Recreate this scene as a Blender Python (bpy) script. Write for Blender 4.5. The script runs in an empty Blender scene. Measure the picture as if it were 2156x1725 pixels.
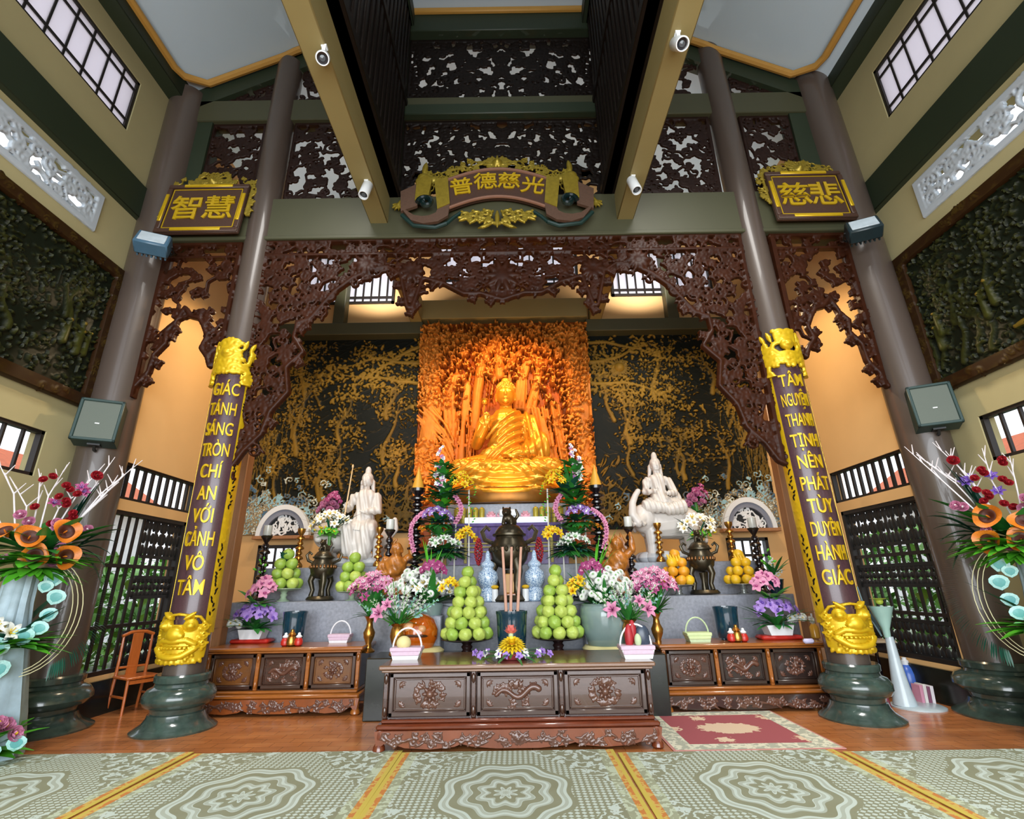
import bpy, bmesh, math, random
import numpy as np
from mathutils import Vector, Matrix, Euler
C = bpy.context.scene.collection
PI = math.pi
R = math.radians

# ------------------------------------------------------------------ camera
CAMLOC = Vector((0.0, 0.0, 1.6))
PITCH, ROLL, FPX = 0.335, -0.016, 1060.0
_f = Vector((0, math.cos(PITCH), math.sin(PITCH)))
_r0 = Vector((1, 0, 0)); _u0 = _r0.cross(_f)
CR = _r0 * math.cos(ROLL) + _u0 * math.sin(ROLL)
CU = -_r0 * math.sin(ROLL) + _u0 * math.cos(ROLL)
CF = _f
cam = bpy.data.cameras.new('camera')
cam.sensor_width = 36.0; cam.lens = FPX / 2156 * 36.0
cam.clip_start = 0.05; cam.clip_end = 300
camo = bpy.data.objects.new('camera', cam); C.objects.link(camo)
M = Matrix((CR, CU, -CF)).transposed().to_4x4(); M.translation = CAMLOC
camo.matrix_world = M
S = bpy.context.scene
S.camera = camo

# ------------------------------------------------------------------ sky, exposure, large lights
S.view_settings.view_transform = 'Standard'; S.view_settings.look = 'None'
S.view_settings.exposure = 0.0; S.view_settings.gamma = 1.0
S.view_settings.use_curve_mapping = False
S.cycles.max_bounces = 6; S.cycles.diffuse_bounces = 4; S.cycles.glossy_bounces = 3
S.cycles.transmission_bounces = 4; S.cycles.transparent_max_bounces = 8
S.cycles.caustics_reflective = False; S.cycles.caustics_refractive = False
S.cycles.sample_clamp_indirect = 4.0
S.cycles.use_denoising = True
w = bpy.data.worlds.new('world'); S.world = w; w.use_nodes = True
bg = w.node_tree.nodes['Background']
bg.inputs['Color'].default_value = (0.86, 0.91, 1.0, 1); bg.inputs['Strength'].default_value = 1.9

def area_light(name, loc, target, sx, sy, power, col, spread=180):
    l = bpy.data.lights.new(name, 'AREA'); l.shape = 'RECTANGLE'; l.size = sx; l.size_y = sy
    l.energy = power; l.color = col; l.spread = R(spread)
    o = bpy.data.objects.new(name, l); C.objects.link(o); o.location = loc
    o.rotation_euler = (Vector(target) - Vector(loc)).to_track_quat('-Z', 'Y').to_euler()
    return o
def spot_light(name, loc, target, power, col, ang=60, blend=.6, rad=.06):
    l = bpy.data.lights.new(name, 'SPOT'); l.energy = power; l.color = col
    l.spot_size = R(ang); l.spot_blend = blend; l.shadow_soft_size = rad
    o = bpy.data.objects.new(name, l); C.objects.link(o); o.location = loc
    o.rotation_euler = (Vector(target) - Vector(loc)).to_track_quat('-Z', 'Y').to_euler()
    return o
# daylight entering by the open temple front, behind the photographer
area_light('front_doorway_daylight', (0, -4.6, 2.9), (0, 8, 3.6), 11, 5.4, 1650, (0.90, 0.96, 1.0))
# overhead fill lights, added out of view to brighten floor, mats and altar tops
area_light('floor_fill_light', (-2.6, 3.2, 9.2), (-2.6, 5.6, 0), 1.6, 2.4, 210, (1.0, 0.97, 0.92), 110)
area_light('floor_fill_light', (2.6, 3.2, 9.2), (2.6, 5.6, 0), 1.6, 2.4, 210, (1.0, 0.97, 0.92), 110)
# the warm lamps of the altar niche, on the beam above it and behind the altar table
WARM = (1.0, 0.50, 0.16)
spot_light('niche_lamp', (-1.1, 8.3, 6.9), (-0.15, 10.4, 5.2), 520, WARM, 85)
spot_light('niche_lamp', (0.8, 8.3, 6.9), (-0.15, 10.4, 5.2), 520, WARM, 85)
spot_light('niche_lamp', (-1.75, 9.4, 2.9), (-1.3, 10.7, 4.8), 110, WARM, 100)
spot_light('niche_lamp', (1.5, 9.4, 2.9), (1.05, 10.7, 4.8), 110, WARM, 100)
spot_light('niche_lamp', (-0.1, 8.75, 3.0), (-0.15, 10.3, 4.9), 60, (1.0, .70, .32), 80)
for sx in (-1, 1):
    spot_light('aisle_fill', (sx * 3.9, 8.0, 6.3), (sx * 5.75, 8.4, 3.6), 230, (1.0, .74, .44), 140)  # unseen spot, added to give the peach aisle wall its warm light
    spot_light('altar_room_fill', (sx * 3.0, 8.2, 6.9), (sx * 3.2, 10.6, 3.6), 230, (1.0, .86, .66), 105)  # added fill for the dim altar room and murals, no visible source
    spot_light('altar_room_fill', (sx * 3.1, 9.6, 7.7), (sx * 3.1, 10.6, 10.5), 260, (1.0, .93, .86), 140)  # added fill on the upper back wall, brightens the pierced openings

# ------------------------------------------------------------------ pixel helpers: a photo pixel on a known plane -> a world point
def ray(px, py): return CF + CR * ((px - 1078) / FPX) - CU * ((py - 862.5) / FPX)
def at(px, py, Y): d = ray(px, py); return CAMLOC + d * (Y / d.y)
def atz(px, py, Z=0.0): d = ray(px, py); return CAMLOC + d * ((Z - 1.6) / d.z)
def atx(px, py, X): d = ray(px, py); return CAMLOC + d * (X / d.x)

# ------------------------------------------------------------------ materials
def lin(h):
    h = h.lstrip('#'); c = [int(h[i:i + 2], 16) / 255 for i in (0, 2, 4)]
    return tuple(x / 12.92 if x <= .04045 else ((x + .055) / 1.055) ** 2.4 for x in c) + (1,)
class NT:
    """tiny helper for building node expressions"""
    def __init__(s, m):
        m.use_nodes = True; s.t = m.node_tree; s.n = s.t.nodes; s.l = s.t.links
        s.b = s.n['Principled BSDF']; s.out = s.n['Material Output']
    def add(s, ty, **kw):
        n = s.n.new(ty)
        for k, v in kw.items(): setattr(n, k, v)
        return n
    def put(s, sock, v):
        if isinstance(v, bpy.types.NodeSocket): s.l.new(v, sock)
        elif v is not None: sock.default_value = v
    def m(s, op, a, b=None, c=None):
        n = s.add('ShaderNodeMath', operation=op)
        for i, v in enumerate((a, b, c)):
            if v is not None: s.put(n.inputs[i], v)
        return n.outputs[0]
    def mix(s, f, a, b, blend='MIX'):
        n = s.add('ShaderNodeMix', data_type='RGBA', blend_type=blend)
        s.put(n.inputs[0], f); s.put(n.inputs[6], a); s.put(n.inputs[7], b)
        return n.outputs[2]
    def noise(s, scale, detail=4, vec=None, rough=.55):
        n = s.add('ShaderNodeTexNoise'); n.inputs['Scale'].default_value = scale
        n.inputs['Detail'].default_value = detail; n.inputs['Roughness'].default_value = rough
        if vec is not None: s.l.new(vec, n.inputs['Vector'])
        return n.outputs['Fac']
    def co(s, which='Object'): return s.add('ShaderNodeTexCoord').outputs[which]
    def xyz(s, v):
        n = s.add('ShaderNodeSeparateXYZ'); s.l.new(v, n.inputs[0]); return n.outputs
    def scale(s, v, k):
        n = s.add('ShaderNodeMapping'); s.l.new(v, n.inputs[0]); n.inputs['Scale'].default_value = k; return n.outputs[0]
    def ramp(s, f, stops):
        n = s.add('ShaderNodeValToRGB'); s.l.new(f, n.inputs[0]); e = n.color_ramp.elements
        while len(e) < len(stops): e.new(.5)
        for i, (p, c) in enumerate(stops): e[i].position = p; e[i].color = c
        return n.outputs[0]
    def attr(s, name): return s.add('ShaderNodeAttribute', attribute_name=name).outputs['Fac']
    def bump(s, h, strength=.3, dist=.01):
        n = s.add('ShaderNodeBump'); n.inputs['Strength'].default_value = strength; n.inputs['Distance'].default_value = dist
        s.l.new(h, n.inputs['Height']); s.l.new(n.outputs[0], s.b.inputs['Normal'])
def mat(name, col, rough=.5, metal=0., var=.12, nscale=6., bump=0., bscale=40., spec=.5, coat=0., emit=None, es=0., grain=None):
    m = bpy.data.materials.new(name); t = NT(m); b = t.b
    c = lin(col) if isinstance(col, str) else col
    v = t.co()
    if grain: v = t.scale(v, grain)
    if var:
        d = tuple(x * (1 - var * 2) for x in c[:3]) + (1,); l = tuple(min(1, x * (1 + var)) for x in c[:3]) + (1,)
        t.l.new(t.mix(t.noise(nscale, 4, v), d, l), b.inputs['Base Color'])
    else: b.inputs['Base Color'].default_value = c
    b.inputs['Roughness'].default_value = rough; b.inputs['Metallic'].default_value = metal
    b.inputs['Specular IOR Level'].default_value = spec; b.inputs['Coat Weight'].default_value = coat
    if bump: t.bump(t.noise(bscale, 3, v), bump)
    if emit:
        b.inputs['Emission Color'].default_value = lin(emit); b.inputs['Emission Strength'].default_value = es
    m['rgb'] = c[:3]
    return m

# ------------------------------------------------------------------ mesh builder
class MB:
    def __init__(s): s.v = []; s.f = []; s.mi = []; s.cur = 0
    def mat(s, i): s.cur = i; return s
    def _add(s, vs, fs):
        o = len(s.v); s.v += [tuple(v) for v in vs]; s.f += [tuple(i + o for i in f) for f in fs]; s.mi += [s.cur] * len(fs)
        return s
    def box(s, x0, x1, y0, y1, z0, z1, M=None):
        vs = [Vector((x, y, z)) for x in (x0, x1) for y in (y0, y1) for z in (z0, z1)]
        if M: vs = [M @ v for v in vs]
        return s._add(vs, [(0, 1, 3, 2), (4, 6, 7, 5), (0, 4, 5, 1), (2, 3, 7, 6), (0, 2, 6, 4), (1, 5, 7, 3)])
    def bbox(s, x0, x1, y0, y1, z0, z1, b=.01, M=None):
        """box with chamfered edges"""
        b = min(b, (x1 - x0) * .45, (y1 - y0) * .45, (z1 - z0) * .45)
        bm = bmesh.new(); bmesh.ops.create_cube(bm, size=1)
        for v in bm.verts: v.co = Vector(((x0 + x1) / 2 + v.co.x * (x1 - x0), (y0 + y1) / 2 + v.co.y * (y1 - y0), (z0 + z1) / 2 + v.co.z * (z1 - z0)))
        bmesh.ops.bevel(bm, geom=list(bm.edges), offset=b, segments=1, affect='EDGES', profile=.5)
        return s.bm(bm, M)
    def bm(s, bm, M=None):
        bm.verts.index_update()
        vs = [(M @ v.co) if M else v.co.copy() for v in bm.verts]; fs = [[v.index for v in f.verts] for f in bm.faces]
        bm.free(); return s._add(vs, fs)
    def lathe(s, prof, c=(0, 0, 0), seg=24, M=None, sx=1, sy=1, a0=0, a1=2 * PI):
        """prof: list of (r, z)"""
        full = abs(a1 - a0 - 2 * PI) < 1e-6; n = seg if full else seg + 1
        vs = []; fs = []
        for r, z in prof:
            for k in range(n):
                a = a0 + (a1 - a0) * k / seg
                vs.append(Vector((c[0] + r * math.cos(a) * sx, c[1] + r * math.sin(a) * sy, c[2] + z)))
        for i in range(len(prof) - 1):
            for k in range(seg):
                k2 = (k + 1) % n
                fs.append((i * n + k, i * n + k2, (i + 1) * n + k2, (i + 1) * n + k))
        if full:
            if prof[0][0] > 1e-4: fs.append(tuple(range(n - 1, -1, -1)))
            if prof[-1][0] > 1e-4: fs.append(tuple((len(prof) - 1) * n + k for k in range(n)))
        if M: vs = [M @ v for v in vs]
        return s._add(vs, fs)
    def cyl(s, a, b, r, r2=None, seg=12): return s.tube([a, b], [r, r if r2 is None else r2], seg)
    def tube(s, pts, rad, seg=8, cap=True, flat=1.0):
        pts = [Vector(p) for p in pts]; n = len(pts)
        if not isinstance(rad, (list, tuple)): rad = [rad] * n
        vs = []; fs = []; ref = None
        for i, p in enumerate(pts):
            d = (pts[min(i + 1, n - 1)] - pts[max(i - 1, 0)])
            if d.length < 1e-9: d = Vector((0, 0, 1))
            d.normalize()
            if ref is None:
                ref = Vector((0, 0, 1)) if abs(d.z) < .9 else Vector((1, 0, 0))
            u = d.cross(ref)
            if u.length < 1e-6: u = d.orthogonal()
            u.normalize(); w_ = u.cross(d); ref = w_
            for k in range(seg):
                a = 2 * PI * k / seg
                vs.append(p + (u * math.cos(a) + w_ * math.sin(a) * flat) * rad[i])
        for i in range(n - 1):
            for k in range(seg):
                k2 = (k + 1) % seg
                fs.append((i * seg + k, i * seg + k2, (i + 1) * seg + k2, (i + 1) * seg + k))
        if cap: fs += [tuple(range(seg - 1, -1, -1)), tuple((n - 1) * seg + k for k in range(seg))]
        return s._add(vs, fs)
    def ell(s, c, rx, ry, rz, seg=16, rings=10, M=None):
        pr = [(max(math.sin(PI * i / rings), 0), -math.cos(PI * i / rings)) for i in range(rings + 1)]
        T = Matrix.Translation(c) @ (M if M else Matrix()) @ Matrix.Diagonal((rx, ry, rz, 1))
        return s.lathe(pr, seg=seg, M=T)
    def prism(s, poly, y0, y1, M=None, ax='y'):
        """poly in (x, z) extruded along y"""
        n = len(poly)
        vs = [Vector((x, y0, z)) for x, z in poly] + [Vector((x, y1, z)) for x, z in poly]
        fs = [tuple(range(n)), tuple(range(2 * n - 1, n - 1, -1))] + [(i, i + n, (i + 1) % n + n, (i + 1) % n) for i in range(n)]
        if M: vs = [M @ v for v in vs]
        return s._add(vs, fs)
    def blade(s, base, tip, width, bend=Vector((0, 0, 0)), n=6, cup=.15, prof=None):
        """one leaf or petal: a curved blade with thickness-free double width cup, base->tip"""
        base = Vector(base); tip = Vector(tip); d = tip - base
        up = Vector(bend) if Vector(bend).length > 1e-6 else Vector((0, 0, 1))
        side = d.cross(up)
        if side.length < 1e-6: side = d.orthogonal()
        side.normalize(); nor = side.cross(d).normalized()
        vs = []; fs = []
        for i in range(n + 1):
            t = i / n; p = base + d * t + Vector(bend) * (4 * t * (1 - t)) * .5
            w_ = width * (prof(t) if prof else math.sin(PI * min(1, t * .93 + .05)) ** .8)
            vs += [p - side * w_ + nor * w_ * cup, p, p + side * w_ + nor * w_ * cup]
        for i in range(n):
            for k in (0, 1): fs.append((i * 3 + k, i * 3 + k + 1, i * 3 + k + 4, i * 3 + k + 3))
        return s._add(vs, fs)
    def build(s, name, mats, parent=None, sharp=40, smooth=True):
        me = bpy.data.meshes.new(name); me.from_pydata(s.v, [], s.f)
        mats = mats if isinstance(mats, (list, tuple)) else [mats]
        for m in mats: me.materials.append(m)
        if len(mats) > 1: me.polygons.foreach_set('material_index', s.mi)
        me.update()
        if smooth:
            me.polygons.foreach_set('use_smooth', [True] * len(me.polygons))
            me.set_sharp_from_angle(angle=R(sharp))
        return link(name, me, parent)
def link(name, me, parent=None):
    o = bpy.data.objects.new(name, me); C.objects.link(o)
    if parent is not None: o.parent = parent
    return o
def tag(o, label=None, cat=None, group=None, kind=None):
    if label: o['label'] = label
    if cat: o['category'] = cat
    if group: o['group'] = group
    if kind: o['kind'] = kind
    return o
def struct(o): o['kind'] = 'structure'; return o
def thing(name, loc, label, cat, group=None, rz=0):
    o = bpy.data.objects.new(name, None); C.objects.link(o); o.location = loc; o.rotation_euler = (0, 0, rz)
    o.empty_display_size = .1
    return tag(o, label, cat, group)
KIDS = {}
def copy_thing(o, parent=None):
    c = o.copy(); C.objects.link(c)
    if parent is not None: c.parent = parent
    for ch in list(o.children): copy_thing(ch, c)
    return c

# ------------------------------------------------------------------ relief fields (numpy height/outline maps turned into real meshes)
class Field:
    def __init__(s, u0, u1, v0, v1, res):
        s.u0, s.v0, s.res = u0, v0, res
        s.nx = int(round((u1 - u0) / res)) + 1; s.ny = int(round((v1 - v0) / res)) + 1
        s.U = u0 + np.arange(s.nx) * res; s.V = v0 + np.arange(s.ny) * res
        s.S = np.full((s.ny, s.nx), -1.0); s.H = np.zeros((s.ny, s.nx)); s.T = np.zeros((s.ny, s.nx))
    def disc(s, u, v, r, k=1.0, lift=0.0, tone=None):
        m = r + 2.5 * s.res
        i0 = max(0, int((u - m - s.u0) / s.res)); i1 = min(s.nx, int((u + m - s.u0) / s.res) + 2)
        j0 = max(0, int((v - m - s.v0) / s.res)); j1 = min(s.ny, int((v + m - s.v0) / s.res) + 2)
        if i0 >= i1 or j0 >= j1: return
        d2 = (s.U[i0:i1] - u) ** 2 + ((s.V[j0:j1] - v) ** 2)[:, None]
        sl = (slice(j0, j1), slice(i0, i1))
        s.S[sl] = np.maximum(s.S[sl], r - np.sqrt(d2))
        h = np.where(d2 < r * r, lift + k * np.sqrt(np.maximum(r * r - d2, 0)), 0)
        if tone is not None: s.T[sl] = np.where(h > s.H[sl], tone, s.T[sl])
        s.H[sl] = np.maximum(s.H[sl], h)
    def stroke(s, pts, r, k=1.0, lift=0.0, tone=None):
        pts = np.asarray(pts, float); n = len(pts)
        r = np.asarray(r, float) if np.ndim(r) else np.full(n, float(r))
        seg = np.hypot(*np.diff(pts, axis=0).T); L = np.concatenate([[0], np.cumsum(seg)])
        step = max(s.res * 1.0, float(r.mean()) * .22); m = max(2, int(L[-1] / step) + 1)
        t = np.linspace(0, L[-1], m); uu = np.interp(t, L, pts[:, 0]); vv = np.interp(t, L, pts[:, 1]); rr = np.interp(t, L, r)
        for a, b, c in zip(uu, vv, rr): s.disc(a, b, c, k, lift, tone)
    def rect(s, u0, u1, v0, v1, h):
        m = (s.U >= u0) & (s.U <= u1); q = (s.V >= v0) & (s.V <= v1)
        d = np.minimum(np.minimum(s.U - u0, u1 - s.U)[None, :], np.minimum(s.V - v0, v1 - s.V)[:, None])
        s.S = np.maximum(s.S, d); s.H = np.maximum(s.H, np.where(d > 0, h, 0))
    def leaf(s, u, v, a, L, w, k=1.0, lift=0.0, curl=0.0, tone=None):
        t = np.linspace(0, 1, 7); ang = a + curl * t
        du = np.cumsum(np.cos(ang)) * L / 7; dv = np.cumsum(np.sin(ang)) * L / 7
        s.stroke(np.c_[u + du, v + dv], w * (np.sin(PI * (t * .86 + .1)) ** .8), k, lift, tone)
    def spiral(s, u, v, a, Rr, r, turns=1.3, d=1, k=1.0, lift=0.0, tone=None, leaves=3):
        """a scroll that starts at (u, v) heading along a and winds inwards"""
        n = int(14 * turns) + 4; t = np.linspace(0, 1, n); cu = u - d * Rr * math.sin(a); cv = v + d * Rr * math.cos(a)
        ph = a - d * PI / 2 + d * t * turns * 2 * PI; rad = Rr * (1 - .82 * t)
        P = np.c_[cu + rad * np.cos(ph), cv + rad * np.sin(ph)]
        s.stroke(P, r * (1 - .45 * t), k, lift, tone)
        s.disc(P[-1][0], P[-1][1], r * 1.25, k, lift, tone)
        for j in range(leaves):
            q = int(n * (.12 + .2 * j)); out = ph[q]
            s.leaf(P[q][0], P[q][1], out + d * .5, Rr * .75, r * .95, k, lift, d * .9, tone)
        return cu, cv
def relief(name, F, mp, thick, mats, parent=None, cut=True, back=True, attr=False, sharp=55):
    """F -> mesh. mp(u, v, w) maps arrays to world arrays (w = height over the back plane). cut: only the inside of the outline."""
    ny, nx = F.S.shape; u = np.broadcast_to(F.U, (ny, nx)).copy(); v = np.broadcast_to(F.V[:, None], (ny, nx)).copy()
    if cut:
        ins = F.S > 0
        q = ins[:-1, :-1] | ins[1:, :-1] | ins[:-1, 1:] | ins[1:, 1:]
        gv, gu = np.gradient(F.S, F.res); g2 = np.maximum(gu * gu + gv * gv, .25)
        mv = np.where(ins, 0, -F.S) / g2; mu_, mv_ = gu * mv, gv * mv
        ln = np.hypot(mu_, mv_); f = np.minimum(1, F.res * 1.1 / np.maximum(ln, 1e-9)); u += mu_ * f; v += mv_ * f
    else:
        q = np.ones((ny - 1, nx - 1), bool)
    idx = np.arange(ny * nx).reshape(ny, nx)
    Q = np.stack([idx[:-1, :-1][q], idx[:-1, 1:][q], idx[1:, 1:][q], idx[1:, :-1][q]], 1)
    used = np.unique(Q); remap = np.full(ny * nx, -1); remap[used] = np.arange(len(used)); Q = remap[Q]
    uu = u.ravel()[used]; vv = v.ravel()[used]; hh = F.H.ravel()[used]; tt = F.T.ravel()[used]
    front = np.stack(mp(uu, vv, thick + hh), 1)
    verts = front; faces = [Q]
    if back:
        n = len(used); bk = np.stack(mp(uu, vv, np.zeros(n)), 1); verts = np.concatenate([front, bk])
        E = np.concatenate([Q[:, [0, 1]], Q[:, [1, 2]], Q[:, [2, 3]], Q[:, [3, 0]]])
        key = np.sort(E, 1); k = key[:, 0].astype(np.int64) * (n + 1) + key[:, 1]
        _, inv, cnt = np.unique(k, return_inverse=True, return_counts=True)
        Bd = E[cnt[inv] == 1]
        faces.append(np.stack([Bd[:, 1], Bd[:, 0], Bd[:, 0] + n, Bd[:, 1] + n], 1))
        if cut: faces.append(Q[:, ::-1] + n)
    Fc = np.concatenate(faces).astype(np.int32)
    me = bpy.data.meshes.new(name)
    me.vertices.add(len(verts)); me.vertices.foreach_set('co', verts.astype(np.float32).ravel())
    me.loops.add(Fc.size); me.loops.foreach_set('vertex_index', Fc.ravel())
    me.polygons.add(len(Fc)); me.polygons.foreach_set('loop_start', np.arange(0, Fc.size, 4, dtype=np.int32))
    me.polygons.foreach_set('loop_total', np.full(len(Fc), 4, dtype=np.int32)) if not me.polygons[0].loop_total else None
    me.update(calc_edges=True); me.validate()
    me.polygons.foreach_set('use_smooth', [True] * len(me.polygons))
    me.set_sharp_from_angle(angle=R(sharp))
    if attr and len(me.vertices) == len(verts):
        z = np.zeros(len(verts), np.float32); z[:len(hh)] = hh
        a = me.attributes.new('gild', 'FLOAT', 'POINT'); a.data.foreach_set('value', z)
        z2 = np.zeros(len(verts), np.float32); z2[:len(tt)] = tt
        a = me.attributes.new('tone', 'FLOAT', 'POINT'); a.data.foreach_set('value', z2)
    mats = mats if isinstance(mats, (list, tuple)) else [mats]
    for m in mats: me.materials.append(m)
    return link(name, me, parent)
def plane_map(o, U, N, V=(0, 0, 1)):
    """u along U, v along V, height along N, from origin o"""
    o, U, V, N = (np.array(x, float) for x in (o, U, V, N))
    return lambda u, v, w_: tuple(o[i] + u * U[i] + v * V[i] + w_ * N[i] for i in range(3))
def scrolls(F, n, rng, ok, r=.022, R0=.13, k=.5, mirror=False, lift=0.0, tone=None, leaves=3):
    """fill the region ok(u, v) with intertwined scrolls and leaves"""
    pts = []; tries = 0
    us, ue = F.U[0], F.U[-1]; vs, ve = F.V[0], F.V[-1]
    if mirror: us = (us + ue) / 2
    while len(pts) < n and tries < n * 60:
        tries += 1; u = rng.uniform(us, ue); v = rng.uniform(vs, ve)
        if not ok(u, v): continue
        if any((u - a) ** 2 + (v - b) ** 2 < (R0 * 1.25) ** 2 for a, b in pts): continue
        pts.append((u, v))
        a = rng.uniform(0, 2 * PI); d = rng.choice((-1, 1)); Rr = R0 * rng.uniform(.7, 1.15); tn = rng.uniform(1.0, 1.5)
        mid = F.U[0] + F.U[-1]
        for mm in ((0, 1) if mirror else (0,)):
            if mm: F.spiral(mid - u, v, PI - a, Rr, r, tn, -d, k, lift, tone, leaves)
            else: F.spiral(u, v, a, Rr, r, tn, d, k, lift, tone, leaves)
        # a tendril to the nearest earlier scroll keeps the carving in one piece
        if len(pts) > 1:
            b = min(pts[:-1], key=lambda q: (q[0] - u) ** 2 + (q[1] - v) ** 2)
            if math.hypot(b[0] - u, b[1] - v) < R0 * 4:
                mx, my = (u + b[0]) / 2 + (v - b[1]) * .25, (v + b[1]) / 2 + (b[0] - u) * .25
                F.stroke([(u, v), (mx, my), b], r * .85, k, lift, tone)
                if mirror: F.stroke([(mid - u, v), (mid - mx, my), (mid - b[0], b[1])], r * .85, k, lift, tone)
def text_mesh(s, size, depth, mp=None, align='CENTER', bevel=0.0):
    """lettering as a mesh, in the xz plane facing -y, centred on the origin"""
    cu = bpy.data.curves.new('lettering', 'FONT'); cu.body = s; cu.size = size; cu.extrude = depth / 2
    cu.align_x = align; cu.align_y = 'CENTER'; cu.bevel_depth = bevel; cu.offset = 0.009 * size
    o = bpy.data.objects.new('lettering', cu); C.objects.link(o)
    dg = bpy.context.evaluated_depsgraph_get()
    me = bpy.data.meshes.new_from_object(o.evaluated_get(dg)); bpy.data.objects.remove(o); bpy.data.curves.remove(cu)
    me.transform(Matrix.Rotation(PI / 2, 4, 'X'))
    return me
def remesh(name, mb, voxel, mats, parent=None, smooth=6, fn=None):
    """fuse overlapping solids into one continuous surface"""
    me = bpy.data.meshes.new(name); me.from_pydata(mb.v, [], mb.f); me.update()
    o = bpy.data.objects.new(name, me); C.objects.link(o)
    md = o.modifiers.new('r', 'REMESH'); md.mode = 'VOXEL'; md.voxel_size = voxel
    if smooth:
        sm = o.modifiers.new('s', 'SMOOTH'); sm.iterations = smooth; sm.factor = .5
    dg = bpy.context.evaluated_depsgraph_get()
    m2 = bpy.data.meshes.new_from_object(o.evaluated_get(dg)); bpy.data.objects.remove(o)
    if fn is not None:
        n = len(m2.vertices); co = np.zeros(n * 3, np.float32); no = np.zeros(n * 3, np.float32)
        m2.vertices.foreach_get('co', co); m2.vertices.foreach_get('normal', no)
        co = co.reshape(-1, 3).astype(float); no = no.reshape(-1, 3).astype(float)
        m2.vertices.foreach_set('co', (co + no * fn(co, no)[:, None]).astype(np.float32).ravel()); m2.update()
    m2.polygons.foreach_set('use_smooth', [True] * len(m2.polygons))
    mats = mats if isinstance(mats, (list, tuple)) else [mats]
    m2.materials.clear()
    for m in mats: m2.materials.append(m)
    m2.name = name
    return link(name, m2, parent)
# ------------------------------------------------------------------ materials of the place
WALL = mat('olive_cream_plaster', '#a89e74', .85, var=.05, nscale=1.5, bump=.05)
PEACH = mat('peach_plaster', '#d9ae74', .85, var=.06, nscale=1.2, bump=.05)
BEAMG = mat('olive_painted_beam', '#42422d', .55, var=.05, nscale=2)
BEAMD = mat('dark_green_painted_beam', '#232e1d', .55, var=.08, nscale=2)
BEAMY = mat('ochre_painted_beam', '#8c7f52', .6, var=.06, nscale=2)
CEIL = mat('pale_blue_ceiling', '#bccfdc', .8, var=.03, nscale=1)
TRIMO = mat('orange_ceiling_trim', '#b98a3e', .6, var=.06)
PILL = mat('brown_pillar_paint', '#50453e', .36, var=.05, nscale=1.5, coat=.3)
STONE = mat('dark_green_marble', '#3f5049', .18, var=.45, nscale=7, coat=.4)
GRAN = mat('grey_granite', '#8c909b', .35, var=.28, nscale=22)
DSTONE = mat('black_marble_skirting', '#1f241f', .25, var=.5, nscale=9)
FRET = mat('dark_carved_wood', '#36190b', .42, var=.35, nscale=7, spec=.18)
FRETD = mat('black_brown_carved_wood', '#160e09', .5, var=.25, nscale=9, spec=.2)
WOODR = mat('red_brown_rosewood', '#6b3019', .22, var=.3, nscale=3, coat=.5, grain=(2, 14, 14))
FRETG = mat('gable_carved_wood', '#25130c', .5, var=.3, nscale=9, spec=.25)
WOODD = mat('dark_rosewood', '#402419', .25, var=.3, nscale=3, coat=.5, grain=(2, 14, 14))
WOODO = mat('orange_varnished_wood', '#9a5a22', .28, var=.25, nscale=3, coat=.4, grain=(2, 12, 12))
WOODC = mat('carved_wood_highlight', '#5e3d30', .3, var=.2, nscale=12, coat=.3)
JAMB = mat('light_brown_wood', '#a5744e', .4, var=.15, nscale=4, grain=(8, 8, 1))
GOLD = mat('gold_leaf', '#e0a520', .32, .75, var=.12, nscale=14)
GOLDY = mat('yellow_gold_paint', '#d8b21c', .35, .35, var=.12, nscale=16)
GOLDD = mat('old_gold_paint', '#a68f30', .4, .5, var=.25, nscale=14)
GOLDM = mat('gilded_maroon_board', '#4b3328', .5, var=.25, nscale=40)
MAROON = mat('maroon_lacquer_board', '#4a3038', .35, var=.3, nscale=60, coat=.3)
BLACK = mat('black_iron', '#15181a', .5, var=.1)
FRAME = mat('black_window_frame', '#1c1714', .5, var=.1)
WHITEP = mat('white_plastic', '#dfe3e6', .4, var=.02)
LENS = mat('dark_lamp_lens', '#4a4f55', .15, var=.05)
BRASS = mat('brass', '#b5813a', .25, .85, var=.15, nscale=12)
BRONZE = mat('dark_bronze', '#4c4536', .3, .7, var=.35, nscale=10)
BLACKW = mat('black_lacquer', '#1b1316', .2, var=.2, coat=.5)
NAVY = mat('navy_glazed_ceramic', '#173848', .12, var=.25, nscale=14, coat=.6)
CELAD = mat('grey_green_glaze', '#7c918f', .15, var=.1, nscale=4, coat=.5)
ORCER = mat('orange_glazed_ceramic', '#b8560f', .12, var=.3, nscale=8, coat=.6)
BWPORC = mat('blue_white_porcelain', '#a9c3dd', .12, var=.0, coat=.6)
STAT = mat('white_stone_statue', '#cfc9c3', .35, var=.06, nscale=5)
CREAM = mat('cream_cushion', '#d8cd92', .7, var=.08)
WHITEC = mat('white_wicker', '#dcdde2', .6, var=.06, nscale=30)
PINKW = mat('pale_pink_wicker', '#cdb3c6', .6, var=.08, nscale=30)
GREENW = mat('pale_green_wicker', '#b6c9a0', .6, var=.08, nscale=30)
RED = mat('red_plastic', '#b3261d', .35, var=.05)
STEM = mat('green_stem', '#4d8a3a', .5, var=.15)
LEAF = mat('green_leaf', '#2f7d33', .4, var=.3, nscale=6)
LEAFB = mat('bright_green_leaf', '#58b22c', .4, var=.25, nscale=6)
LEAFD = mat('dark_teal_leaf', '#1d5a48', .45, var=.3, nscale=6)
WHITEF = mat('white_petal', '#e9ece6', .5, var=.05)
PINKF = mat('pink_petal', '#cf86a8', .5, var=.2, nscale=10)
MAGF = mat('magenta_petal', '#9c3a72', .5, var=.3, nscale=10)
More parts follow.
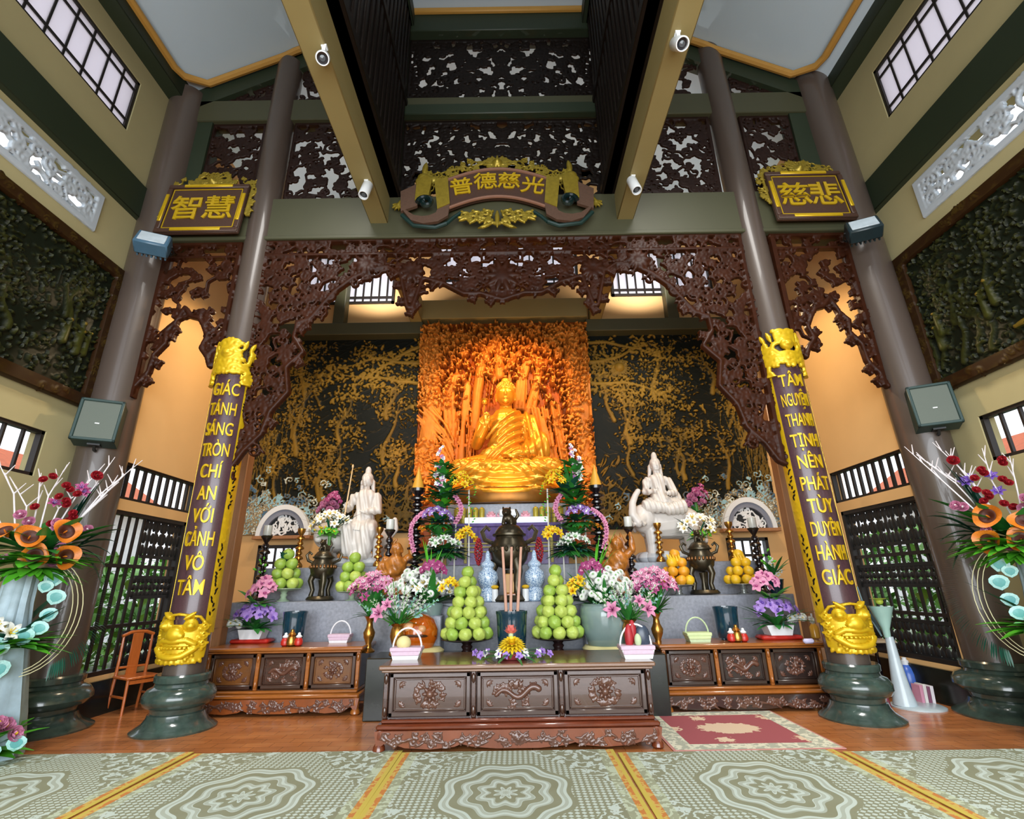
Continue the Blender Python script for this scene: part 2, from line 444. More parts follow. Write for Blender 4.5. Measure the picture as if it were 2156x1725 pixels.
LILACF = mat('lilac_petal', '#9a78c4', .5, var=.25, nscale=10)
PURPF = mat('purple_petal', '#5d3a9a', .5, var=.25, nscale=10)
YELF = mat('yellow_petal', '#e6c51c', .5, var=.1, nscale=10)
ORF = mat('orange_petal', '#d8781c', .45, var=.25, nscale=12)
REDF = mat('red_petal', '#a51f2a', .5, var=.25, nscale=10)
AQUAF = mat('aqua_white_petal', '#a9dcd8', .4, var=.25, nscale=9)
DKC = mat('dark_flower_heart', '#4a1d0c', .6, var=.2)
FRG = mat('green_fruit_skin', '#b4c85c', .42, var=.2, nscale=14, bump=.5, bscale=30)
FRGD = mat('deep_green_fruit_skin', '#97b74a', .42, var=.2, nscale=14, bump=.5, bscale=30)
FRY = mat('yellow_fruit_skin', '#e2b41f', .45, var=.15, nscale=7)
FRO = mat('orange_fruit_skin', '#dd9a22', .45, var=.15, nscale=7)
def pane_mat():
    m = bpy.data.materials.new('frosted_window_pane'); t = NT(m)
    tr = t.add('ShaderNodeBsdfTranslucent'); tr.inputs[0].default_value = (.93, .9, .95, 1)
    t.b.inputs['Base Color'].default_value = (.85, .82, .87, 1); t.b.inputs['Roughness'].default_value = .3
    mx = t.add('ShaderNodeMixShader'); mx.inputs[0].default_value = .7
    t.l.new(t.b.outputs[0], mx.inputs[1]); t.l.new(tr.outputs[0], mx.inputs[2]); t.l.new(mx.outputs[0], t.out.inputs[0])
    return m
PANE = pane_mat()
def floor_mat():
    m = bpy.data.materials.new('glossy_red_brown_floor'); t = NT(m); v = t.co()
    n = t.noise(2.2, 5, t.scale(v, (.6, 2.2, 1)))
    c = t.ramp(n, [(.25, lin('#94572f')), (.55, lin('#b87341')), (.8, lin('#cc8b55'))])
    br = t.add('ShaderNodeTexBrick'); br.inputs['Scale'].default_value = 1.6; br.inputs['Mortar Size'].default_value = .006
    br.inputs['Color1'].default_value = (1, 1, 1, 1); br.inputs['Color2'].default_value = (.86, .86, .86, 1); br.inputs['Mortar'].default_value = (.55, .5, .45, 1)
    t.l.new(v, br.inputs['Vector'])
    t.l.new(t.mix(1.0, c, br.outputs['Color'], 'MULTIPLY'), t.b.inputs['Base Color'])
    t.b.inputs['Roughness'].default_value = .26; t.b.inputs['Coat Weight'].default_value = .12
    return m
FLOORM = floor_mat()
def gild_mat(name, base, gold, lo, hi, rough=.35, metal=.55, tones=()):
    """lacquered carving whose raised work is gilded; 'tone' picks the colour of each motif, or of the window reflections painted on the murals"""
    m = bpy.data.materials.new(name); t = NT(m)
    h = t.attr('gild'); n = t.noise(30, 3)
    f = t.m('MULTIPLY_ADD', h, 1 / (hi - lo), -lo / (hi - lo))
    f = t.m('ADD', f, t.m('MULTIPLY_ADD', n, .9, -.45)); cl = t.add('ShaderNodeClamp'); t.l.new(f, cl.inputs[0]); f = cl.outputs[0]
    g = lin(gold)
    col = t.mix(t.noise(5, 4), tuple(x * .22 for x in g[:3]) + (1,), g)
    for k, c in tones:
        tn = t.attr('tone'); sel = t.m('COMPARE', tn, k, .02); col = t.mix(sel, col, lin(c))
    t.l.new(t.mix(f, lin(base), col), t.b.inputs['Base Color'])
    t.l.new(t.m('MULTIPLY', f, metal), t.b.inputs['Metallic'])
    t.b.inputs['Roughness'].default_value = rough; t.b.inputs['Specular IOR Level'].default_value = .18
    return m
MURAL = gild_mat('dark_gilded_mural', '#0b0f0a', '#a57f2e', .006, .045, .6, .1, [(.3, '#8fb3bd'), (.5, '#c9d3cc'), (.7, '#4c6a82')])  # the pale blue tones paint window reflections into the lacquer
MURALS = gild_mat('dark_green_gilded_relief', '#10160c', '#454718', .008, .06, .45, .12, [(.3, '#6e5a1e')])
NICHE = gild_mat('orange_gold_niche_carving', '#8a3f0e', '#e8923a', .0, .22, .42, .2)
NICHET = NICHE
def mat_mat():
    """woven mat: olive ground, pale medallion of lobed rings, dotted field, yellow and orange side borders"""
    m = bpy.data.materials.new('green_woven_mat'); t = NT(m); o = t.xyz(t.co()); x, y = o[0], o[1]
    ax = t.m('ABSOLUTE', x)
    yy = t.m('PINGPONG', t.m('ADD', y, .0), 1.15)     # medallions repeat along the mat
    r = t.m('SQRT', t.m('ADD', t.m('POWER', t.m('MULTIPLY', x, 1.25), 2.), t.m('POWER', t.m('MULTIPLY', yy, 1.0), 2.)))
    th = t.m('ARCTAN2', yy, t.m('MULTIPLY', x, 1.25))
    rr = t.m('ADD', r, t.m('MULTIPLY', t.m('COSINE', t.m('MULTIPLY', th, 8.)), .035))
    rings = t.m('GREATER_THAN', t.m('SINE', t.m('MULTIPLY', rr, 34.)), -.15)
    fine = t.m('GREATER_THAN', t.m('SINE', t.m('MULTIPLY', rr, 92.)), .1)
    rings = t.m('MULTIPLY', rings, t.m('MULTIPLY_ADD', fine, .45, .55))
    inside = t.m('LESS_THAN', rr, .70)
    dots = t.m('GREATER_THAN', t.m('MULTIPLY', t.m('SINE', t.m('MULTIPLY', t.m('ADD', x, y), 62.)), t.m('SINE', t.m('MULTIPLY', t.m('SUBTRACT', x, y), 62.))), .12)
    nz = t.noise(9, 4); sw = t.m('GREATER_THAN', t.m('SINE', t.m('MULTIPLY', nz, 46.)), .25)
    corner = t.m('GREATER_THAN', t.m('ADD', ax, t.m('MULTIPLY', yy, .75)), 1.02)
    fld = t.m('ADD', t.m('MULTIPLY', dots, t.m('SUBTRACT', 1., corner)), t.m('MULTIPLY', sw, corner))
    pat = t.m('ADD', t.m('MULTIPLY', rings, inside), t.m('MULTIPLY', fld, t.m('SUBTRACT', 1., inside)))
    base = t.mix(nz, lin('#7f8064'), lin('#8f937c'))
    c = t.mix(t.m('MULTIPLY', pat, .85), base, lin('#c8d6cf'))
    b1 = t.m('GREATER_THAN', ax, .90); c = t.mix(t.m('MULTIPLY', b1, t.m('MULTIPLY_ADD', sw, .5, .3)), c, lin('#b8c2a4'))
    b2 = t.m('GREATER_THAN', ax, .985); c = t.mix(b2, c, t.mix(sw, lin('#c07a3c'), lin('#c9a95a')))
    b3 = t.m('GREATER_THAN', ax, 1.03); c = t.mix(b3, c, lin('#c4b04e'))
    t.l.new(c, t.b.inputs['Base Color']); t.b.inputs['Roughness'].default_value = .75
    t.bump(t.m('SINE', t.m('MULTIPLY', y, 500.)), .15, .003)
    return m
MATM = mat_mat()
def rug_mat():
    m = bpy.data.materials.new('pink_red_rug'); t = NT(m); o = t.xyz(t.co()); x, y = o[0], o[1]
    e = t.m('MAXIMUM', t.m('ABSOLUTE', t.m('DIVIDE', x, .86)), t.m('ABSOLUTE', t.m('DIVIDE', y, .80)))
    nz = t.noise(7, 4); sw = t.m('GREATER_THAN', t.m('SINE', t.m('MULTIPLY', nz, 40.)), .2)
    ce = t.m('ADD', t.m('POWER', t.m('DIVIDE', x, .34), 2.), t.m('POWER', t.m('DIVIDE', y, .22), 2.))
    fl = t.m('SINE', t.m('MULTIPLY', x, 7.5)); f2 = t.m('COSINE', t.m('MULTIPLY', y, 7.0)); fine = t.noise(26, 3); ce = t.m('ADD', ce, t.m('MULTIPLY_ADD', fine, 1.6, -.8))
    spots = t.m('GREATER_THAN', t.m('ADD', t.m('MULTIPLY', fl, f2), t.m('MULTIPLY_ADD', fine, 1.3, -.65)), .80)
    c = t.mix(spots, lin('#9c4f55'), lin('#d9c0a4'))
    c = t.mix(t.m('LESS_THAN', ce, 1.), c, lin('#d6bda2'))
    c = t.mix(t.m('GREATER_THAN', e, .74), c, t.mix(sw, lin('#a8ab9a'), lin('#d5d3bd')))
    c = t.mix(t.m('GREATER_THAN', e, .97), c, lin('#b98079'))
    t.l.new(c, t.b.inputs['Base Color']); t.b.inputs['Roughness'].default_value = .9
    return m
RUGM = rug_mat()
def porcelain_mat():
    m = bpy.data.materials.new('blue_white_painted_porcelain'); t = NT(m)
    n = t.noise(16, 3); s_ = t.m('GREATER_THAN', t.m('SINE', t.m('MULTIPLY', n, 30.)), .25)
    t.l.new(t.mix(s_, lin('#cfe0ee'), lin('#4f78a8')), t.b.inputs['Base Color'])
    t.b.inputs['Roughness'].default_value = .12; t.b.inputs['Coat Weight'].default_value = .5
    return m
PORC = porcelain_mat()
# ------------------------------------------------------------------ the room
XF, XB, YB, YP = 6.2, 5.75, 10.8, 7.05          # front wall, rear side wall, back wall, pillar row
YN = -5.0                                        # the open front of the hall
m = MB(); m.box(-9, 9, YN, 12, -.12, 0); struct(m.build('floor', FLOORM, smooth=False))
def wall_with_holes(name, axis, c0, c1, u0, u1, z0, z1, holes, material):
    """a solid wall in the plane axis ('x' or 'y') between c0..c1, with rectangular openings (ua, ub, za, zb)"""
    us = sorted({u0, u1, *[h[0] for h in holes], *[h[1] for h in holes]}); zs = sorted({z0, z1, *[h[2] for h in holes], *[h[3] for h in holes]})
    m = MB()
    for i in range(len(us) - 1):
        run = None
        for j in range(len(zs) - 1):
            uc, zc = (us[i] + us[i + 1]) / 2, (zs[j] + zs[j + 1]) / 2
            hole = any(h[0] < uc < h[1] and h[2] < zc < h[3] for h in holes)
            if not hole:
                if axis == 'x': m.box(c0, c1, us[i], us[i + 1], zs[j], zs[j + 1])
                else: m.box(us[i], us[i + 1], c0, c1, zs[j], zs[j + 1])
    return m.build(name, material, smooth=False)
# openings
CLER = (2.0, 6.22, 8.68, 9.72)      # clerestory louvre window of the hall walls (y0, y1, z0, z1)
VENT = (1.2, 6.12, 6.72, 7.24)      # carved white vent
LOWW = (3.6, 6.40, 3.02, 3.62)      # low barred window
RWIN = (7.28, 9.08, 2.88, 3.42)     # rear aisle: barred window over the door
RDOOR = (7.22, 9.0, .50, 2.72)      # rear aisle: lattice door
for s, side in ((-1, 'left'), (1, 'right')):
    a, b = sorted((s * XF, s * (XF + .22)))
    o = wall_with_holes('wall_' + side, 'x', a, b, YN, YP + .1, 0, 10.4, [CLER, VENT, LOWW], WALL); struct(o)
    a, b = sorted((s * XB, s * (XB + .22)))
    o = wall_with_holes('wall_%s_rear' % side, 'x', a, b, YP - .1, YB + .25, .44, 10.0, [RWIN, RDOOR], PEACH); struct(o)
    m = MB(); a, b = sorted((s * (XB - .05), s * (XB + .25))); m.box(a, b, YP - .1, YB, 0, .44)
    struct(m.build('baseboard_' + side, DSTONE, smooth=False))
BWIN = [(-5.3, -4.45, 1.35, 2.45), (4.4, 5.25, 1.35, 2.45)]
BCL = [(-5.2, -2.85, 8.15, 9.6), (2.5, 5.0, 8.25, 9.6), (-1.9, 1.7, 8.6, 10.4)]
struct(wall_with_holes('wall_back', 'y', YB, YB + .22, -6.2, 6.2, 0, 12.6, BWIN + BCL, PEACH))
# dark wall band of the hall
for s, side in ((-1, 'left'), (1, 'right')):
    a, b = sorted((s * (XF + .02), s * (XF - .10)))
    m = MB(); m.bbox(a, b, YN, YP, 7.42, 8.02, .012); o = struct(m.build('trim_1' if s < 0 else 'trim_2', BEAMD))
    m = MB(); a, b = sorted((s * (XF + .02), s * (XF - .28))); m.bbox(a, b, YN, YP + .2, 10.1, 10.5, .012); struct(m.build('trim_3' if s < 0 else 'trim_4', BEAMD))
# ceiling: two slopes, a flat coffer in the middle, orange beads along their edges
SL = lambda x: 10.42 + (5.75 - abs(x)) * .553
cx0 = -.12
m = MB()
for s in (-1, 1):
    m.prism([(cx0 + s * 2.0, SL(2.15)), (cx0 + s * 6.2, SL(6.0)), (cx0 + s * 6.2, SL(6.0) + .12), (cx0 + s * 2.0, SL(2.15) + .12)], YN, YB + .1)
m.box(-2.3, 2.1, YN, YB + .1, 12.42, 12.55)
struct(m.build('ceiling', CEIL, smooth=False))
def bead(name, pts, r=.06):
    m = MB(); m.tube(pts, r, 8); return struct(m.build(name, TRIMO))
for i, s in enumerate((-1, 1)):
    zz = lambda x: SL(x) - .045
    bead('trim_%d' % (5 + i), [(cx0 + s * 2.5, 6.86, zz(2.6)), (cx0 + s * 3.95, 6.86, zz(3.95) - .02), (cx0 + s * 4.1, 6.86, zz(4.1) - .05), (cx0 + s * 5.45, 6.86, zz(5.45)), (cx0 + s * 5.72, 6.6, zz(5.72)), (cx0 + s * 5.78, 6.4, zz(5.75)), (cx0 + s * 5.78, YN, zz(5.75))], .065)
m = MB()
for x0, x1, y0, y1 in ((-1.95, 1.65, 6.78, 6.86), (-1.95, -1.87, 2, 6.86), (1.57, 1.65, 2, 6.86)): m.bbox(x0, x1, y0, y1, 12.3, 12.42, .02)
struct(m.build('trim_7', TRIMO))
# beams of the pillar row
def beam(n, x0, x1, y0, y1, z0, z1, mt, b=.015):
    m = MB(); m.bbox(x0, x1, y0, y1, z0, z1, b); return struct(m.build('trim_%d' % n, mt))
beam(10, -5.8, 5.6, 6.9, 7.3, 7.08, 7.88, BEAMG)                     # main beam
beam(11, -5.8, 5.6, 6.87, 7.0, 7.02, 7.10, BEAMG)                    # its lower lip
beam(12, -5.9, 5.7, 6.95, 7.25, 9.72, 10.22, BEAMG)                  # purlin
beam(13, -2.3, 2.0, 6.85, 7.25, 11.86, 12.42, BEAMD)                 # head of the centre bay
for i, x in enumerate((-2.12, 1.74)): beam(14 + i, x, x + .22, 6.92, 7.2, 7.88, 12.4, BEAMD)
for i, x in enumerate((-1.98, 1.62)): beam(16 + i, x - .12, x + .18, YN, 6.9, 12.0, 12.36, BEAMD)
beam(18, -2.1, 1.9, 6.86, 7.0, 9.7, 9.95, BEAMD)
for i, s in enumerate((-1, 1)):   # long ochre beams running out over the hall
    x0, x1 = (-2.32, -2.02) if s < 0 else (1.80, 2.08)
    beam(20 + i, x0, x1, YN, 6.92, 7.33, 7.86, BEAMY)
    m = MB(); xa, xb = (-2.0, -1.9) if s < 0 else (1.64, 1.74)     # dark boarded screen above it
    m.box(xa - .02, xb + .02, YN, 6.9, 7.86, 12.2)
    for k in range(60): y = YN + .1 + k * .197; m.bbox(xa - .05, xb + .05, y, y + .09, 7.9, 12.1, .012)
    for z in (7.86, 9.9, 12.0): m.bbox(xa - .07, xb + .07, YN, 6.9, z, z + .16, .01)
    o = m.build('boarded_screen', FRETD)
    tag(o, 'dark boarded screen above the %s ochre ceiling beam' % ('left' if s < 0 else 'right'), 'screen')
# gable wood framing under the slopes
for i, s in enumerate((-1, 1)):
    m = MB()
    m.prism([(cx0 + s * 2.0, SL(2.0) - .5), (cx0 + s * 6.0, SL(6.0) - .42), (cx0 + s * 6.0, SL(6.0)), (cx0 + s * 2.0, SL(2.0))], 6.95, 7.2)
    struct(m.build('trim_%d' % (24 + i), BEAMD, smooth=False))
    m = MB(); xa, xb = sorted((cx0 + s * 5.3, cx0 + s * 6.15)); m.box(xa, xb, 6.98, 7.3, 7.0, 10.6)
    struct(m.build('trim_%d' % (26 + i), BEAMD, smooth=False))
# beams against the back wall, over the murals
beam(30, -5.7, -2.05, 10.45, 10.78, 7.15, 7.46, BEAMG); beam(31, 1.75, 5.7, 10.45, 10.78, 7.15, 7.46, BEAMG)
beam(32, -2.1, 1.8, 10.4, 10.78, 7.5, 8.0, BEAMY)
for i, x in enumerate((-4.2, 3.72)): beam(33 + i, x, x + .26, 10.5, 10.78, 7.44, 12, BEAMG)
for i, x in enumerate((-2.35, 1.85)): beam(35 + i, x, x + .28, 7.3, 10.6, 7.45, 7.98, BEAMY)
# tops of the walls between pillars and altar room
m = MB(); m.box(-6.2, 6.2, YB, YB + .1, 12, 12.6); struct(m.build('trim_40', PEACH, smooth=False))

# ------------------------------------------------------------------ windows and doors
def bars_x(name, s, X, w, n, frame=.05, rails=(), extra=None, pane=False, barw=.03, cols=None):
    """barred opening in a wall of constant X; (y0, y1, z0, z1)"""
    y0, y1, z0, z1 = w; o = bpy.data.objects.new(name, None); C.objects.link(o); struct(o); o.location = (X, (y0 + y1) / 2, z0)
    T = Matrix.Translation(-o.location)
    xa, xb = X - .04, X + .04
    m = MB()
    for a, b, c, d in ((y0, y1, z0, z0 + frame), (y0, y1, z1 - frame, z1), (y0, y0 + frame, z0, z1), (y1 - frame, y1, z0, z1)): m.box(xa, xb, a, b, c, d, T)
    m.build('window_frame', FRAME, o, smooth=False)
    m = MB()
    for k in range(1, n): y = y0 + (y1 - y0) * k / n; m.box(X - .02, X + .02, y - barw / 2, y + barw / 2, z0, z1, T)
    for z in rails: m.box(X - .025, X + .025, y0, y1, z - .02, z + .02, T)
    m.build('window_bars', FRAME, o, smooth=False)
    if pane:
        m = MB(); m.box(X - .006, X + .006, y0, y1, z0, z1, T); m.build('pane', PANE, o, smooth=False)
    return o
wi = 0
for s in (-1, 1):
    X = s * (XF + .06)
    wi += 1; y0, y1, z0, z1 = CLER
    bars_x('window_%d' % wi, s, X, CLER, 14, .05, (z0 + .2, z1 - .2), pane=True)
    wi += 1; bars_x('window_%d' % wi, s, X, LOWW, 11, .045)
    wi += 1; bars_x('window_%d' % wi, s, s * (XB + .06), RWIN, 10, .04, barw=.045)
def lattice_door(name, X, w, sides, dense):
    y0, y1, z0, z1 = w; o = bpy.data.objects.new(name, None); C.objects.link(o); struct(o); o.location = (X, (y0 + y1) / 2, z0)
    T = Matrix.Translation(-o.location); m = MB(); fr = .06
    for a, b, c, d in ((y0, y1, z0, z0 + fr), (y0, y1, z1 - fr, z1), (y0, y0 + fr, z0, z1), (y1 - fr, y1, z0, z1)): m.box(X - .05, X + .05, a, b, c, d, T)
    m.build('door_frame', FRAME, o, smooth=False)
    m = MB()
    n = 11
    for k in range(1, n):
        y = y0 + (y1 - y0) * k / n; m.box(X - .012, X + .012, y - .022, y + .022, z0, z1, T)
    for z in (z0 + .62, z0 + 1.45): m.box(X - .025, X + .025, y0, y1, z - .025, z + .025, T)
    m.build('door_bars', FRAME, o, smooth=False)
    # rows of turned rosettes: dense dark bands of the folded-back leaf
    m = MB()
    ys0, ys1 = dense
    for za, zb in ((z1 - .62, z1 - .05), (z0 + 1.0, z0 + 1.3), (z0 + .05, z0 + .52)):
        k = 0
        y = ys0
        while y < ys1:
            for q in range(3):
                zc = za + (zb - za) * (q + .5) / 3
                m.ell(Vector((X, y, zc)) - o.location, .02, .050, (zb - za) / 6.2, 8, 5)
            y += .092
        m.box(X - .02, X + .02, ys0, ys1, za - .02, za + .03, T); m.box(X - .02, X + .02, ys0, ys1, zb - .03, zb + .02, T)
    m.build('door_rosette_band', BLACK, o)
    return o
lattice_door('door_1', -(XB + .06), RDOOR, -1, (8.1, 9.0)); lattice_door('door_2', XB + .06, RDOOR, 1, (7.3, 9.0))
# carved white vents
def vent(s):
    y0, y1, z0, z1 = VENT; X = s * (XF + .03)
    F = Field(y0 - .06, y1 + .06, z0 - .06, z1 + .06, .017); rng = random.Random(7 + s)
    scrolls(F, 60, rng, lambda u, v: y0 < u < y1 and z0 + .03 < v < z1 - .03, .022, .14, .4, leaves=2)
    for a, b, c, d in ((y0 - .06, y1 + .06, z0 - .06, z0 + .04), (y0 - .06, y1 + .06, z1 - .04, z1 + .06), (y0 - .06, y0 + .05, z0, z1), (y1 - .05, y1 + .06, z0, z1)): F.rect(a, b, c, d, .012)
    n = -s
    o = relief('carved_vent', F, plane_map((X, 0, 0), (0, 1, 0), (n, 0, 0)), .05, mat('pale_grey_carved_stone', '#b4bec8', .6, var=.06), back=True)
    tag(o, 'long pale grey pierced carved vent in the %s hall wall' % ('left' if s < 0 else 'right'), 'vent')
vent(-1); vent(1)
# barred windows low in the back wall with arched lunettes on top, clerestory windows higher up
def win_y(name, w, n, rails=(), pane=None, arch=False):
    x0, x1, z0, z1 = w; o = bpy.data.objects.new(name, None); C.objects.link(o); struct(o); o.location = ((x0 + x1) / 2, YB + .02, z0)
    T = Matrix.Translation(-o.location); m = MB(); fr = .06; Y0, Y1 = YB - .05, YB + .1
    for a, b, c, d in ((x0, x1, z0, z0 + fr), (x0, x1, z1 - fr, z1), (x0, x0 + fr, z0, z1), (x1 - fr, x1, z0, z1)): m.box(a, b, Y0, Y1, c, d, T)
    m.build('window_frame', FRAME, o, smooth=False)
    m = MB()
    for k in range(1, n): x = x0 + (x1 - x0) * k / n; m.box(x - .018, x + .018, YB, YB + .04, z0, z1, T)
    for z in rails: m.box(x0, x1, YB - .005, YB + .045, z - .025, z + .025, T)
    m.build('window_bars', FRAME, o, smooth=False)
    if pane:
        m = MB(); m.box(x0, x1, YB + .06, YB + .07, z0, z1, T); m.build('pane', PANE, o, smooth=False)
    return o
for w in BWIN: wi += 1; win_y('window_%d' % wi, w, 5, (2.1,))
for w in BCL: wi += 1; win_y('window_%d' % wi, w, 12, (w[2] + .2,), True)
def lunette(cx, label):
    t = thing('arched_lunette', (cx, YB - .14, 2.62), label, 'window arch'); t.scale = (.74, 1, .86)
    for nm, r0, r1, mt, y0 in (('outer_arch', .62, .74, WHITEP, -.10), ('inner_arch', .50, .62, mat('grey_plaster_arch', '#7d8291', .7), -.07)):
        m = MB(); n = 22
        for k in range(n):
            a0, a1 = PI * k / n, PI * (k + 1) / n
            m.prism([(r0 * math.cos(a0), r0 * math.sin(a0)), (r1 * math.cos(a0), r1 * math.sin(a0)), (r1 * math.cos(a1), r1 * math.sin(a1)), (r0 * math.cos(a1), r0 * math.sin(a1))], y0, .05)
        m.build(nm, mt, t)
    F = Field(-.5, .5, 0, .5, .012); rng = random.Random(int(cx * 10) + 40)
    scrolls(F, 22, rng, lambda u, v: u * u + v * v < .2 and v > .04, .02, .11, .4)
    m = MB(); m.prism([(.51 * math.cos(PI * k / 20), .51 * math.sin(PI * k / 20)) for k in range(21)], 0, .03); m.build('dark_backing', BLACK, t)
    relief('scroll_tracery', F, plane_map((0, -.01, 0), (1, 0, 0), (0, -1, 0)), .015, WHITEP, t)
    m = MB(); m.bbox(-.8, .8, -.14, .06, -.08, .0, .01); m.build('sill', JAMB, t)
    return t
lunette(-4.76, 'white arched lunette with scroll tracery above the left rear window')
lunette(4.86, 'white arched lunette with scroll tracery above the right rear window')
# ------------------------------------------------------------------ pillars
def pillar(x0, x1, r, label, top, ped=1.0):
    t = thing('pillar', (x0, YP, 0), label, 'pillar', 'brown pillars on marble bases')
    m = MB(); zs = [.42 + (top - .42) * k / 6 for k in range(7)]
    prof = [(r, z) for z in zs]
    Sh = Matrix(((1, 0, (x1 - x0) / top, 0), (0, 1, 0, 0), (0, 0, 1, 0), (0, 0, 0, 1)))
    m.lathe(prof, seg=32, M=Sh); m.build('shaft', PILL, t)
    m = MB(); k = ped
    m.lathe([(.30 * k, .62), (.315 * k, .60), (.31 * k, .54), (.29 * k, .52), (.30 * k, .49), (.36 * k, .46), (.40 * k, .40), (.405 * k, .34), (.37 * k, .28), (.30 * k, .25), (.29 * k, .20)][::-1], seg=32)
    m.build('marble_drum', STONE, t)
    m = MB(); m.lathe([(.46 * k, 0), (.465 * k, .02), (.42 * k, .05), (.36 * k, .09), (.32 * k, .15), (.31 * k, .19), (.285 * k, .205)], seg=8 * 4)
    m.build('marble_plinth', STONE, t)
    return t
pillar(-4.18, -4.19, .235, 'brown pillar left of the altars with a maroon couplet board', 11.2)
pillar(4.20, 3.93, .235, 'brown pillar right of the altars with a maroon couplet board', 11.5)
pillar(-5.88, -6.0, .31, 'thick brown pillar at the left wall carrying a loudspeaker and floodlight', 10.4, 1.25)
pillar(6.04, 5.76, .31, 'thick brown pillar at the right wall carrying a loudspeaker and floodlight', 10.6, 1.25)

# ------------------------------------------------------------------ couplet boards bent round the inner pillars
def couplet(xb, xt, words, zt, label, seed):
    z0, z1 = .78, 5.05; Rb = .275
    t = thing('couplet_board', (xb, YP, z0), label, 'couplet board', 'maroon couplet boards on the pillars')
    lean = (xt - xb) / 11.0
    def cmap(Rr):
        return lambda u, v, w_: (lean * (v + z0) + (Rr + w_) * np.sin(u / Rr), -(Rr + w_) * np.cos(u / Rr), v)
    H = z1 - z0; half = 1.0 * Rb
    F = Field(-half, half, .35, H - .3, .03); F.S[:] = 1
    relief('board', F, cmap(Rb - .02), .02, MAROON, t)
    # gilded side borders with punched ornament
    for s in (-1, 1):
        c = s * (half + .078); F = Field(c - .075, c + .075, .3, H - .25, .012); F.S[:] = .05
        rng = random.Random(seed + s); v = .42
        while v < H - .3:
            if rng.random() < .85: F.leaf(c + rng.uniform(-.03, .0), v, rng.choice((.9, 2.2, -.9)), .07, .012, .5, .0)
            v += .055
        F.S = np.where(F.H > 0.003, -.004, .05) if False else F.S
        relief('gilded_border', F, cmap(Rb - .012), .016, GOLDY, t)
        F2 = Field(c - .05, c + .05, .45, H - .4, .01); v = .5
        while v < H - .45:
            if int(v * 2.2) % 3: F2.leaf(c - .02 + rng.uniform(0, .02), v, rng.choice((.7, 2.3, 1.2, 1.9)), .06, .012, .3)
            v += .05
        relief('dark_ornament', F2, cmap(Rb + .003), .006, FRETD, t)
    # carved openwork head
    rng = random.Random(seed)
    F = Field(-.36, .36, H - .62, H + .12, .012)
    edge = lambda u: H - .02 + .09 * math.cos(u * 14) * (1 - abs(u))
    def ok(u, v): return abs(u) < .31 and v < edge(u) - .03 and (u / .25) ** 2 + ((v - (H - .62)) / .27) ** 2 > 1.1
    scrolls(F, 16, rng, ok, .034, .095, .55, True)
    F.stroke([(-.31, H - .62), (-.29, H - .45), (-.2, H - .34), (0, H - .28), (.2, H - .34), (.29, H - .45), (.31, H - .62)], .028, .5)
    for k in range(7): F.leaf(-.27 + .09 * k, H - .1, PI / 2 + (k - 3) * -.12, .19, .03, .6)
    F.disc(0, H - .14, .09, .6); F.disc(0, H - .14, .05, .9, .03)
    relief('carved_head', F, cmap(Rb + .01), .03, GOLDY, t)
    # lion mask at the foot
    F = Field(-.36, .36, -.06, .56, .01)
    prof = [(-.28, .42), (-.32, .28), (-.33, .12), (-.27, .02), (-.12, -.03), (.12, -.03), (.27, .02), (.33, .12), (.32, .28), (.28, .42)]
    for k in range(30):
        v = -.02 + k * .0145; wd = .33 * (1 - .10 * (abs(v - .17) / .25) ** 2) if v > .03 else .33 * (.80 + v * 4)
        F.stroke([(-wd, v), (wd, v)], .014, .4)
    for s in (-1, 1):
        F.stroke([(s * .31, .40), (s * .22, .50), (0, .535)], .016, .7, .01)       # arched rim
        F.disc(s * .14, .41, .075, .55, .005); F.disc(s * .14, .40, .04, 1.0, .04)  # eyes
        F.leaf(s * .05, .46, PI / 2 - s * .9, .17, .022, .8, .03)                      # brows
        for q in range(3): F.spiral(s * .24, .36 - q * .1, -s * 1.0 + PI * (s < 0), .05, .016, 1.2, s, .8, .02)
        F.spiral(s * .2, .06, PI / 2, .05, .016, 1.3, s, .8, .02)
    F.disc(0, .31, .085, .7, .02); F.disc(-.055, .29, .045, .7, .03); F.disc(.055, .29, .045, .7, .03)   # muzzle
    F.stroke([(-.2, .19), (-.12, .235), (0, .225), (.12, .235), (.2, .19)], .03, .8, .025)               # upper lip
    F.stroke([(-.21, .14), (-.1, .06), (0, .045), (.1, .06), (.21, .14)], .034, .8, .03)                 # jaw
    for q in range(-4, 5): F.disc(q * .04, .15, .018, 1.0, .03)                                            # teeth
    for q in range(-5, 6): F.leaf(q * .055, .03, -PI / 2 + q * .1, .07, .02, .7, .0)
    relief('lion_mask', F, cmap(Rb + .015), .03, GOLDY, t)
    # words
    for i, wd in enumerate(words):
        me = text_mesh(wd, .28, .03); n = len(me.vertices)
        co = np.zeros(n * 3, np.float32); me.vertices.foreach_get('co', co); co = co.reshape(-1, 3)
        wdt = co[:, 0].max() - co[:, 0].min(); k = min(.56, .35 / wdt); u = (co[:, 0] - (co[:, 0].max() + co[:, 0].min()) / 2) * k + (.04 if xb < 0 else -.04); v = co[:, 2] * .95 + (H - .72 - i * .301)
        Rr = Rb + .010 - co[:, 1]
        co2 = np.stack([lean * (v + z0) + Rr * np.sin(u / Rb), -Rr * np.cos(u / Rb), v], 1).astype(np.float32)
        me.vertices.foreach_set('co', co2.ravel()); me.update(); me.materials.append(GOLDY)
        link('lettering', me, t)
    return t
couplet(-4.18, -4.19, 'GIÁC TÁNH SÁNG TRÒN CHÍ AN VỚI CẢNH VÔ TÂM'.split(), 5.0, 'tall maroon board on the left pillar whose gold words begin with GIÁC', 3)
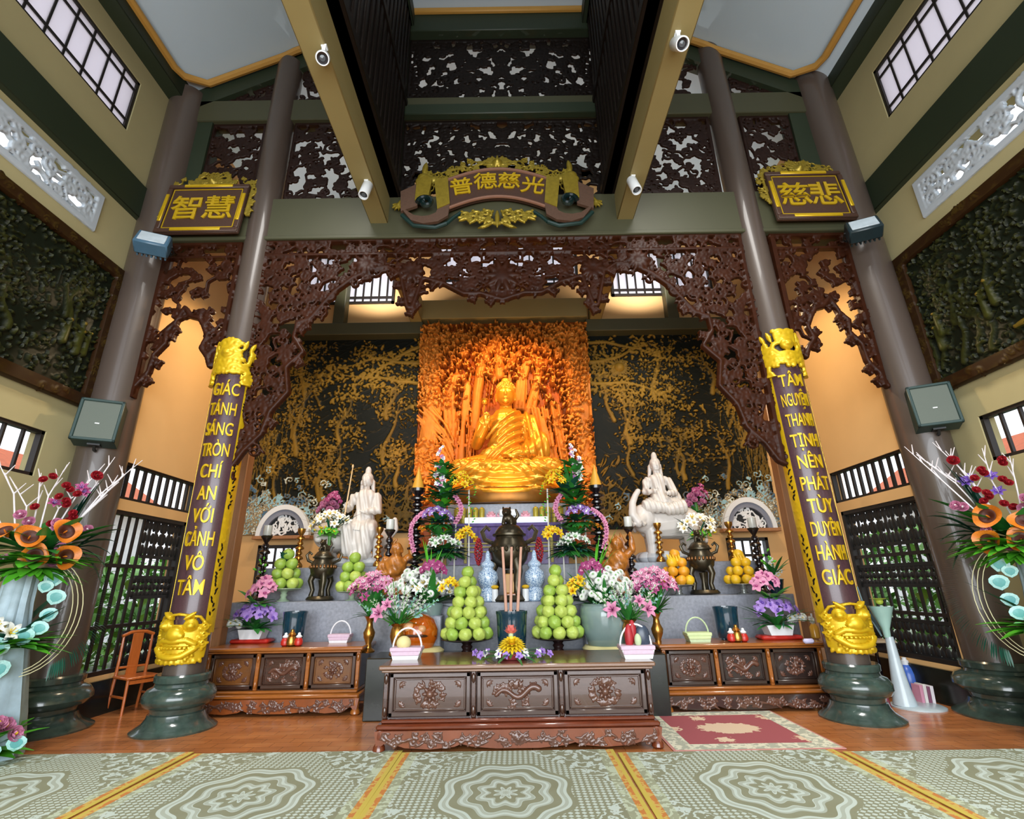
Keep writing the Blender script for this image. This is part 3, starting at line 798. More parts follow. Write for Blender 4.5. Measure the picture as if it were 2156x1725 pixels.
couplet(4.20, 3.93, 'TÂM NGUYỆN THANH TỊNH NÊN PHÁT TÙY DUYÊN HÀNH GIÁC'.split(), 5.0, 'tall maroon board on the right pillar whose gold words begin with TÂM', 5)

# ------------------------------------------------------------------ square plaques and the scroll plaque
def square_plaque(c, w, h, text, label, seed, yaw=0):
    t = thing('name_plaque', c, label, 'plaque', 'square gilded plaques'); t.rotation_euler = (R(-6), 0, 0)
    m = MB(); m.bbox(-w / 2, w / 2, 0, .06, 0, h, .01); m.build('panel', GOLDM, t)
    m = MB(); b = .085
    for x0, x1, z0, z1 in ((-w / 2, w / 2, 0, b), (-w / 2, w / 2, h - b, h), (-w / 2, -w / 2 + b, b, h - b), (w / 2 - b, w / 2, b, h - b)): m.bbox(x0, x1, -.03, .0, z0, z1, .012)
    m.build('dark_frame', GOLDM, t)
    m = MB()
    for q in (.1,):
        for x0, x1, z0, z1 in ((-w * .3, w * .3, .015, b - .012), (-w * .3, w * .3, h - b + .012, h - .015), (-w / 2 + .012, -w / 2 + b - .014, h * .22, h * .78), (w / 2 - b + .014, w / 2 - .012, h * .22, h * .78)): m.bbox(x0, x1, -.045, -.02, z0, z1, .008)
    m.build('gilded_strip', GOLDY, t)
    m = MB(); g = b + .012
    for x0, x1, z0, z1 in ((-w / 2 + g, w / 2 - g, g, g + .014), (-w / 2 + g, w / 2 - g, h - g - .014, h - g), (-w / 2 + g, -w / 2 + g + .014, g, h - g), (w / 2 - g - .014, w / 2 - g, g, h - g)): m.box(x0, x1, -.008, .002, z0, z1)
    m.build('inner_fillet', GOLDY, t, smooth=False)
    for i, ch in enumerate(text):
        me = text_mesh(ch, h * .52, .02); me.transform(Matrix.Translation(((i - .5) * w * .39 - 0, -.012, h * .47))); me.materials.append(GOLDY)
        link('lettering', me, t)
    rng = random.Random(seed); F = Field(-w / 2 - .16, w / 2 + .16, h * .35, h + .36, .012)
    def ok(u, v):
        top = h + .30 - .16 * abs(u) / (w / 2)
        return (v > h - .01 and v < top and abs(u) < w / 2 + .06) or (w / 2 - .0 < abs(u) < w / 2 + .1 and h * .42 < v < h)
    scrolls(F, 34, rng, ok, .0095, .06, .8, True, leaves=2)
    F.disc(0, h + .12, .07, .7); F.disc(0, h + .12, .035, 1, .03)
    for q in range(9): F.leaf(0, h + .1, PI * q / 8, .19, .022, .6)
    F.stroke([(-w / 2 - .03, h * .4), (-w / 2 - .03, h), (w / 2 + .03, h), (w / 2 + .03, h * .4)], .02, .5)
    relief('carved_crest', F, plane_map((0, .04, 0), (1, 0, 0), (0, -1, 0)), .02, GOLDD, t)
    return t
square_plaque((-5.08, 6.72, 7.06), 1.36, 1.06, '智慧', 'square gilded plaque 智慧 under the left gable', 11)
square_plaque((5.02, 6.72, 7.14), 1.30, 1.06, '慈悲', 'square gilded plaque 慈悲 under the right gable', 12)
def scroll_plaque():
    t = thing('scroll_plaque', (-.19, 6.72, 7.12), 'wide arched scroll plaque 普德慈光 over the centre of the beam', 'plaque'); t.rotation_euler = (R(-7), 0, 0)
    # the arched sheet
    half = 1.05
    arc = lambda x: .34 * math.cos(min(1, abs(x) / half) * PI * .52) ** 1.0 if abs(x) <= half * 1.0 else 0
    n = 40; up = []; lo = []
    for i in range(n + 1):
        x = -half + 2 * half * i / n; b = arc(x); up.append((x, .93 + b)); lo.append((x * .93, .28 + b * .95))
    m = MB(); m.prism(lo + up[::-1], -.03, .05); m.build('sheet', GOLDM, t)
    m = MB()
    m.tube([(x, -.03, z) for x, z in up], .03, 8); m.tube([(x, -.03, z) for x, z in lo], .03, 8); m.build('rolled_edge', mat('dull_pink_brown_edge', '#7d5642', .5), t)
    for i, ch in enumerate('普德慈光'):
        x = -.60 + .40 * i; me = text_mesh(ch, .41, .02)
        me.transform(Matrix.Translation((x, -.045, .62 + arc(x) * .97)) @ Matrix.Rotation(.28 * x, 4, 'Y')); me.materials.append(GOLDY); link('lettering', me, t)
    # curled ends: gilded bands, dark rolls, brown flaps
    for s in (-1, 1):
        m = MB(); P = [(s * .78, .42), (s * .98, .30), (s * 1.06, .96), (s * .84, 1.06)]
        m.prism(P, -.07, -.02); m.build('gilded_band', GOLDD, t)
        m = MB(); m.prism([(s * 1.14, .58), (s * 1.36, .50), (s * 1.36, .98), (s * 1.20, 1.10), (s * 1.10, 1.0)], -.08, -.03); m.build('gilded_band', GOLDD, t)
        m = MB(); Oc = [(.78, .42), (.80, .16), (.96, .03), (1.2, -.01), (1.4, .07), (1.55, .30)]; Ic = [(.98, .30), (1.0, .23), (1.1, .17), (1.22, .15), (1.36, .18), (1.53, .32)]
        for q in range(5): m.prism([(s * Oc[q][0], Oc[q][1]), (s * Oc[q + 1][0], Oc[q + 1][1]), (s * Ic[q + 1][0], Ic[q + 1][1]), (s * Ic[q][0], Ic[q][1])], -.06, -.01)
        m.prism([(s * 1.30, .95), (s * 1.62, .74), (s * 1.58, .28), (s * 1.32, .40)], -.05, .0); m.build('curled_flap', mat('brown_plaque_flap', '#5c4436', .5, var=.2, nscale=30), t)
        m = MB(); pts = [(s * (1.18 + .13 * math.cos(a) * k), -.08, .44 + .13 * math.sin(a) * k) for a, k in [(q * .45, 1 - q * .045) for q in range(18)]]
        m.tube(pts, .045, 8); m.build('dark_roll', mat('black_teal_roll', '#10201f', .2, coat=.4), t)
        m = MB(); m.tube([(s * .82, -.02, .02), (s * 1.0, -.02, -.07), (s * 1.35, -.02, -.02), (s * 1.56, -.02, .22)], .035, 8); m.tube([(s * .58, -.02, .27), (s * .72, -.02, .14), (s * .82, -.02, .02)], .03, 8); m.build('dark_rim', mat('dark_teal_rim', '#15302c', .4), t)
    rng = random.Random(77); F = Field(-1.75, 1.75, .35, 1.85, .014)
    def ok(u, v): b = 1.22 - .42 * min(1, abs(u) / 1.1) ** 1.6 if abs(u) < 1.15 else .95; return abs(u) < 1.2 and b + .02 < v < b + .40
    scrolls(F, 50, rng, ok, .0105, .065, .8, True, leaves=2)
    F.disc(0, 1.5, .09, .7); F.disc(0, 1.5, .045, 1, .04)
    for q in range(9): F.leaf(0, 1.47, PI * q / 8, .24, .028, .6)
    for s in (-1, 1):
        F.stroke([(s * 1.3, 1.1), (s * 1.5, .8), (s * 1.66, .52)], .03, .6)
        for q in range(5): F.leaf(s * 1.64, .56, PI * 1.5 + s * (q - 1) * .42, .17, .016, .6)
        F.leaf(s * 1.28, 1.2, PI / 2 + s * .1, .34, .05, .7); F.disc(s * 1.28, 1.14, .1, .7); F.stroke([(s * 1.1, 1.12), (s * 1.35, 1.08)], .06, .5)
    relief('carved_crest', F, plane_map((0, .05, 0), (1, 0, 0), (0, -1, 0)), .02, GOLDD, t)
    F = Field(-.75, .75, -.12, .5, .012)
    for s in (-1, 1):
        for q in range(3):
            F.spiral(s * (.1 + .18 * q), .16 - .02 * q, PI / 2 + s * .6, .085, .02, 1.2, -s, .8); F.spiral(s * (.08 + .15 * q), .06 - .01 * q, -PI / 2 + s * .6, .06, .018, 1.2, s, .8); F.leaf(s * (.12 + .16 * q), .14, -PI / 2 + s * (.5 + .3 * q), .2, .03, .8)
        F.stroke([(0, -.05), (s * .2, .1), (s * .42, .16), (s * .62, .12)], .022, .7)
        F.leaf(s * .05, 0, -PI / 2 + s * 1.1, .3, .03, .7)
    F.leaf(0, .3, -PI / 2, .4, .04, .8)
    relief('carved_drop', F, plane_map((0, -.03, 0), (1, 0, 0), (0, -1, 0)), .02, GOLDD, t)
scroll_plaque()

# ------------------------------------------------------------------ pierced wood panels of the gable
def pierced(x0, x1, z0, z1, label, seed, material, n, ok=None, mirror=False, r=.021, R0=.11, Y=7.08, frame=.06, res=.017):
    F = Field(x0, x1, z0, z1, res); rng = random.Random(seed)
    scrolls(F, n, rng, (lambda u, v: x0 < u < x1 and z0 < v < z1) if ok is None else ok, r, R0, .5, mirror, leaves=2)
    if ok is None:
        for a, b, c, d in ((x0, x1, z0, z0 + frame), (x0, x1, z1 - frame, z1), (x0, x0 + frame, z0, z1), (x1 - frame, x1, z0, z1)): F.rect(a, b, c, d, .02)
    o = relief('pierced_panel', F, plane_map((0, Y, 0), (1, 0, 0), (0, -1, 0)), .035, material)
    tag(o, label, 'carved panel', 'pierced wooden gable panels')
    return F
pierced(-5.44, -4.44, 7.88, 9.72, 'pierced dark panel behind the left square plaque', 21, FRETG, 55)
pierced(-3.93, -2.3, 7.88, 9.72, 'pierced dark panel between left inner pillar and left ochre beam', 22, FRETG, 84)
pierced(4.27, 5.2, 7.88, 9.72, 'pierced dark panel behind the right square plaque', 23, FRETG, 55)
pierced(2.06, 3.71, 7.88, 9.72, 'pierced dark panel between right inner pillar and right ochre beam', 24, FRETG, 84)
pierced(-1.92, 1.72, 7.9, 9.72, 'wide pierced panel behind the scroll plaque', 25, FRETD, 120, None, True, .026)
pierced(-1.92, 1.72, 10.22, 11.86, 'topmost wide pierced panel below the ceiling', 26, FRETD, 105, None, True, .026)
for s, xa, xb, lab, sd in ((-1, -5.44, -4.44, 'small triangular pierced panel beside the left wall', 31), (-1, -3.93, -2.3, 'sloping pierced panel above the left purlin beside the ochre beam', 32),
                           (1, 4.24, 5.2, 'small triangular pierced panel beside the right wall', 33), (1, 2.06, 3.68, 'sloping pierced panel above the right purlin beside the ochre beam', 34)):
    def ok(u, v): return xa < u < xb and 10.2 < v < SL(u + .12) - .42
    pierced(xa, xb, 10.2, max(SL(xa + .12), SL(xb + .12)) - .3, lab, sd, FRETG, 34, ok, False, .026, .12)

# ------------------------------------------------------------------ carved surrounds hanging between the pillars
def inside_poly(P):
    def f(u, v):
        c = False; j = len(P) - 1
        for i in range(len(P)):
            if (P[i][1] > v) != (P[j][1] > v) and u < (P[j][0] - P[i][0]) * (v - P[i][1]) / (P[j][1] - P[i][1]) + P[i][0]: c = not c
            j = i
        return c
    return f
def surround(name, low, xl, xr, ztop, label, Y, n, seed, rails, R0=.13, r=.023, mirror=True, thick=.06, dense=None):
    """low: lower/inner edge polyline from left to right; the carving fills between it and the top/side lines"""
    P = [(xl, low[0][1]), (xl, ztop), (xr, ztop), (xr, low[-1][1])] + low[::-1]
    ok = inside_poly(P); rng = random.Random(seed)
    F = Field(xl - .05, xr + .05, min(p[1] for p in low) - .15, ztop + .02, .018)
    scrolls(F, n, rng, ok, r, R0, .7, mirror, leaves=2)
    F.stroke(low, .032, .7, .01)
    for a, b in zip(low, low[1:]):       # curls sprouting along the edge
        L = math.hypot(b[0] - a[0], b[1] - a[1]); k = max(1, int(L / .3))
        for q in range(k):
            u = a[0] + (b[0] - a[0]) * (q + .5) / k; v = a[1] + (b[1] - a[1]) * (q + .5) / k
            F.spiral(u, v, math.atan2(b[1] - a[1], b[0] - a[0]) + PI * (u > 0), .075, .022, 1.2, rng.choice((-1, 1)), .7, .01)
    for z, h in rails: F.rect(xl, xr, z, z + h, .03)
    F.rect(xl, xl + .08, low[0][1], ztop, .03); F.rect(xr - .08, xr, low[-1][1], ztop, .03)
    if dense:
        for (u, v, rr) in dense:
            F.disc(u, v, rr * .55, .35)
            for q in range(10): F.leaf(u, v, 2 * PI * q / 10, rr, .05, .6, .02)
    o = relief(name, F, plane_map((0, Y, 0), (1, 0, 0), (0, -1, 0)), thick, FRET)
    tag(o, label, 'carved valance')
    return o
half = [(-3.95, 3.15), (-3.86, 3.2), (-3.72, 3.45), (-3.50, 3.7), (-3.42, 4.05), (-3.2, 4.35), (-3.28, 4.75), (-3.05, 5.0), (-3.22, 5.25), (-3.2, 5.5), (-3.0, 5.58), (-2.85, 5.8), (-2.68, 6.05), (-2.4, 6.3), (-2.1, 6.46), (-1.85, 6.5), (-1.64, 6.35), (-1.5, 5.74), (-1.42, 5.74), (-1.28, 6.28), (-.95, 6.18), (-.62, 5.98), (-.35, 5.98), (0, 5.86)]
cxv = -.12
low = [(x + cxv, z) for x, z in half] + [(-x + cxv, z) for x, z in half[-2::-1]]
surround('carved_valance', low, -3.95 + cxv, 3.95 + cxv, 7.08, 'great pierced rosewood valance hanging between the two inner pillars', 7.0, 235, 41, ((6.98, .1), (6.72, .05)), R0=.105, r=.018, dense=[(cxv, 6.3, .3), (-1.46 + cxv, 6.4, .2), (1.46 + cxv, 6.4, .2), (-2.2 + cxv, 6.55, .2), (2.2 + cxv, 6.55, .2)])
hs = [(-.66, 4.3), (-.60, 4.5), (-.46, 4.72), (-.44, 5.0), (-.30, 5.2), (-.34, 5.4), (-.22, 5.55), (-.12, 5.82), (0, 5.66), (.14, 5.62), (.22, 5.5), (.32, 5.3), (.26, 5.1), (.38, 4.95), (.44, 4.8)]
for s, c in ((-1, -5.02), (1, 4.92)):
    lo = [(c + x * 1.0, z) for x, z in hs] if s < 0 else [(c - x * 1.0, z) for x, z in hs[::-1]]
    xl, xr = (c - .66, c + .62) if s < 0 else (c - .62, c + .66)
    surround('carved_valance', lo, xl, xr, 7.06, 'pierced rosewood valance of the %s side aisle' % ('left' if s < 0 else 'right'), 7.02, 56, 50 + s, ((6.96, .1), (6.72, .05)), R0=.085, mirror=False, r=.019)
for s in (-1, 1):      # plain posts standing behind the side altars
    x = 4.46 * s if s > 0 else -4.50
    t = thing('door_jamb', (x, 8.22, 0), 'tall two-toned wooden jamb behind the %s pillar' % ('left' if s < 0 else 'right'), 'jamb')
    m = MB(); xa, xb = sorted((-s * .125, -s * .0)); m.bbox(xa, xb, -.1, .1, 0, 4.6, .012); m.build('inner_post', JAMB, t)
    m = MB(); xa, xb = sorted((s * .005, s * .115)); m.bbox(xa, xb, -.06, .1, 0, 4.6, .012); m.build('outer_post', mat('pale_peach_wood', '#cf9a70', .45, var=.1), t)

# ------------------------------------------------------------------ gilded murals of the back wall
def tree(F, x, z, h, rng, lean=0., r=.09, k=.5, leafy=70, spread=1.0, leafs=.06, tone=None):
    pts = [(x + lean * t * t * h + .06 * math.sin(t * 7 + x), z + h * t) for t in np.linspace(0, 1, 9)]
    F.stroke(pts, np.linspace(r, r * .4, 9), k, .01)
    for b in range(7):
        i = rng.randint(4, 8); a = rng.uniform(.1, 3.0); L = rng.uniform(.35, .9) * spread; c = rng.uniform(-1, 1)
        q = [pts[i]]
        for s in range(6): a += c * .2; q.append((q[-1][0] + math.cos(a) * L / 6, q[-1][1] + math.sin(a) * L / 6 * .8))
        F.stroke(q, np.linspace(r * .4, r * .12, 7), k, .01)
        for l in range(leafy // 7):
            p = rng.choice(q[2:]); F.leaf(p[0] + rng.gauss(0, .13 * spread), p[1] + rng.gauss(0, .1 * spread), rng.uniform(0, 6.3), leafs * rng.uniform(.7, 1.5), leafs * .3, .6, .015 + rng.random() * .02)
def mural(x0, x1, z0, z1, seed, s, label):
    F = Field(x0, x1, z0, z1, .016); rng = random.Random(seed); W = x1 - x0
    nx = rng.uniform
    for k in range(420):        # waves of water and drifting cloud, long thin ridges
        u, v = nx(x0, x1), nx(z0, z1); L = nx(.25, .8); a = nx(-.25, .25) + s * -.25
        t = np.linspace(0, 1, 6); F.stroke(np.c_[u + L * t * math.cos(a), v + L * t * math.sin(a) + .05 * np.sin(t * 6 + u)], nx(.006, .013), .8, .0)
    for k in range(16):
        u = nx(x0 + .2, x1 - .2); v = z0 + nx(.5, 2.4) if k < 9 else z0 + nx(1.6, 3.2)
        tree(F, u, v, nx(.6, 1.4), rng, nx(-.3, .3), nx(.03, .06), .6, 120, nx(.6, 1.0), .07)
    for k in range(3):          # big boughs reaching in from the niche
        q = [(x1 if s < 0 else x0, z1 - .25 - .5 * k)]; a = PI if s < 0 else 0; a += nx(-.3, .1) * -s
        for i in range(14): a += nx(-.28, .28); q.append((q[-1][0] + math.cos(a) * .17, q[-1][1] + math.sin(a) * .17))
        F.stroke(q, np.linspace(.05, .012, 15), .8, .02)
        for l in range(90):
            p = rng.choice(q); F.leaf(p[0] + rng.gauss(0, .16), p[1] + rng.gauss(0, .13), nx(0, 6.3), nx(.07, .14), .03, .7, .03)
    for k in range(150):        # grass and reeds at the outer side
        u = (x0 + abs(rng.gauss(0, .35))) if s < 0 else (x1 - abs(rng.gauss(0, .35)))
        v = z0 + nx(.6, 2.2); F.leaf(u, v, PI / 2 + nx(-.25, .25), nx(.3, .8), .012, .8, .02)
    for k in range(420):        # window reflections on the lacquer, painted as pale curls in the lower outer corner
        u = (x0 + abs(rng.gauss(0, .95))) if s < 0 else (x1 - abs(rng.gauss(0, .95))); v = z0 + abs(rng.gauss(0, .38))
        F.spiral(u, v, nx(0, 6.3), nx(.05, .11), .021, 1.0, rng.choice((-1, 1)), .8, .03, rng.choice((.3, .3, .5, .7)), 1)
    for k in range(2000):       # massed small leaves between the trees
        u, v = nx(x0, x1), nx(z0 + .1, z1)
        if math.sin(u * 2.3 + 1.1 * math.sin(v * 1.7 + seed)) + math.sin(v * 2.9 + u) >.1: F.leaf(u, v, nx(0, 6.3), nx(.05, .10), nx(.011, .019), .9, .012 + .02 * rng.random(), nx(-1, 1))
    for k in range(200):        # ferns by the niche
        u = (x1 - abs(rng.gauss(0, .6))) if s < 0 else (x0 + abs(rng.gauss(0, .6))); v = z0 + abs(rng.gauss(0, .6)); F.leaf(u, v, nx(.3, 2.8), nx(.15, .35), .02, .8, .015, nx(-1, 1))
    if s > 0:                   # a sunflower-like burst
        F.disc(x0 + .75, z1 - .9, .11, .8, .03)
        for q in range(22): F.leaf(x0 + .75, z1 - .9, q * .2856, .27, .025, .6, .02)
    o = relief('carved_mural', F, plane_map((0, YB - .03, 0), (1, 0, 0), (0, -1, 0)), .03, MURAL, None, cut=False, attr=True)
    tag(o, label, 'mural', 'gilded carved murals')
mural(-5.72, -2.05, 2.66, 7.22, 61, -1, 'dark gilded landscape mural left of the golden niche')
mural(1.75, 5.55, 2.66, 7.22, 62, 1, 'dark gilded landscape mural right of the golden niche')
def wall_relief(s, label, seed):
    y0, y1, z0, z1 = (2.2, 6.72, 4.22, 6.25); X = s * (XF - .0)
    t = thing('wall_relief', (X, (y0 + y1) / 2, z0), label, 'wall relief', 'dark carved reliefs on the hall walls')
    F = Field(-(y1 - y0) / 2, (y1 - y0) / 2, 0, z1 - z0, .02); rng = random.Random(seed); nx = rng.uniform
    w2, h = (y1 - y0) / 2, z1 - z0
    for k in range(170):
        u, v = nx(-w2, w2), nx(0, h); L = nx(.15, .5); a = nx(0, 3.1)
        tt = np.linspace(0, 1, 6); F.stroke(np.c_[u + L * tt * math.cos(a), v + L * tt * math.sin(a) + .04 * np.sin(tt * 6 + u)], nx(.008, .02), .9, .0)
    for k in range(16): tree(F, nx(-w2, w2), nx(0, h * .5), nx(.5, 1.1), rng, nx(-.4, .4), nx(.03, .05), .7, 80, .7, .055)
    for k in range(1500): F.leaf(nx(-w2, w2), nx(0, h), nx(0, 6.3), nx(.06, .12), nx(.012, .022), .8, .01 + .02 * rng.random(), nx(-1, 1))
    for k in range(9):       # little figures: robe, head, halo
        u, v = nx(-w2, w2), nx(.15, .8); F.stroke([(u - .03, v), (u, v + .28)], [.055, .03], .6, .03); F.disc(u, v + .33, .03, .8, .04, .3); F.leaf(u, v + .2, .4, .16, .02, .8, .04); F.leaf(u, v + .2, 2.7, .16, .02, .8, .04)
    for k in range(2): F.stroke([(nx(-w2, 0), nx(.2, .6)), (nx(0, w2), nx(.2, .6))], .035, .8, .04, .3)
    n = -s
    relief('carving', F, plane_map((n * .02, 0, 0), (0, 1, 0), (n, 0, 0)), .03, MURALS, t, cut=False, attr=True)
    F = Field(-w2 - .16, w2 + .16, -.16, h + .16, .02)
    for a, b, c, d in ((-w2 - .14, w2 + .14, -.14, .05), (-w2 - .14, w2 + .14, h - .05, h + .14), (-w2 - .14, -w2 + .05, -.14, h + .14), (w2 - .05, w2 + .14, -.14, h + .14)): F.rect(a, b, c, d, .03)
    for k in range(90):
        q = nx(0, 1); side = rng.choice((0, 1, 2, 3)); u, v = ((-w2 + q * 2 * w2, -.05), (-w2 + q * 2 * w2, h + .05), (-w2 - .05, q * h), (w2 + .05, q * h))[side]
        F.spiral(u, v, nx(0, 6), .06, .014, 1.1, 1, .9, .03)
    relief('carved_frame', F, plane_map((n * .03, 0, 0), (0, 1, 0), (n, 0, 0)), .05, gild_mat('brown_gilded_frame', '#2b1a0a', '#6e5a20', .03, .06, .4, .3), t, attr=True)
wall_relief(-1, 'dark carved relief in a brown frame on the left hall wall', 71)
wall_relief(1, 'dark carved relief in a brown frame on the right hall wall', 72)

# ------------------------------------------------------------------ the golden niche: bodhi tree carving behind the statue
def niche():
    x0, x1, z0, z1 = -2.1, 1.78, 2.2, 7.56; F = Field(x0, x1, z0, z1, .016); rng = random.Random(81); nx = rng.uniform
    P = lambda px, py: (lambda p: (p.x, p.z))(at(px, py, 10.6))
    def S(pp, r0, r1, k=.8, lift=.05): 
        q = [P(*a) for a in pp]; F.stroke(q, np.linspace(r0, r1, len(q)), k, lift)
    for k in range(600):                       # rough bark and rock ground
        u, v = nx(x0, x1), nx(z0, z1 - .5); L = nx(.15, .45); a = PI / 2 + nx(-.5, .5); tt = np.linspace(0, 1, 5)
        F.stroke(np.c_[u + L * tt * math.cos(a), v + L * tt * math.sin(a)], nx(.012, .03), .9, .0)
    # outer trunks
    S([(905, 730), (908, 800), (912, 860), (904, 930), (895, 1000)], .20, .20, .6); S([(1200, 720), (1205, 790), (1208, 850), (1222, 920), (1234, 1000)], .16, .18, .6)
    S([(1225, 730), (1228, 800), (1232, 880)], .10, .16, .7)
    # great root arches left and right of the seat
    for d in range(3):
        S([(928 + d * 9, 990), (940 + d * 8, 900), (935 + d * 9, 830), (950 + d * 5, 795), (970 + d * 2, 790), (988 - d * 3, 815), (985 - d * 4, 850), (975, 900), (965 + d * 4, 1000)], .055, .05, .9, .10)
        S([(1085 + d * 8, 860), (1092 + d * 6, 800), (1105 + d * 4, 765), (1125 + d, 752), (1140 - d * 2, 765), (1135 - d * 3, 800), (1125, 860), (1145 + d * 8, 930), (1165 + d * 8, 990)], .06, .05, .9, .10)
    S([(1000, 900), (1005, 830), (1015, 760), (1045, 720)], .10, .13, .8, .08); S([(1052, 790), (1050, 740), (1048, 715)], .12, .10, .8, .08)
    S([(1065, 780), (1090, 745), (1120, 725)], .08, .05, .8, .08); S([(1110, 870), (1130, 800), (1150, 760)], .09, .07, .8, .06)
    S([(1040, 800), (1020, 740), (1000, 715)], .07, .05, .8, .08)
    for k in range(26):                        # roots flowing down and outwards at the left
        y = 850 + k * 6; S([(882 + nx(-6, 14), y - 20), (912 + nx(-8, 8), y + 12), (935 + nx(-5, 8), y + 36), (955 + nx(-5, 5), y + 75)], .027, .018, 1.0, .19 - .004 * k)
    for k in range(18):
        xx = 1128 + nx(0, 60); S([(xx - 10, 850 + nx(0, 40)), (xx, 920), (xx + 16, 1000)], .036, .026, 1.0, .12 + nx(0, .05))
    for k in range(16):
        xx = 945 + nx(0, 50); S([(xx, 860 + nx(0, 60)), (xx + nx(-6, 6), 930), (xx - 4, 1000)], .03, .025, 1.0, .08)
    for k in range(150):                       # bark ridges along the trunks
        s_ = rng.choice((0, 0, 1, 1, 2)); dx = nx(-16, 16)
        path = ([(905, 740), (908, 800), (912, 860), (900, 930), (885, 1000)], [(1203, 740), (1206, 790), (1210, 850), (1227, 920), (1242, 1000)], [(1228, 740), (1230, 800), (1234, 880)])[s_]
        r0, r1 = ((.20, .20), (.16, .18), (.10, .16))[s_]; n_ = len(path); jit = [nx(-2, 2) for _ in path]; fr = dx / 17
        for i in range(n_ - 1):
            Rm = r0 + (r1 - r0) * (i + .5) / (n_ - 1); off = [fr * (r0 + (r1 - r0) * (i + e) / (n_ - 1)) / .0097 * .95 for e in (0, 1)]
            S([(path[i][0] + off[0] + jit[i], path[i][1]), (path[i + 1][0] + off[1] + jit[i + 1], path[i + 1][1])], .016, .018, 1.1, .055 + .6 * Rm * math.sqrt(max(0, 1 - (fr * .95) ** 2)))
    for k in range(120):
        px, py = nx(940, 1170), nx(760, 980)
        if 1000 < px < 1115 and py > 800: continue
        S([(px, py), (px + nx(-5, 5), py + 25), (px + nx(-8, 8), py + 60)], .018, .012, 1.0, .12)
    # heart-shaped leaves
    for k in range(2000):
        px, py = nx(872, 1252), 688 + abs(rng.gauss(0, 58))
        if k > 1250:
            px, py = (rng.gauss(905, 26), nx(700, 860)) if k % 2 else (rng.gauss(1215, 30), nx(700, 940))
        if 990 < px < 1120 and py > 800: continue
        u, v = P(px, py); F.leaf(u, v, nx(0, 6.3), nx(.08, .125), nx(.020, .031), .9, .15 + nx(0, .14), nx(-.8, .8))
    for k in range(420):                       # ferns and leaves round the foot of the trunks
        px, py = (rng.gauss(893, 16), nx(930, 1060)) if k % 2 else (rng.gauss(1228, 22), nx(890, 1060)); u, v = P(px, py); F.leaf(u, v, nx(0, 6.3), nx(.09, .17), nx(.02, .032), .9, .13 + nx(0, .1), nx(-1, 1))
    o = relief('golden_tree_carving', F, plane_map((0, YB - .06, 0), (1, 0, 0), (0, -1, 0)), .06, NICHE, None, cut=False, attr=True)
    tag(o, 'orange gold carved bodhi tree wall behind the seated golden statue', 'carved wall')
niche()
# ------------------------------------------------------------------ statues
def cap(m, a, b, ra, rb, n=5, seg=14):
    """tapered rounded limb"""
    a, b = Vector(a), Vector(b); d = b - a
    pts = [a + d * k / n for k in range(n + 1)]; m.tube(pts, [ra + (rb - ra) * k / n for k in range(n + 1)], seg)
    m.ell(a, ra, ra, ra, 12, 8); m.ell(b, rb, rb, rb, 12, 8)
def chain(m, pts, rs):
    for i in range(len(pts) - 1): cap(m, pts[i], pts[i + 1], rs[i], rs[i + 1], 3)
GB = mat('polished_gold_statue', '#dd9a2c', .28, .5, var=.08, nscale=6)
GH = mat('gold_statue_hair', '#dba032', .4, .35, var=.2, nscale=30)
def face_features(m, c, k, fwd=-1):
    """brow, nose, lips, chin for a head of radius k centred at c, looking along -y"""
    x, y, z = c
    m.ell((x, y - k * .98, z - k * .08), k * .15, k * .22, k * .28, 10, 8)           # nose
    m.ell((x, y - k * .90, z - k * .50), k * .28, k * .16, k * .09, 10, 6)            # lips
    m.ell((x, y - k * .72, z - k * .82), k * .34, k * .24, k * .22, 10, 8)            # chin
    for s in (-1, 1):
        m.ell((x + s * k * .40, y - k * .80, z + k * .26), k * .32, k * .14, k * .10, 10, 6)   # brow
        m.ell((x + s * k * .38, y - k * .82, z + k * .06), k * .22, k * .12, k * .11, 10, 6)  # closed eyelid
        m.ell((x + s * k * 1.0, y - k * .05, z - k * .18), k * .12, k * .22, k * .52, 8, 8)   # long ear
def fingers(m, wrist, dirv, side, nor, L, r, spread=.25, curl=.3):
    """palm, four fingers and a thumb"""
    w_, d, s, n = Vector(wrist), Vector(dirv).normalized(), Vector(side).normalized(), Vector(nor).normalized()
    m.ell(w_ + d * L * .45, r * 2.6, r * 1.4, L * .5, 12, 8, M=Matrix((s, n, d)).transposed().to_4x4())
    for i, (o, k) in enumerate(((-1.5, .8), (-.5, 1.0), (.5, .96), (1.5, .74))):
        a = w_ + d * L * .85 + s * o * r * 1.25; b = a + (d + s * o * spread * .3).normalized() * L * .55 * k; c = b + (d + n * curl).normalized() * L * .4 * k
        chain(m, [a, b, c], [r * .75, r * .66, r * .5])
    a = w_ + d * L * .25 - s * r * 2.2; b = a + (d * .6 - s * .8).normalized() * L * .45; c = b + (d + n * .2 - s * .2).normalized() * L * .38
    chain(m, [a, b, c], [r * .85, r * .75, r * .55])
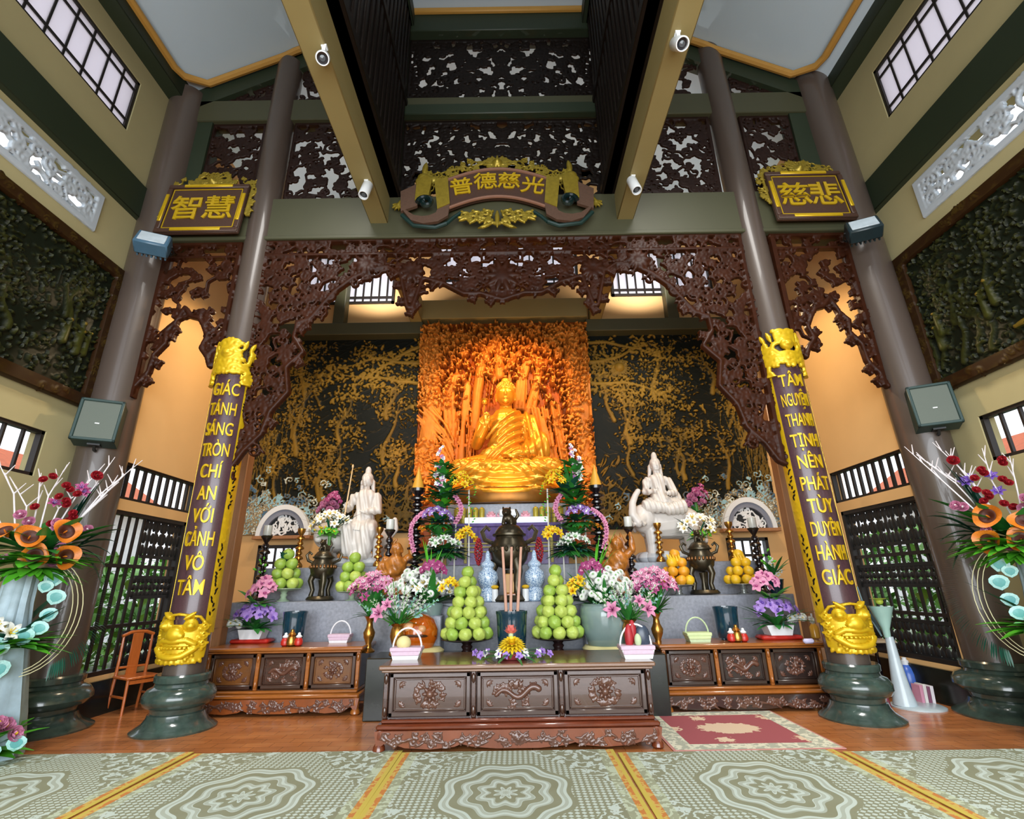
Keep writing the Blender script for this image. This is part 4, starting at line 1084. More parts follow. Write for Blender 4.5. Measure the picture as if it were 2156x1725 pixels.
def golden_statue():
    t = thing('seated_golden_statue', (-.13, 9.95, 3.30), 'large golden statue seated cross-legged before the carved tree', 'statue'); t.scale = (1, 1, 1.05)
    m = MB()
    # lap, legs and spreading robe skirt
    m.ell((0, 0, .42), 1.02, .50, .24, 30, 12); m.ell((0, .12, .62), .50, .36, .40, 24, 12)
    chain(m, [(.35, .0, .56), (.92, -.22, .42), (.30, -.42, .40), (-.30, -.46, .42)], [.24, .21, .17, .12])
    chain(m, [(-.35, .0, .56), (-.92, -.22, .42), (-.30, -.36, .36), (.30, -.42, .36)], [.24, .21, .17, .12])
    # torso, shoulders, neck
    chain(m, [(0, .12, .72), (0, .12, 1.05), (0, .12, 1.42)], [.36, .33, .34]); m.ell((0, .12, 1.44), .47, .25, .20, 24, 12)
    for s in (-1, 1): m.ell((s * .42, .12, 1.44), .16, .17, .17, 14, 10)
    chain(m, [(0, .12, 1.5), (0, .09, 1.78)], [.15, .13])
    # head
    k = .205; hc = (0, .02, 1.98)
    m.ell(hc, k * .95, k * 1.05, k * 1.2, 24, 16); face_features(m, hc, k)
    # arms: right hand (photo left) raised with a flower, left hand resting in the lap
    chain(m, [(-.45, .1, 1.42), (-.60, .02, .98), (-.52, -.26, 1.08), (-.42, -.36, 1.22)], [.15, .125, .095, .07])
    fingers(m, (-.42, -.37, 1.22), (.25, -.25, 1), (1, .2, -.2), (0, -1, .1), .16, .028, .3, .5)
    chain(m, [(.45, .1, 1.42), (.62, -.02, .95), (.36, -.34, .70), (.16, -.46, .64)], [.16, .14, .10, .07])
    fingers(m, (.16, -.46, .64), (-1, -.1, 0), (0, -1, .2), (0, .2, 1), .15, .028, .2, .2)
    def folds(co, no):
        x, y, z = co[:, 0], co[:, 1], co[:, 2]
        body = (z > .62) & (z < 1.46)
        d = .018 * np.sin(34 * (z + .55 * np.abs(x + .1) ** 1.2 - .35 * x)) * body * (no[:, 1] < .3) * (x > -.36)
        sl = .020 * np.sin(46 * x + 10 * z) * ((x > .30) & (z > .7) & (z < 1.4))
        lap = .022 * np.sin(30 * (z * 1.3 + .55 * np.abs(x) - .15 * np.cos(3 * x))) * (z <= .62)
        return d + sl + lap
    remesh('body', m, .0145, GB, t, 4, folds)
    # hair: close curls with a crown bump
    m = MB(); m.ell((0, .05, 2.08), k * 1.0, k * 1.05, k * .98, 24, 14); m.ell((0, .06, 2.30), k * .46, k * .46, k * .42, 16, 10)
    rng = random.Random(5)
    for q in range(150):
        a, b = rng.uniform(0, 2 * PI), rng.uniform(.12, 1.35); r_ = k * 1.02
        p = Vector((r_ * math.sin(b) * math.cos(a), .05 + r_ * 1.05 * math.sin(b) * math.sin(a), 2.08 + r_ * math.cos(b)))
        if p.z > 2.06 or p.y > .05: m.ell(p, .022, .022, .022, 6, 4)
    m.build('hair_curls', GH, t)
    # robe: one thick cloth over the torso and the left shoulder, open over the right chest, and the skirt over the lap
    m = MB()
    chain(m, [(0, .12, .66), (0, .12, 1.05), (0, .12, 1.42)], [.40, .365, .375]); m.ell((0, .12, 1.45), .50, .28, .215, 26, 12); m.ell((.43, .12, 1.45), .19, .20, .19, 16, 10)
    chain(m, [(.45, .1, 1.42), (.63, -.02, .95), (.44, -.26, .74)], [.195, .18, .16])
    m.ell((.62, .02, .86), .26, .24, .42, 18, 12); m.ell((0, .05, .66), .56, .40, .34, 24, 12)
    def robe_folds(co, no):
        x, y, z = co[:, 0], co[:, 1], co[:, 2]
        a = (z - 1.1) + .75 * (x * -1) + .45 * x * x                      # diagonals from the left shoulder to the right hip
        ch = .03 * np.sin(40 * a) * (x < .36)
        sl = .026 * np.sin(40 * x + 6 * z) * (x >= .36)
        return ch + sl
    rb = remesh('robe', m, .018, GB, t, 5, robe_folds)
    bm = bmesh.new(); bm.from_mesh(rb.data)
    dead = [v for v in bm.verts if v.co.z > 1.62 - (.10 - v.co.x) * 1.12 and v.co.y < .25]
    bmesh.ops.delete(bm, geom=dead, context='VERTS'); bm.to_mesh(rb.data); bm.free()
    m = MB(); m.tube([(.12, .0, 1.66), (.05, -.14, 1.56), (-.10, -.215, 1.38), (-.26, -.21, 1.21), (-.40, -.08, 1.06)], .03, 8); m.build('robe_hem', GB, t)
    m = MB()
    m.ell((0, -.02, .22), 1.06, .55, .30, 36, 14); m.ell((0, -.06, .02), .92, .50, .24, 36, 14)
    for s in (-1, 1): m.ell((s * .80, -.18, .42), .27, .26, .20, 18, 10)
    chain(m, [(-.8, -.3, .44), (0, -.46, .38), (.8, -.3, .44)], [.18, .15, .18])
    def skirt_folds(co, no):
        x, y, z = co[:, 0], co[:, 1], co[:, 2]; ax = np.abs(x)
        r1 = np.sqrt((x * .50) ** 2 + (z - .95) ** 2); r2 = np.sqrt(((ax - 1.05) * .8) ** 2 + (z - .75) ** 2)
        w_ = np.clip((ax - .25) / .5, 0, 1)
        return (.042 * np.sin(r1 * 40) * (1 - w_) + .04 * np.sin(r2 * 34) * w_) * np.clip((.75 - z) * 3, 0, 1)
    remesh('skirt', m, .022, GB, t, 4, skirt_folds)
    m = MB(); m.lathe([(1.02, -.22), (1.06, -.18), (1.06, -.02), (.98, .06)], seg=36, sy=.52); m.build('seat_base', mat('dark_gold_base', '#8a5a1c', .4, .6, var=.2), t)
    # flower held up
    m = MB(); m.tube([(-.41, -.42, 1.24), (-.44, -.46, 1.48), (-.42, -.44, 1.66)], .016, 6)
    for q in range(8): m.blade((-.42, -.44, 1.66), (-.42 + .09 * math.cos(q * .785), -.44 + .07 * math.sin(q * .785), 1.76), .035, (0, 0, .02))
    m.ell((-.42, -.44, 1.69), .06, .06, .05, 10, 6); m.build('held_flower', GB, t)
golden_statue()
def folds_white(co, no):
    x, y, z = co[:, 0], co[:, 1], co[:, 2]
    return .011 * np.sin(62 * x + 14 * z) * (no[:, 1] < .4)
def white_statue_lion():
    t = thing('white_lion_statue', (-2.80, 9.50, 2.0), 'white statue of a robed figure with staff riding a lion, left altar', 'statue')
    m = MB()
    chain(m, [(-.42, 0, .42), (-.1, 0, .46), (.34, 0, .42)], [.22, .24, .22])      # lion body
    m.ell((-.62, -.08, .50), .23, .22, .24, 18, 12)                                   # mane
    m.ell((-.66, -.24, .46), .13, .14, .13, 14, 10); m.ell((-.66, -.36, .41), .07, .06, .06)
    for s in (-1, 1): m.ell((-.66 + s * .12, -.2, .62), .04, .03, .05)
    for x, y in ((-.5, -.13), (-.5, .13), (.34, -.14), (.34, .14)):
        chain(m, [(x, y, .38), (x - .05 * (x < 0), y - .02, .18), (x, y - .02, .05)], [.12, .08, .07]); m.ell((x - .02, y - .06, .04), .09, .11, .05)
    chain(m, [(.5, .05, .45), (.62, .05, .6), (.58, .05, .78)], [.05, .04, .05])
    remesh('lion', m, .018, STAT, t, 4)
    m = MB()
    chain(m, [(.02, .0, .66), (.02, 0, .95), (.02, 0, 1.20)], [.22, .17, .17]); m.ell((.02, 0, 1.22), .24, .13, .11)
    chain(m, [(-.08, -.05, .66), (-.16, -.30, .58), (-.14, -.30, .20)], [.15, .14, .10]); chain(m, [(.12, -.05, .66), (.18, -.3, .56), (.14, -.3, .15)], [.16, .15, .12])
    m.ell((.02, -.18, .40), .26, .20, .34, 18, 12); m.ell((.06, -.22, .12), .22, .18, .14)
    chain(m, [(.02, 0, 1.25), (.02, -.01, 1.40)], [.075, .065])
    hc = (.02, -.02, 1.50); m.ell(hc, .095, .105, .125, 18, 12); face_features(m, hc, .1)
    chain(m, [(-.2, 0, 1.2), (-.27, -.06, .98), (-.26, -.2, 1.0)], [.08, .07, .045]); fingers(m, (-.26, -.2, 1.0), (0, -.6, .6), (1, 0, 0), (0, -.7, -.7), .06, .013)
    chain(m, [(.24, 0, 1.2), (.28, -.06, .94), (.08, -.22, .90)], [.08, .075, .045]); fingers(m, (.08, -.22, .90), (-1, -.1, .1), (0, -1, 0), (0, 0, 1), .06, .013)
    remesh('figure', m, .012, STAT, t, 3, folds_white)
    m = MB(); m.ell((.02, .02, 1.56), .11, .12, .12, 16, 10); m.ell((.02, .03, 1.70), .06, .06, .10, 14, 8); chain(m, [(-.07, .06, 1.5), (-.1, .08, 1.25)], [.05, .03]); chain(m, [(.11, .06, 1.5), (.14, .08, 1.25)], [.05, .03])
    remesh('hair', m, .014, STAT, t, 3)
    m = MB(); m.tube([(-.27, -.26, .78), (-.24, -.26, 1.15), (-.20, -.25, 1.72)], [.014, .014, .010], 8); m.ell((-.2, -.25, 1.74), .02, .02, .04); m.build('staff', mat('cream_staff', '#d9b98a', .5), t)
    m = MB(); rng = random.Random(2)
    for k in range(16): a = k * .39; m.ell((.0 + .62 * math.cos(a) * 1.05, .30 * math.sin(a) * .8, .0), .18, .16, .10, 10, 6)
    m.ell((0, 0, -.0), .72, .32, .06, 24, 6); m.build('rock_base', mat('grey_white_stone_base', '#b9bcc0', .5, var=.2), t)
white_statue_lion()
def white_statue_elephant():
    t = thing('white_elephant_statue', (2.84, 9.50, 1.98), 'white statue of a robed figure riding an elephant with raised trunk, right altar', 'statue'); t.scale = (.9, .9, .93)
    m = MB()
    chain(m, [(-.30, 0, .98), (.05, .05, 1.02), (.40, .12, .98)], [.33, .37, .35])           # elephant body
    m.ell((-.52, -.14, 1.08), .26, .26, .28, 18, 12)                                             # head
    chain(m, [(-.60, -.3, 1.06), (-.70, -.42, .98), (-.80, -.44, 1.12), (-.78, -.42, 1.34), (-.70, -.40, 1.50), (-.64, -.40, 1.58)], [.13, .10, .085, .07, .06, .055])
    for s in (-1, 1):
        m.ell((-.48 + s * .2, .0, 1.06), .07, .2, .24, 14, 10, M=Matrix.Rotation(s * .5, 4, 'Z'))
        chain(m, [(-.62 + s * .1, -.3, .98), (-.72 + s * .1, -.52, .92), (-.78 + s * .1, -.62, 1.0)], [.035, .03, .012])
    for x, y in ((-.36, -.16), (-.30, .2), (.42, -.12), (.44, .26)): chain(m, [(x, y, .85), (x, y, .4), (x, y - .02, .10)], [.17, .14, .15])
    chain(m, [(.74, .2, 1.1), (.84, .2, .8), (.82, .2, .55)], [.04, .03, .04])
    m.v = [(x, y, z - .30 * min(1, max(0, (z - .1) / .65))) for x, y, z in m.v]
    remesh('elephant', m, .015, STAT, t, 3)
    m = MB()
    chain(m, [(-.12, 0, 1.38), (-.12, 0, 1.62), (-.12, 0, 1.86)], [.21, .15, .16]); m.ell((-.12, 0, 1.87), .23, .13, .11)
    chain(m, [(-.28, -.04, 1.36), (-.44, -.28, 1.30), (-.16, -.40, 1.26)], [.16, .14, .10]); chain(m, [(.06, -.04, 1.36), (.22, -.28, 1.28), (-.06, -.40, 1.22)], [.17, .15, .10])
    m.ell((-.10, -.12, 1.28), .33, .26, .11, 20, 10)
    chain(m, [(-.12, 0, 1.9), (-.12, -.01, 2.06)], [.075, .065]); hc = (-.12, -.02, 2.16); m.ell(hc, .10, .11, .13, 18, 12); face_features(m, hc, .105)
    chain(m, [(-.34, 0, 1.85), (-.40, -.06, 1.62), (-.26, -.26, 1.60)], [.08, .07, .045]); fingers(m, (-.26, -.26, 1.60), (.5, -.4, .4), (0, 0, 1), (0, -1, 0), .06, .013)
    chain(m, [(.10, 0, 1.85), (.20, -.06, 1.60), (.02, -.26, 1.56)], [.085, .075, .045]); fingers(m, (.02, -.26, 1.56), (-.7, -.4, .2), (0, 0, 1), (0, -1, 0), .06, .013)
    chain(m, [(.14, .06, 1.86), (.28, .08, 1.5), (.34, .05, 1.1)], [.07, .09, .11])
    m.v = [(x, y, z - .30) for x, y, z in m.v]
    remesh('figure', m, .012, STAT, t, 3, folds_white)
    m = MB(); m.ell((-.12, .02, 2.22), .115, .125, .125, 16, 10); m.ell((-.12, .03, 2.36), .065, .065, .11, 14, 8); chain(m, [(-.22, .06, 2.16), (-.26, .08, 1.9)], [.05, .035]); chain(m, [(-.02, .06, 2.16), (.02, .08, 1.9)], [.05, .035])
    m.v = [(x, y, z - .30) for x, y, z in m.v]
    remesh('veil', m, .015, STAT, t, 3)
    m = MB()
    for k in range(16): a = k * .39; m.ell((.05 + .58 * math.cos(a), .05 + .34 * math.sin(a), .04), .2, .18, .12, 10, 6)
    m.ell((.05, .05, .06), .66, .38, .1, 24, 6); m.build('rock_base', mat('grey_white_stone_base', '#b9bcc0', .5, var=.2), t)
white_statue_elephant()
def root_carving(c, h, label, seed):
    """orange wood carving of a laughing seated figure hewn from a gnarled root"""
    t = thing('root_wood_carving', c, label, 'wood carving', 'orange root wood carvings'); rng = random.Random(seed); m = MB()
    for k in range(9): a = k * .7; chain(m, [(.16 * math.cos(a), .12 * math.sin(a), .02), (.12 * math.cos(a + .4), .1 * math.sin(a + .4), h * .3), (.09 * math.cos(a + 1), .07 * math.sin(a + 1), h * .55)], [.07, .06, .05])
    m.ell((0, -.05, h * .55), .19, .16, .19); m.ell((0, -.14, h * .50), .14, .1, .12); chain(m, [(0, 0, h * .7), (0, -.02, h * .8)], [.1, .08])
    hc = (0, -.04, h * .88); m.ell(hc, .10, .10, .11); face_features(m, hc, .1)
    chain(m, [(-.17, -.02, h * .68), (-.26, -.08, h * .5), (-.14, -.2, h * .42)], [.07, .06, .04]); fingers(m, (-.14, -.2, h * .42), (1, -.2, 0), (0, 0, 1), (0, -1, 0), .06, .012)
    chain(m, [(.17, -.02, h * .68), (.26, -.06, h * .78), (.24, -.08, h * 1.0)], [.07, .06, .04]); fingers(m, (.24, -.08, h * 1.0), (0, 0, 1), (1, 0, 0), (0, -1, 0), .06, .012)
    for k in range(5): a = rng.uniform(0, 6.3); chain(m, [(.1 * math.cos(a), .08 * math.sin(a) + .08, h * .5), (.22 * math.cos(a), .14, h * .8), (.2 * math.cos(a + .5), .16, h * (1 + .12 * k / 5))], [.06, .045, .02])
    remesh('carving', m, .015, mat('orange_root_wood', '#b9722a', .35, var=.5, nscale=11, coat=.3), t, 2, lambda co, no: .006 * np.sin(50 * co[:, 0] + 30 * co[:, 2]))
    m = MB(); m.bbox(-.2, .2, -.16, .16, -.04, .03, .01); m.build('dark_stand', BLACKW, t)
# ------------------------------------------------------------------ granite platform
def granite(name, label, boxes, mt=None):
    cx = sum((b[0] + b[1]) for b in boxes) / 2 / len(boxes); t = thing(name, (cx, boxes[0][2], 0), label, 'altar step', 'grey granite altar steps')
    for nm, x0, x1, y0, y1, z0, z1 in [('block',) + tuple(b) if not isinstance(b[0], str) else b for b in boxes]:
        m = MB(); m.bbox(x0 - cx, x1 - cx, y0 - t.location.y, y1 - t.location.y, z0, z1, .012); m.build(nm, mt or GRAN, t)
    return t
granite('granite_step', 'low black marble ledge behind the central altar carrying the green pyramids', [(-1.95, 1.95, 7.25, 7.96, 0, .72)], DSTONE)
granite('granite_step', 'granite ledge in the centre carrying the lion-lidded censer', [(-1.1, 1.1, 7.98, 8.46, 0, 1.36)])
granite('granite_step', 'wide middle granite step carrying the small fruit dishes', [(-4.5, 4.4, 8.48, 9.0, 0, 1.40)])
granite('granite_step', 'wide upper granite step carrying the white statues', [(-4.3, 4.2, 9.02, 10.45, 0, 1.93)])
granite('statue_plinth', 'granite plinth under the golden seated statue', [(-1.25, 1.0, 9.62, 10.44, 1.94, 3.06)])

# ------------------------------------------------------------------ carved altars
def carve_flower(F, u, v, r, rng, k=.8, dragon=False):
    if dragon:
        tt = np.linspace(0, 1, 40); F.stroke(np.c_[u + (tt - .5) * r * 2.4, v + .22 * r * np.sin(tt * 9) + (tt - .5) * r * .2], np.linspace(.02, .034, 40), k, .004)
        for q in range(12): F.spiral(u + rng.uniform(-1.1, 1.1) * r, v + rng.uniform(-.6, .6) * r, rng.uniform(0, 6), .04, .010, 1.2, rng.choice((-1, 1)), k)
        for q in range(7): F.leaf(u + (.2 - q * .08) * r, v + .1 * r, PI / 2 + rng.uniform(-.4, .4), r * .6, .012, k, .004)
        return
    F.disc(u, v, r * .22, k, .006)
    for q in range(8): F.leaf(u + .14 * r * math.cos(q * .785), v + .14 * r * math.sin(q * .785), q * .785, r * .30, r * .10, k, .004)
    for q in range(18):
        a = rng.uniform(0, 6.3); F.leaf(u + r * .5 * math.cos(a), v + r * .35 * math.sin(a), a + rng.uniform(-.6, .6), r * .45, r * .075, k)
    for q in range(12):
        a = rng.uniform(0, 6.3); F.spiral(u + r * .7 * math.cos(a), v + r * .45 * math.sin(a), a, r * .2, r * .05, 1.1, rng.choice((-1, 1)), k)
def altar(x0, x1, yf, yb, H, label, panels, seed, top_m, body_m, panel_m, frame_m, base_m, apron_m, post_m):
    c = (x0 + x1) / 2; w = x1 - x0; t = thing('carved_altar', (c, yf, 0), label, 'altar', 'carved wooden altars'); rng = random.Random(seed)
    k = H / .8; h = w / 2; D = yb - yf
    m = MB(); m.bbox(-h, h, -.02, D + .02, H - .045 * k, H, .012); m.bbox(-h + .03, h - .03, .0, D, H - .07 * k, H - .045 * k, .006); m.build('tabletop', top_m, t)
    bz0, bz1 = .285 * k, H - .07 * k; bh = h - .075
    m = MB(); m.box(-bh, bh, .10, D - .08, bz0, bz1); m.build('cabinet_body', body_m, t, smooth=False)
    # corner and dividing posts
    n = panels; pw = 2 * bh / n
    for i in range(n + 1):
        x = -bh + i * pw; m = MB(); m.bbox(x - .026, x + .026, .05, .13, bz0, bz1, .008)
        m.ell((x, .05, bz1 - .07), .022, .016, .05, 10, 6); m.ell((x, .05, bz0 + .07), .022, .016, .05, 10, 6); m.build('carved_post', post_m, t)
    for i in range(n):
        xa, xb = -bh + i * pw + .03, -bh + (i + 1) * pw - .03; m = MB(); fw = .055 * k
        for a, b, q, d in ((xa, xb, bz0 + .01, bz0 + .01 + fw), (xa, xb, bz1 - .01 - fw, bz1 - .01), (xa, xa + fw, bz0 + .01, bz1 - .01), (xb - fw, xb, bz0 + .01, bz1 - .01)): m.bbox(a, b, .06, .11, q, d, .012)
        d_ = m.build('panel_frame', frame_m, t)
        m = MB(); m.box(xa + fw, xb - fw, .088, .10, bz0 + fw, bz1 - fw)
        for a, b, q, d in ((xa + fw, xb - fw, bz0 + .01 + fw, bz0 + .03 + fw), (xa + fw, xb - fw, bz1 - .03 - fw, bz1 - .01 - fw), (xa + fw, xa + fw + .02, bz0 + fw, bz1 - fw), (xb - fw - .02, xb - fw, bz0 + fw, bz1 - fw)): m.bbox(a, b, .074, .095, q, d, .006)
        p_ = m.build('panel', panel_m if isinstance(panel_m, type(WOODD)) else panel_m[i], t)
        F = Field(xa + fw, xb - fw, bz0 + fw, bz1 - fw, .008); u, v = (xa + xb) / 2, (bz0 + bz1) / 2; r = min((xb - xa) * .24, .19)
        carve_flower(F, u, v, r, rng, .9, dragon=(i == n // 2 and n == 3))
        for su in (-1, 1):
            for sv in (-1, 1):
                uu, vv = u + su * ((xb - xa) / 2 - fw - .06), v + sv * ((bz1 - bz0) / 2 - fw - .05)
                for q in range(4): F.leaf(uu, vv, math.atan2(-sv, -su) + (q - 1.5) * .5, .065, .011, .8)
        relief('panel_carving', F, plane_map((0, .09, 0), (1, 0, 0), (0, -1, 0)), .006, WOODC, p_)
    # base mouldings, apron, feet
    m = MB(); m.bbox(-h + .05, h - .05, .02, D - .02, .25 * k, .285 * k, .01); m.bbox(-h + .01, h - .01, -.03, D + .01, .195 * k, .25 * k, .018); m.build('base_moulding', base_m, t)
    poly = [(-h + .01, .19 * k)]
    prof = [(-1, .03), (-.93, .10), (-.80, .045), (-.62, .03), (-.45, .05), (-.40, .075), (-.33, .05), (-.15, .03), (.15, .03), (.33, .05), (.40, .075), (.45, .05), (.62, .03), (.80, .045), (.93, .10), (1, .03)]
    poly = [(-h - .0, .195 * k)] + [(q * (h - .03), z * k) for q, z in prof] + [(h + .0, .195 * k)]
    m = MB(); m.prism(poly, -.035, .0); ap = m.build('apron', apron_m, t)
    F = Field(-h + .06, h - .06, .04 * k, .185 * k, .008)
    for q in range(int(w / .085)):
        u = -h + .12 + q * (w - .24) / max(1, int(w / .085) - 1); F.spiral(u, .11 * k + .02 * math.sin(q * 2.1), rng.uniform(0, 6), .045, .011, 1.2, 1 if q % 2 else -1, .8)
        F.leaf(u, .10 * k, rng.uniform(-.6, .6) + PI * (q % 2), .12, .013, .8)
    carve_flower(F, 0, .11 * k, .08, rng, .8)
    relief('apron_carving', F, plane_map((0, -.034, 0), (1, 0, 0), (0, -1, 0)), .004, WOODC, ap)
    for sx in (-1, 1):
        for y in (-.03, D - .1):
            m = MB(); x = sx * (h - .05); m.lathe([(.045, 0), (.065, .02), (.06, .05), (.04, .08), (.05, .14), (.045, .2 * k)], (x, y + .04, 0), 14); m.build('foot', base_m, t)
    return t
altar(-1.47, 1.49, 6.0, 7.06, .80, 'large carved rosewood altar at the centre front with a dragon panel', 3, 91, mat('brown_rosewood_top', '#7a5a44', .22, var=.25, nscale=3, coat=.5, grain=(2, 12, 12)),
      WOODD, mat('polished_rosewood_panel', '#4c352b', .2, var=.2, nscale=4, coat=.6, grain=(2, 10, 10)), mat('greyed_rosewood_frame', '#4b3a35', .2, var=.2, nscale=4, coat=.6), WOODR, mat('red_rosewood_apron', '#7d4630', .25, var=.25, nscale=4, coat=.5), WOODD)
altar(-4.32, -2.1, 7.62, 8.3, .83, 'carved wooden side altar behind the left inner pillar', 3, 92, WOODO, WOODD, [mat('warm_carved_panel', '#70451f', .3, var=.3, coat=.3), WOODD, mat('warm_carved_panel', '#70451f', .3, var=.3, coat=.3)], mat('dark_panel_frame', '#40281d', .3, var=.2, coat=.3), WOODO, mat('orange_rosewood_apron', '#84451f', .25, var=.25, coat=.5), WOODO)
altar(1.92, 4.18, 7.46, 8.16, .81, 'carved wooden side altar behind the right inner pillar', 3, 93, WOODO, WOODD, [WOODD, mat('black_brown_panel', '#2c1f1b', .3, var=.3, coat=.3), mat('black_brown_panel', '#2c1f1b', .3, var=.3, coat=.3)], mat('black_panel_frame', '#33231b', .3, var=.2, coat=.3), WOODO, mat('black_brown_apron', '#33211c', .25, var=.25, coat=.5), WOODO)

# ------------------------------------------------------------------ mats and rug
def matt(xc, label, y0=3.55, y1=5.96, w=2.14):
    o = thing('floor_mat', (xc, 4.86, 0), label, 'mat', 'green patterned floor mats')
    o2 = None
    m = MB(); n = 24
    m.bbox(-w / 2, w / 2, y0 - 4.86, y1 - 4.86, .002, .014, .004)
    ob = m.build('woven_mat', MATM, o)
    ob.name = 'woven_mat'
    return o
matt(0.0 - .10, 'green patterned mat in front of the central altar', y1=5.95)
matt(-2.24, 'green patterned mat second from the left', y1=6.02); matt(2.06, 'green patterned mat second from the right', y1=5.84)
matt(-4.42, 'leftmost green patterned mat', y1=6.08); matt(4.24, 'rightmost green patterned mat', y1=5.76)
m = MB(); m.bbox(-.86, .86, -.80, .80, 0, .012, .004); o = m.build('red_rug', RUGM); o.location = (2.42, 6.66, .001); tag(o, 'pink red rug with pale flowers between central and right altar', 'rug')

# ------------------------------------------------------------------ lamps and loudspeakers
def spotlamp(c, d, label, k=1.0, s=1):
    t = thing('spot_lamp', c, label, 'spot lamp', 'white cylinder spot lamps'); q = Vector(d).to_track_quat('-Z', 'Y').to_matrix().to_4x4()
    m = MB(); r = .075 * k; m.lathe([(r * .8, .17), (r, .15), (r, -.15), (r * .93, -.165), (r * .8, -.165), (r * .78, -.10)], seg=20, M=q); m.build('lamp_body', WHITEP, t)
    m = MB(); m.lathe([(0, -.11), (r * .78, -.11)], seg=20, M=q); m.ell((0, 0, -.12), r * .55, r * .55, r * .4, 14, 8, M=q) if False else m.lathe([(r * .5, -.11), (r * .4, -.14), (0, -.15)], seg=16, M=q); m.build('lens', LENS, t)
    m = MB(); m.box(-.02, .02, -.02, .02, .02, .16 * k); m.box(-.03, .03, -.03, .03, .15 * k, .18 * k); m.build('mount', WHITEP, t)
    return t
for px, py, z, lab, k, d in ((680, 122, 7.16, 'white spot lamp high on the left ochre beam', 1.0, (.25, -.55, -.8)), (1430, 92, 7.16, 'white spot lamp high on the right ochre beam', 1.0, (-.05, -.55, -.8)),
                          (770, 400, 7.16, 'white spot lamp near the foot of the left ochre beam', 1.0, (-.05, -.35, -.95)), (1335, 390, 7.16, 'white spot lamp near the foot of the right ochre beam', 1.0, (.1, -.35, -.95))):
    spotlamp(atz(px, py, z), d, lab, k)
def floodlight(c, yaw, label, body):
    t = thing('floodlight', c, label, 'floodlight', 'floodlights on the outer pillars', yaw); T = Matrix.Rotation(R(-28), 4, 'X')
    m = MB(); m.bbox(-.22, .22, -.06, .16, -.17, .17, .02, T)
    for k in range(7): m.box(-.19 + k * .06, -.17 + k * .06, .16, .21, -.14, .14, T)
    m.build('housing', body, t)
    m = MB(); m.bbox(-.175, .175, -.072, -.055, -.125, .125, .006, T); m.build('glass_front', mat('pale_lamp_glass', '#b9c6cf', .12, var=.15, nscale=8), t)
    m = MB(); m.tube([(-.24, .05, 0), (-.25, .2, -.02), (-.2, .27, -.02)], .014, 6); m.tube([(.24, .05, 0), (.25, .2, -.02), (.2, .27, -.02)], .014, 6); m.box(-.21, .21, .25, .28, -.04, .02); m.build('bracket', BLACK, t)
floodlight(at(322, 508, 6.40), R(25), 'blue bodied floodlight on the left outer pillar', mat('blue_grey_housing', '#44657c', .35))
floodlight(at(1818, 478, 6.40), R(-25), 'black floodlight on the right outer pillar', mat('black_teal_housing', '#1a2b31', .35))
def speaker(c, yaw, label):
    t = thing('wall_speaker', c, label, 'loudspeaker', 'loudspeakers on the outer pillars', yaw); T = Matrix.Rotation(R(-8), 4, 'X'); g = mat('dark_teal_cabinet', '#243c3a', .45)
    m = MB(); m.prism([(-.24, -.30), (.24, -.30), (.24, .30), (-.24, .30)], .0, .26, T); m.build('cabinet', g, t)
    m = MB()
    for a, b, q, d in ((-.25, .25, -.31, -.27), (-.25, .25, .27, .31), (-.25, -.21, -.31, .31), (.21, .25, -.31, .31)): m.bbox(a, b, -.03, .02, q, d, .008, T)
    m.build('rim', g, t)
    m = MB(); m.box(-.21, .21, -.012, .0, -.27, .27, T); m.build('grille', mat('grey_green_grille', '#59625a', .7, var=.1, nscale=200), t)
    m = MB(); m.box(-.025, .025, -.016, -.01, -.06, -.045, T); m.build('badge', WHITEP, t)
    m = MB(); m.tube([(0, .12, -.32), (0, .16, -.38), (0, .3, -.38)], .02, 8); m.box(-.07, .07, .06, .2, -.335, -.31); m.build('bracket', BLACK, t)
speaker(at(207, 885, 6.55), R(28), 'dark loudspeaker on the left outer pillar'); speaker(at(1966, 852, 6.55), R(-28), 'dark loudspeaker on the right outer pillar')

# ------------------------------------------------------------------ chair, stools and odds and ends at the sides
def chair():
    t = thing('wooden_chair', (-5.42, 8.02, 0), 'orange varnished wooden chair beside the left lattice door', 'chair', None, R(60))
    t.scale = (1.0, 1.0, .98)
    W = mat('orange_chair_wood', '#b8622a', .3, var=.2, nscale=4, coat=.3, grain=(8, 8, 1))
    m = MB(); m.bbox(-.22, .22, -.21, .21, .44, .475, .01); m.build('seat', W, t)
    for x in (-.19, .19):
        m = MB(); m.tube([(x, -.18, .44), (x, -.19, 0)], [.02, .017], 8); m.build('leg', W, t)
        m = MB(); m.tube([(x, .19, 1.02), (x, .18, .7), (x, .19, .44), (x, .24, 0)], [.016, .02, .022, .018], 8); m.build('leg', W, t)
    m = MB(); m.tube([(-.21, .19, 1.0), (-.1, .2, 1.045), (0, .2, 1.05), (.1, .2, 1.045), (.21, .19, 1.0)], .024, 8); m.build('top_rail', W, t)
    m = MB(); m.bbox(-.07, .07, .182, .198, .47, 1.03, .004); m.build('back_splat', W, t)
    m = MB(); m.bbox(-.19, .19, .18, .2, .56, .59, .004); m.bbox(-.19, .19, -.19, -.17, .38, .43, .004); m.bbox(-.2, -.18, -.18, .2, .2, .23, .004); m.bbox(.18, .2, -.18, .2, .2, .23, .004); m.build('stretcher', W, t)
chair()
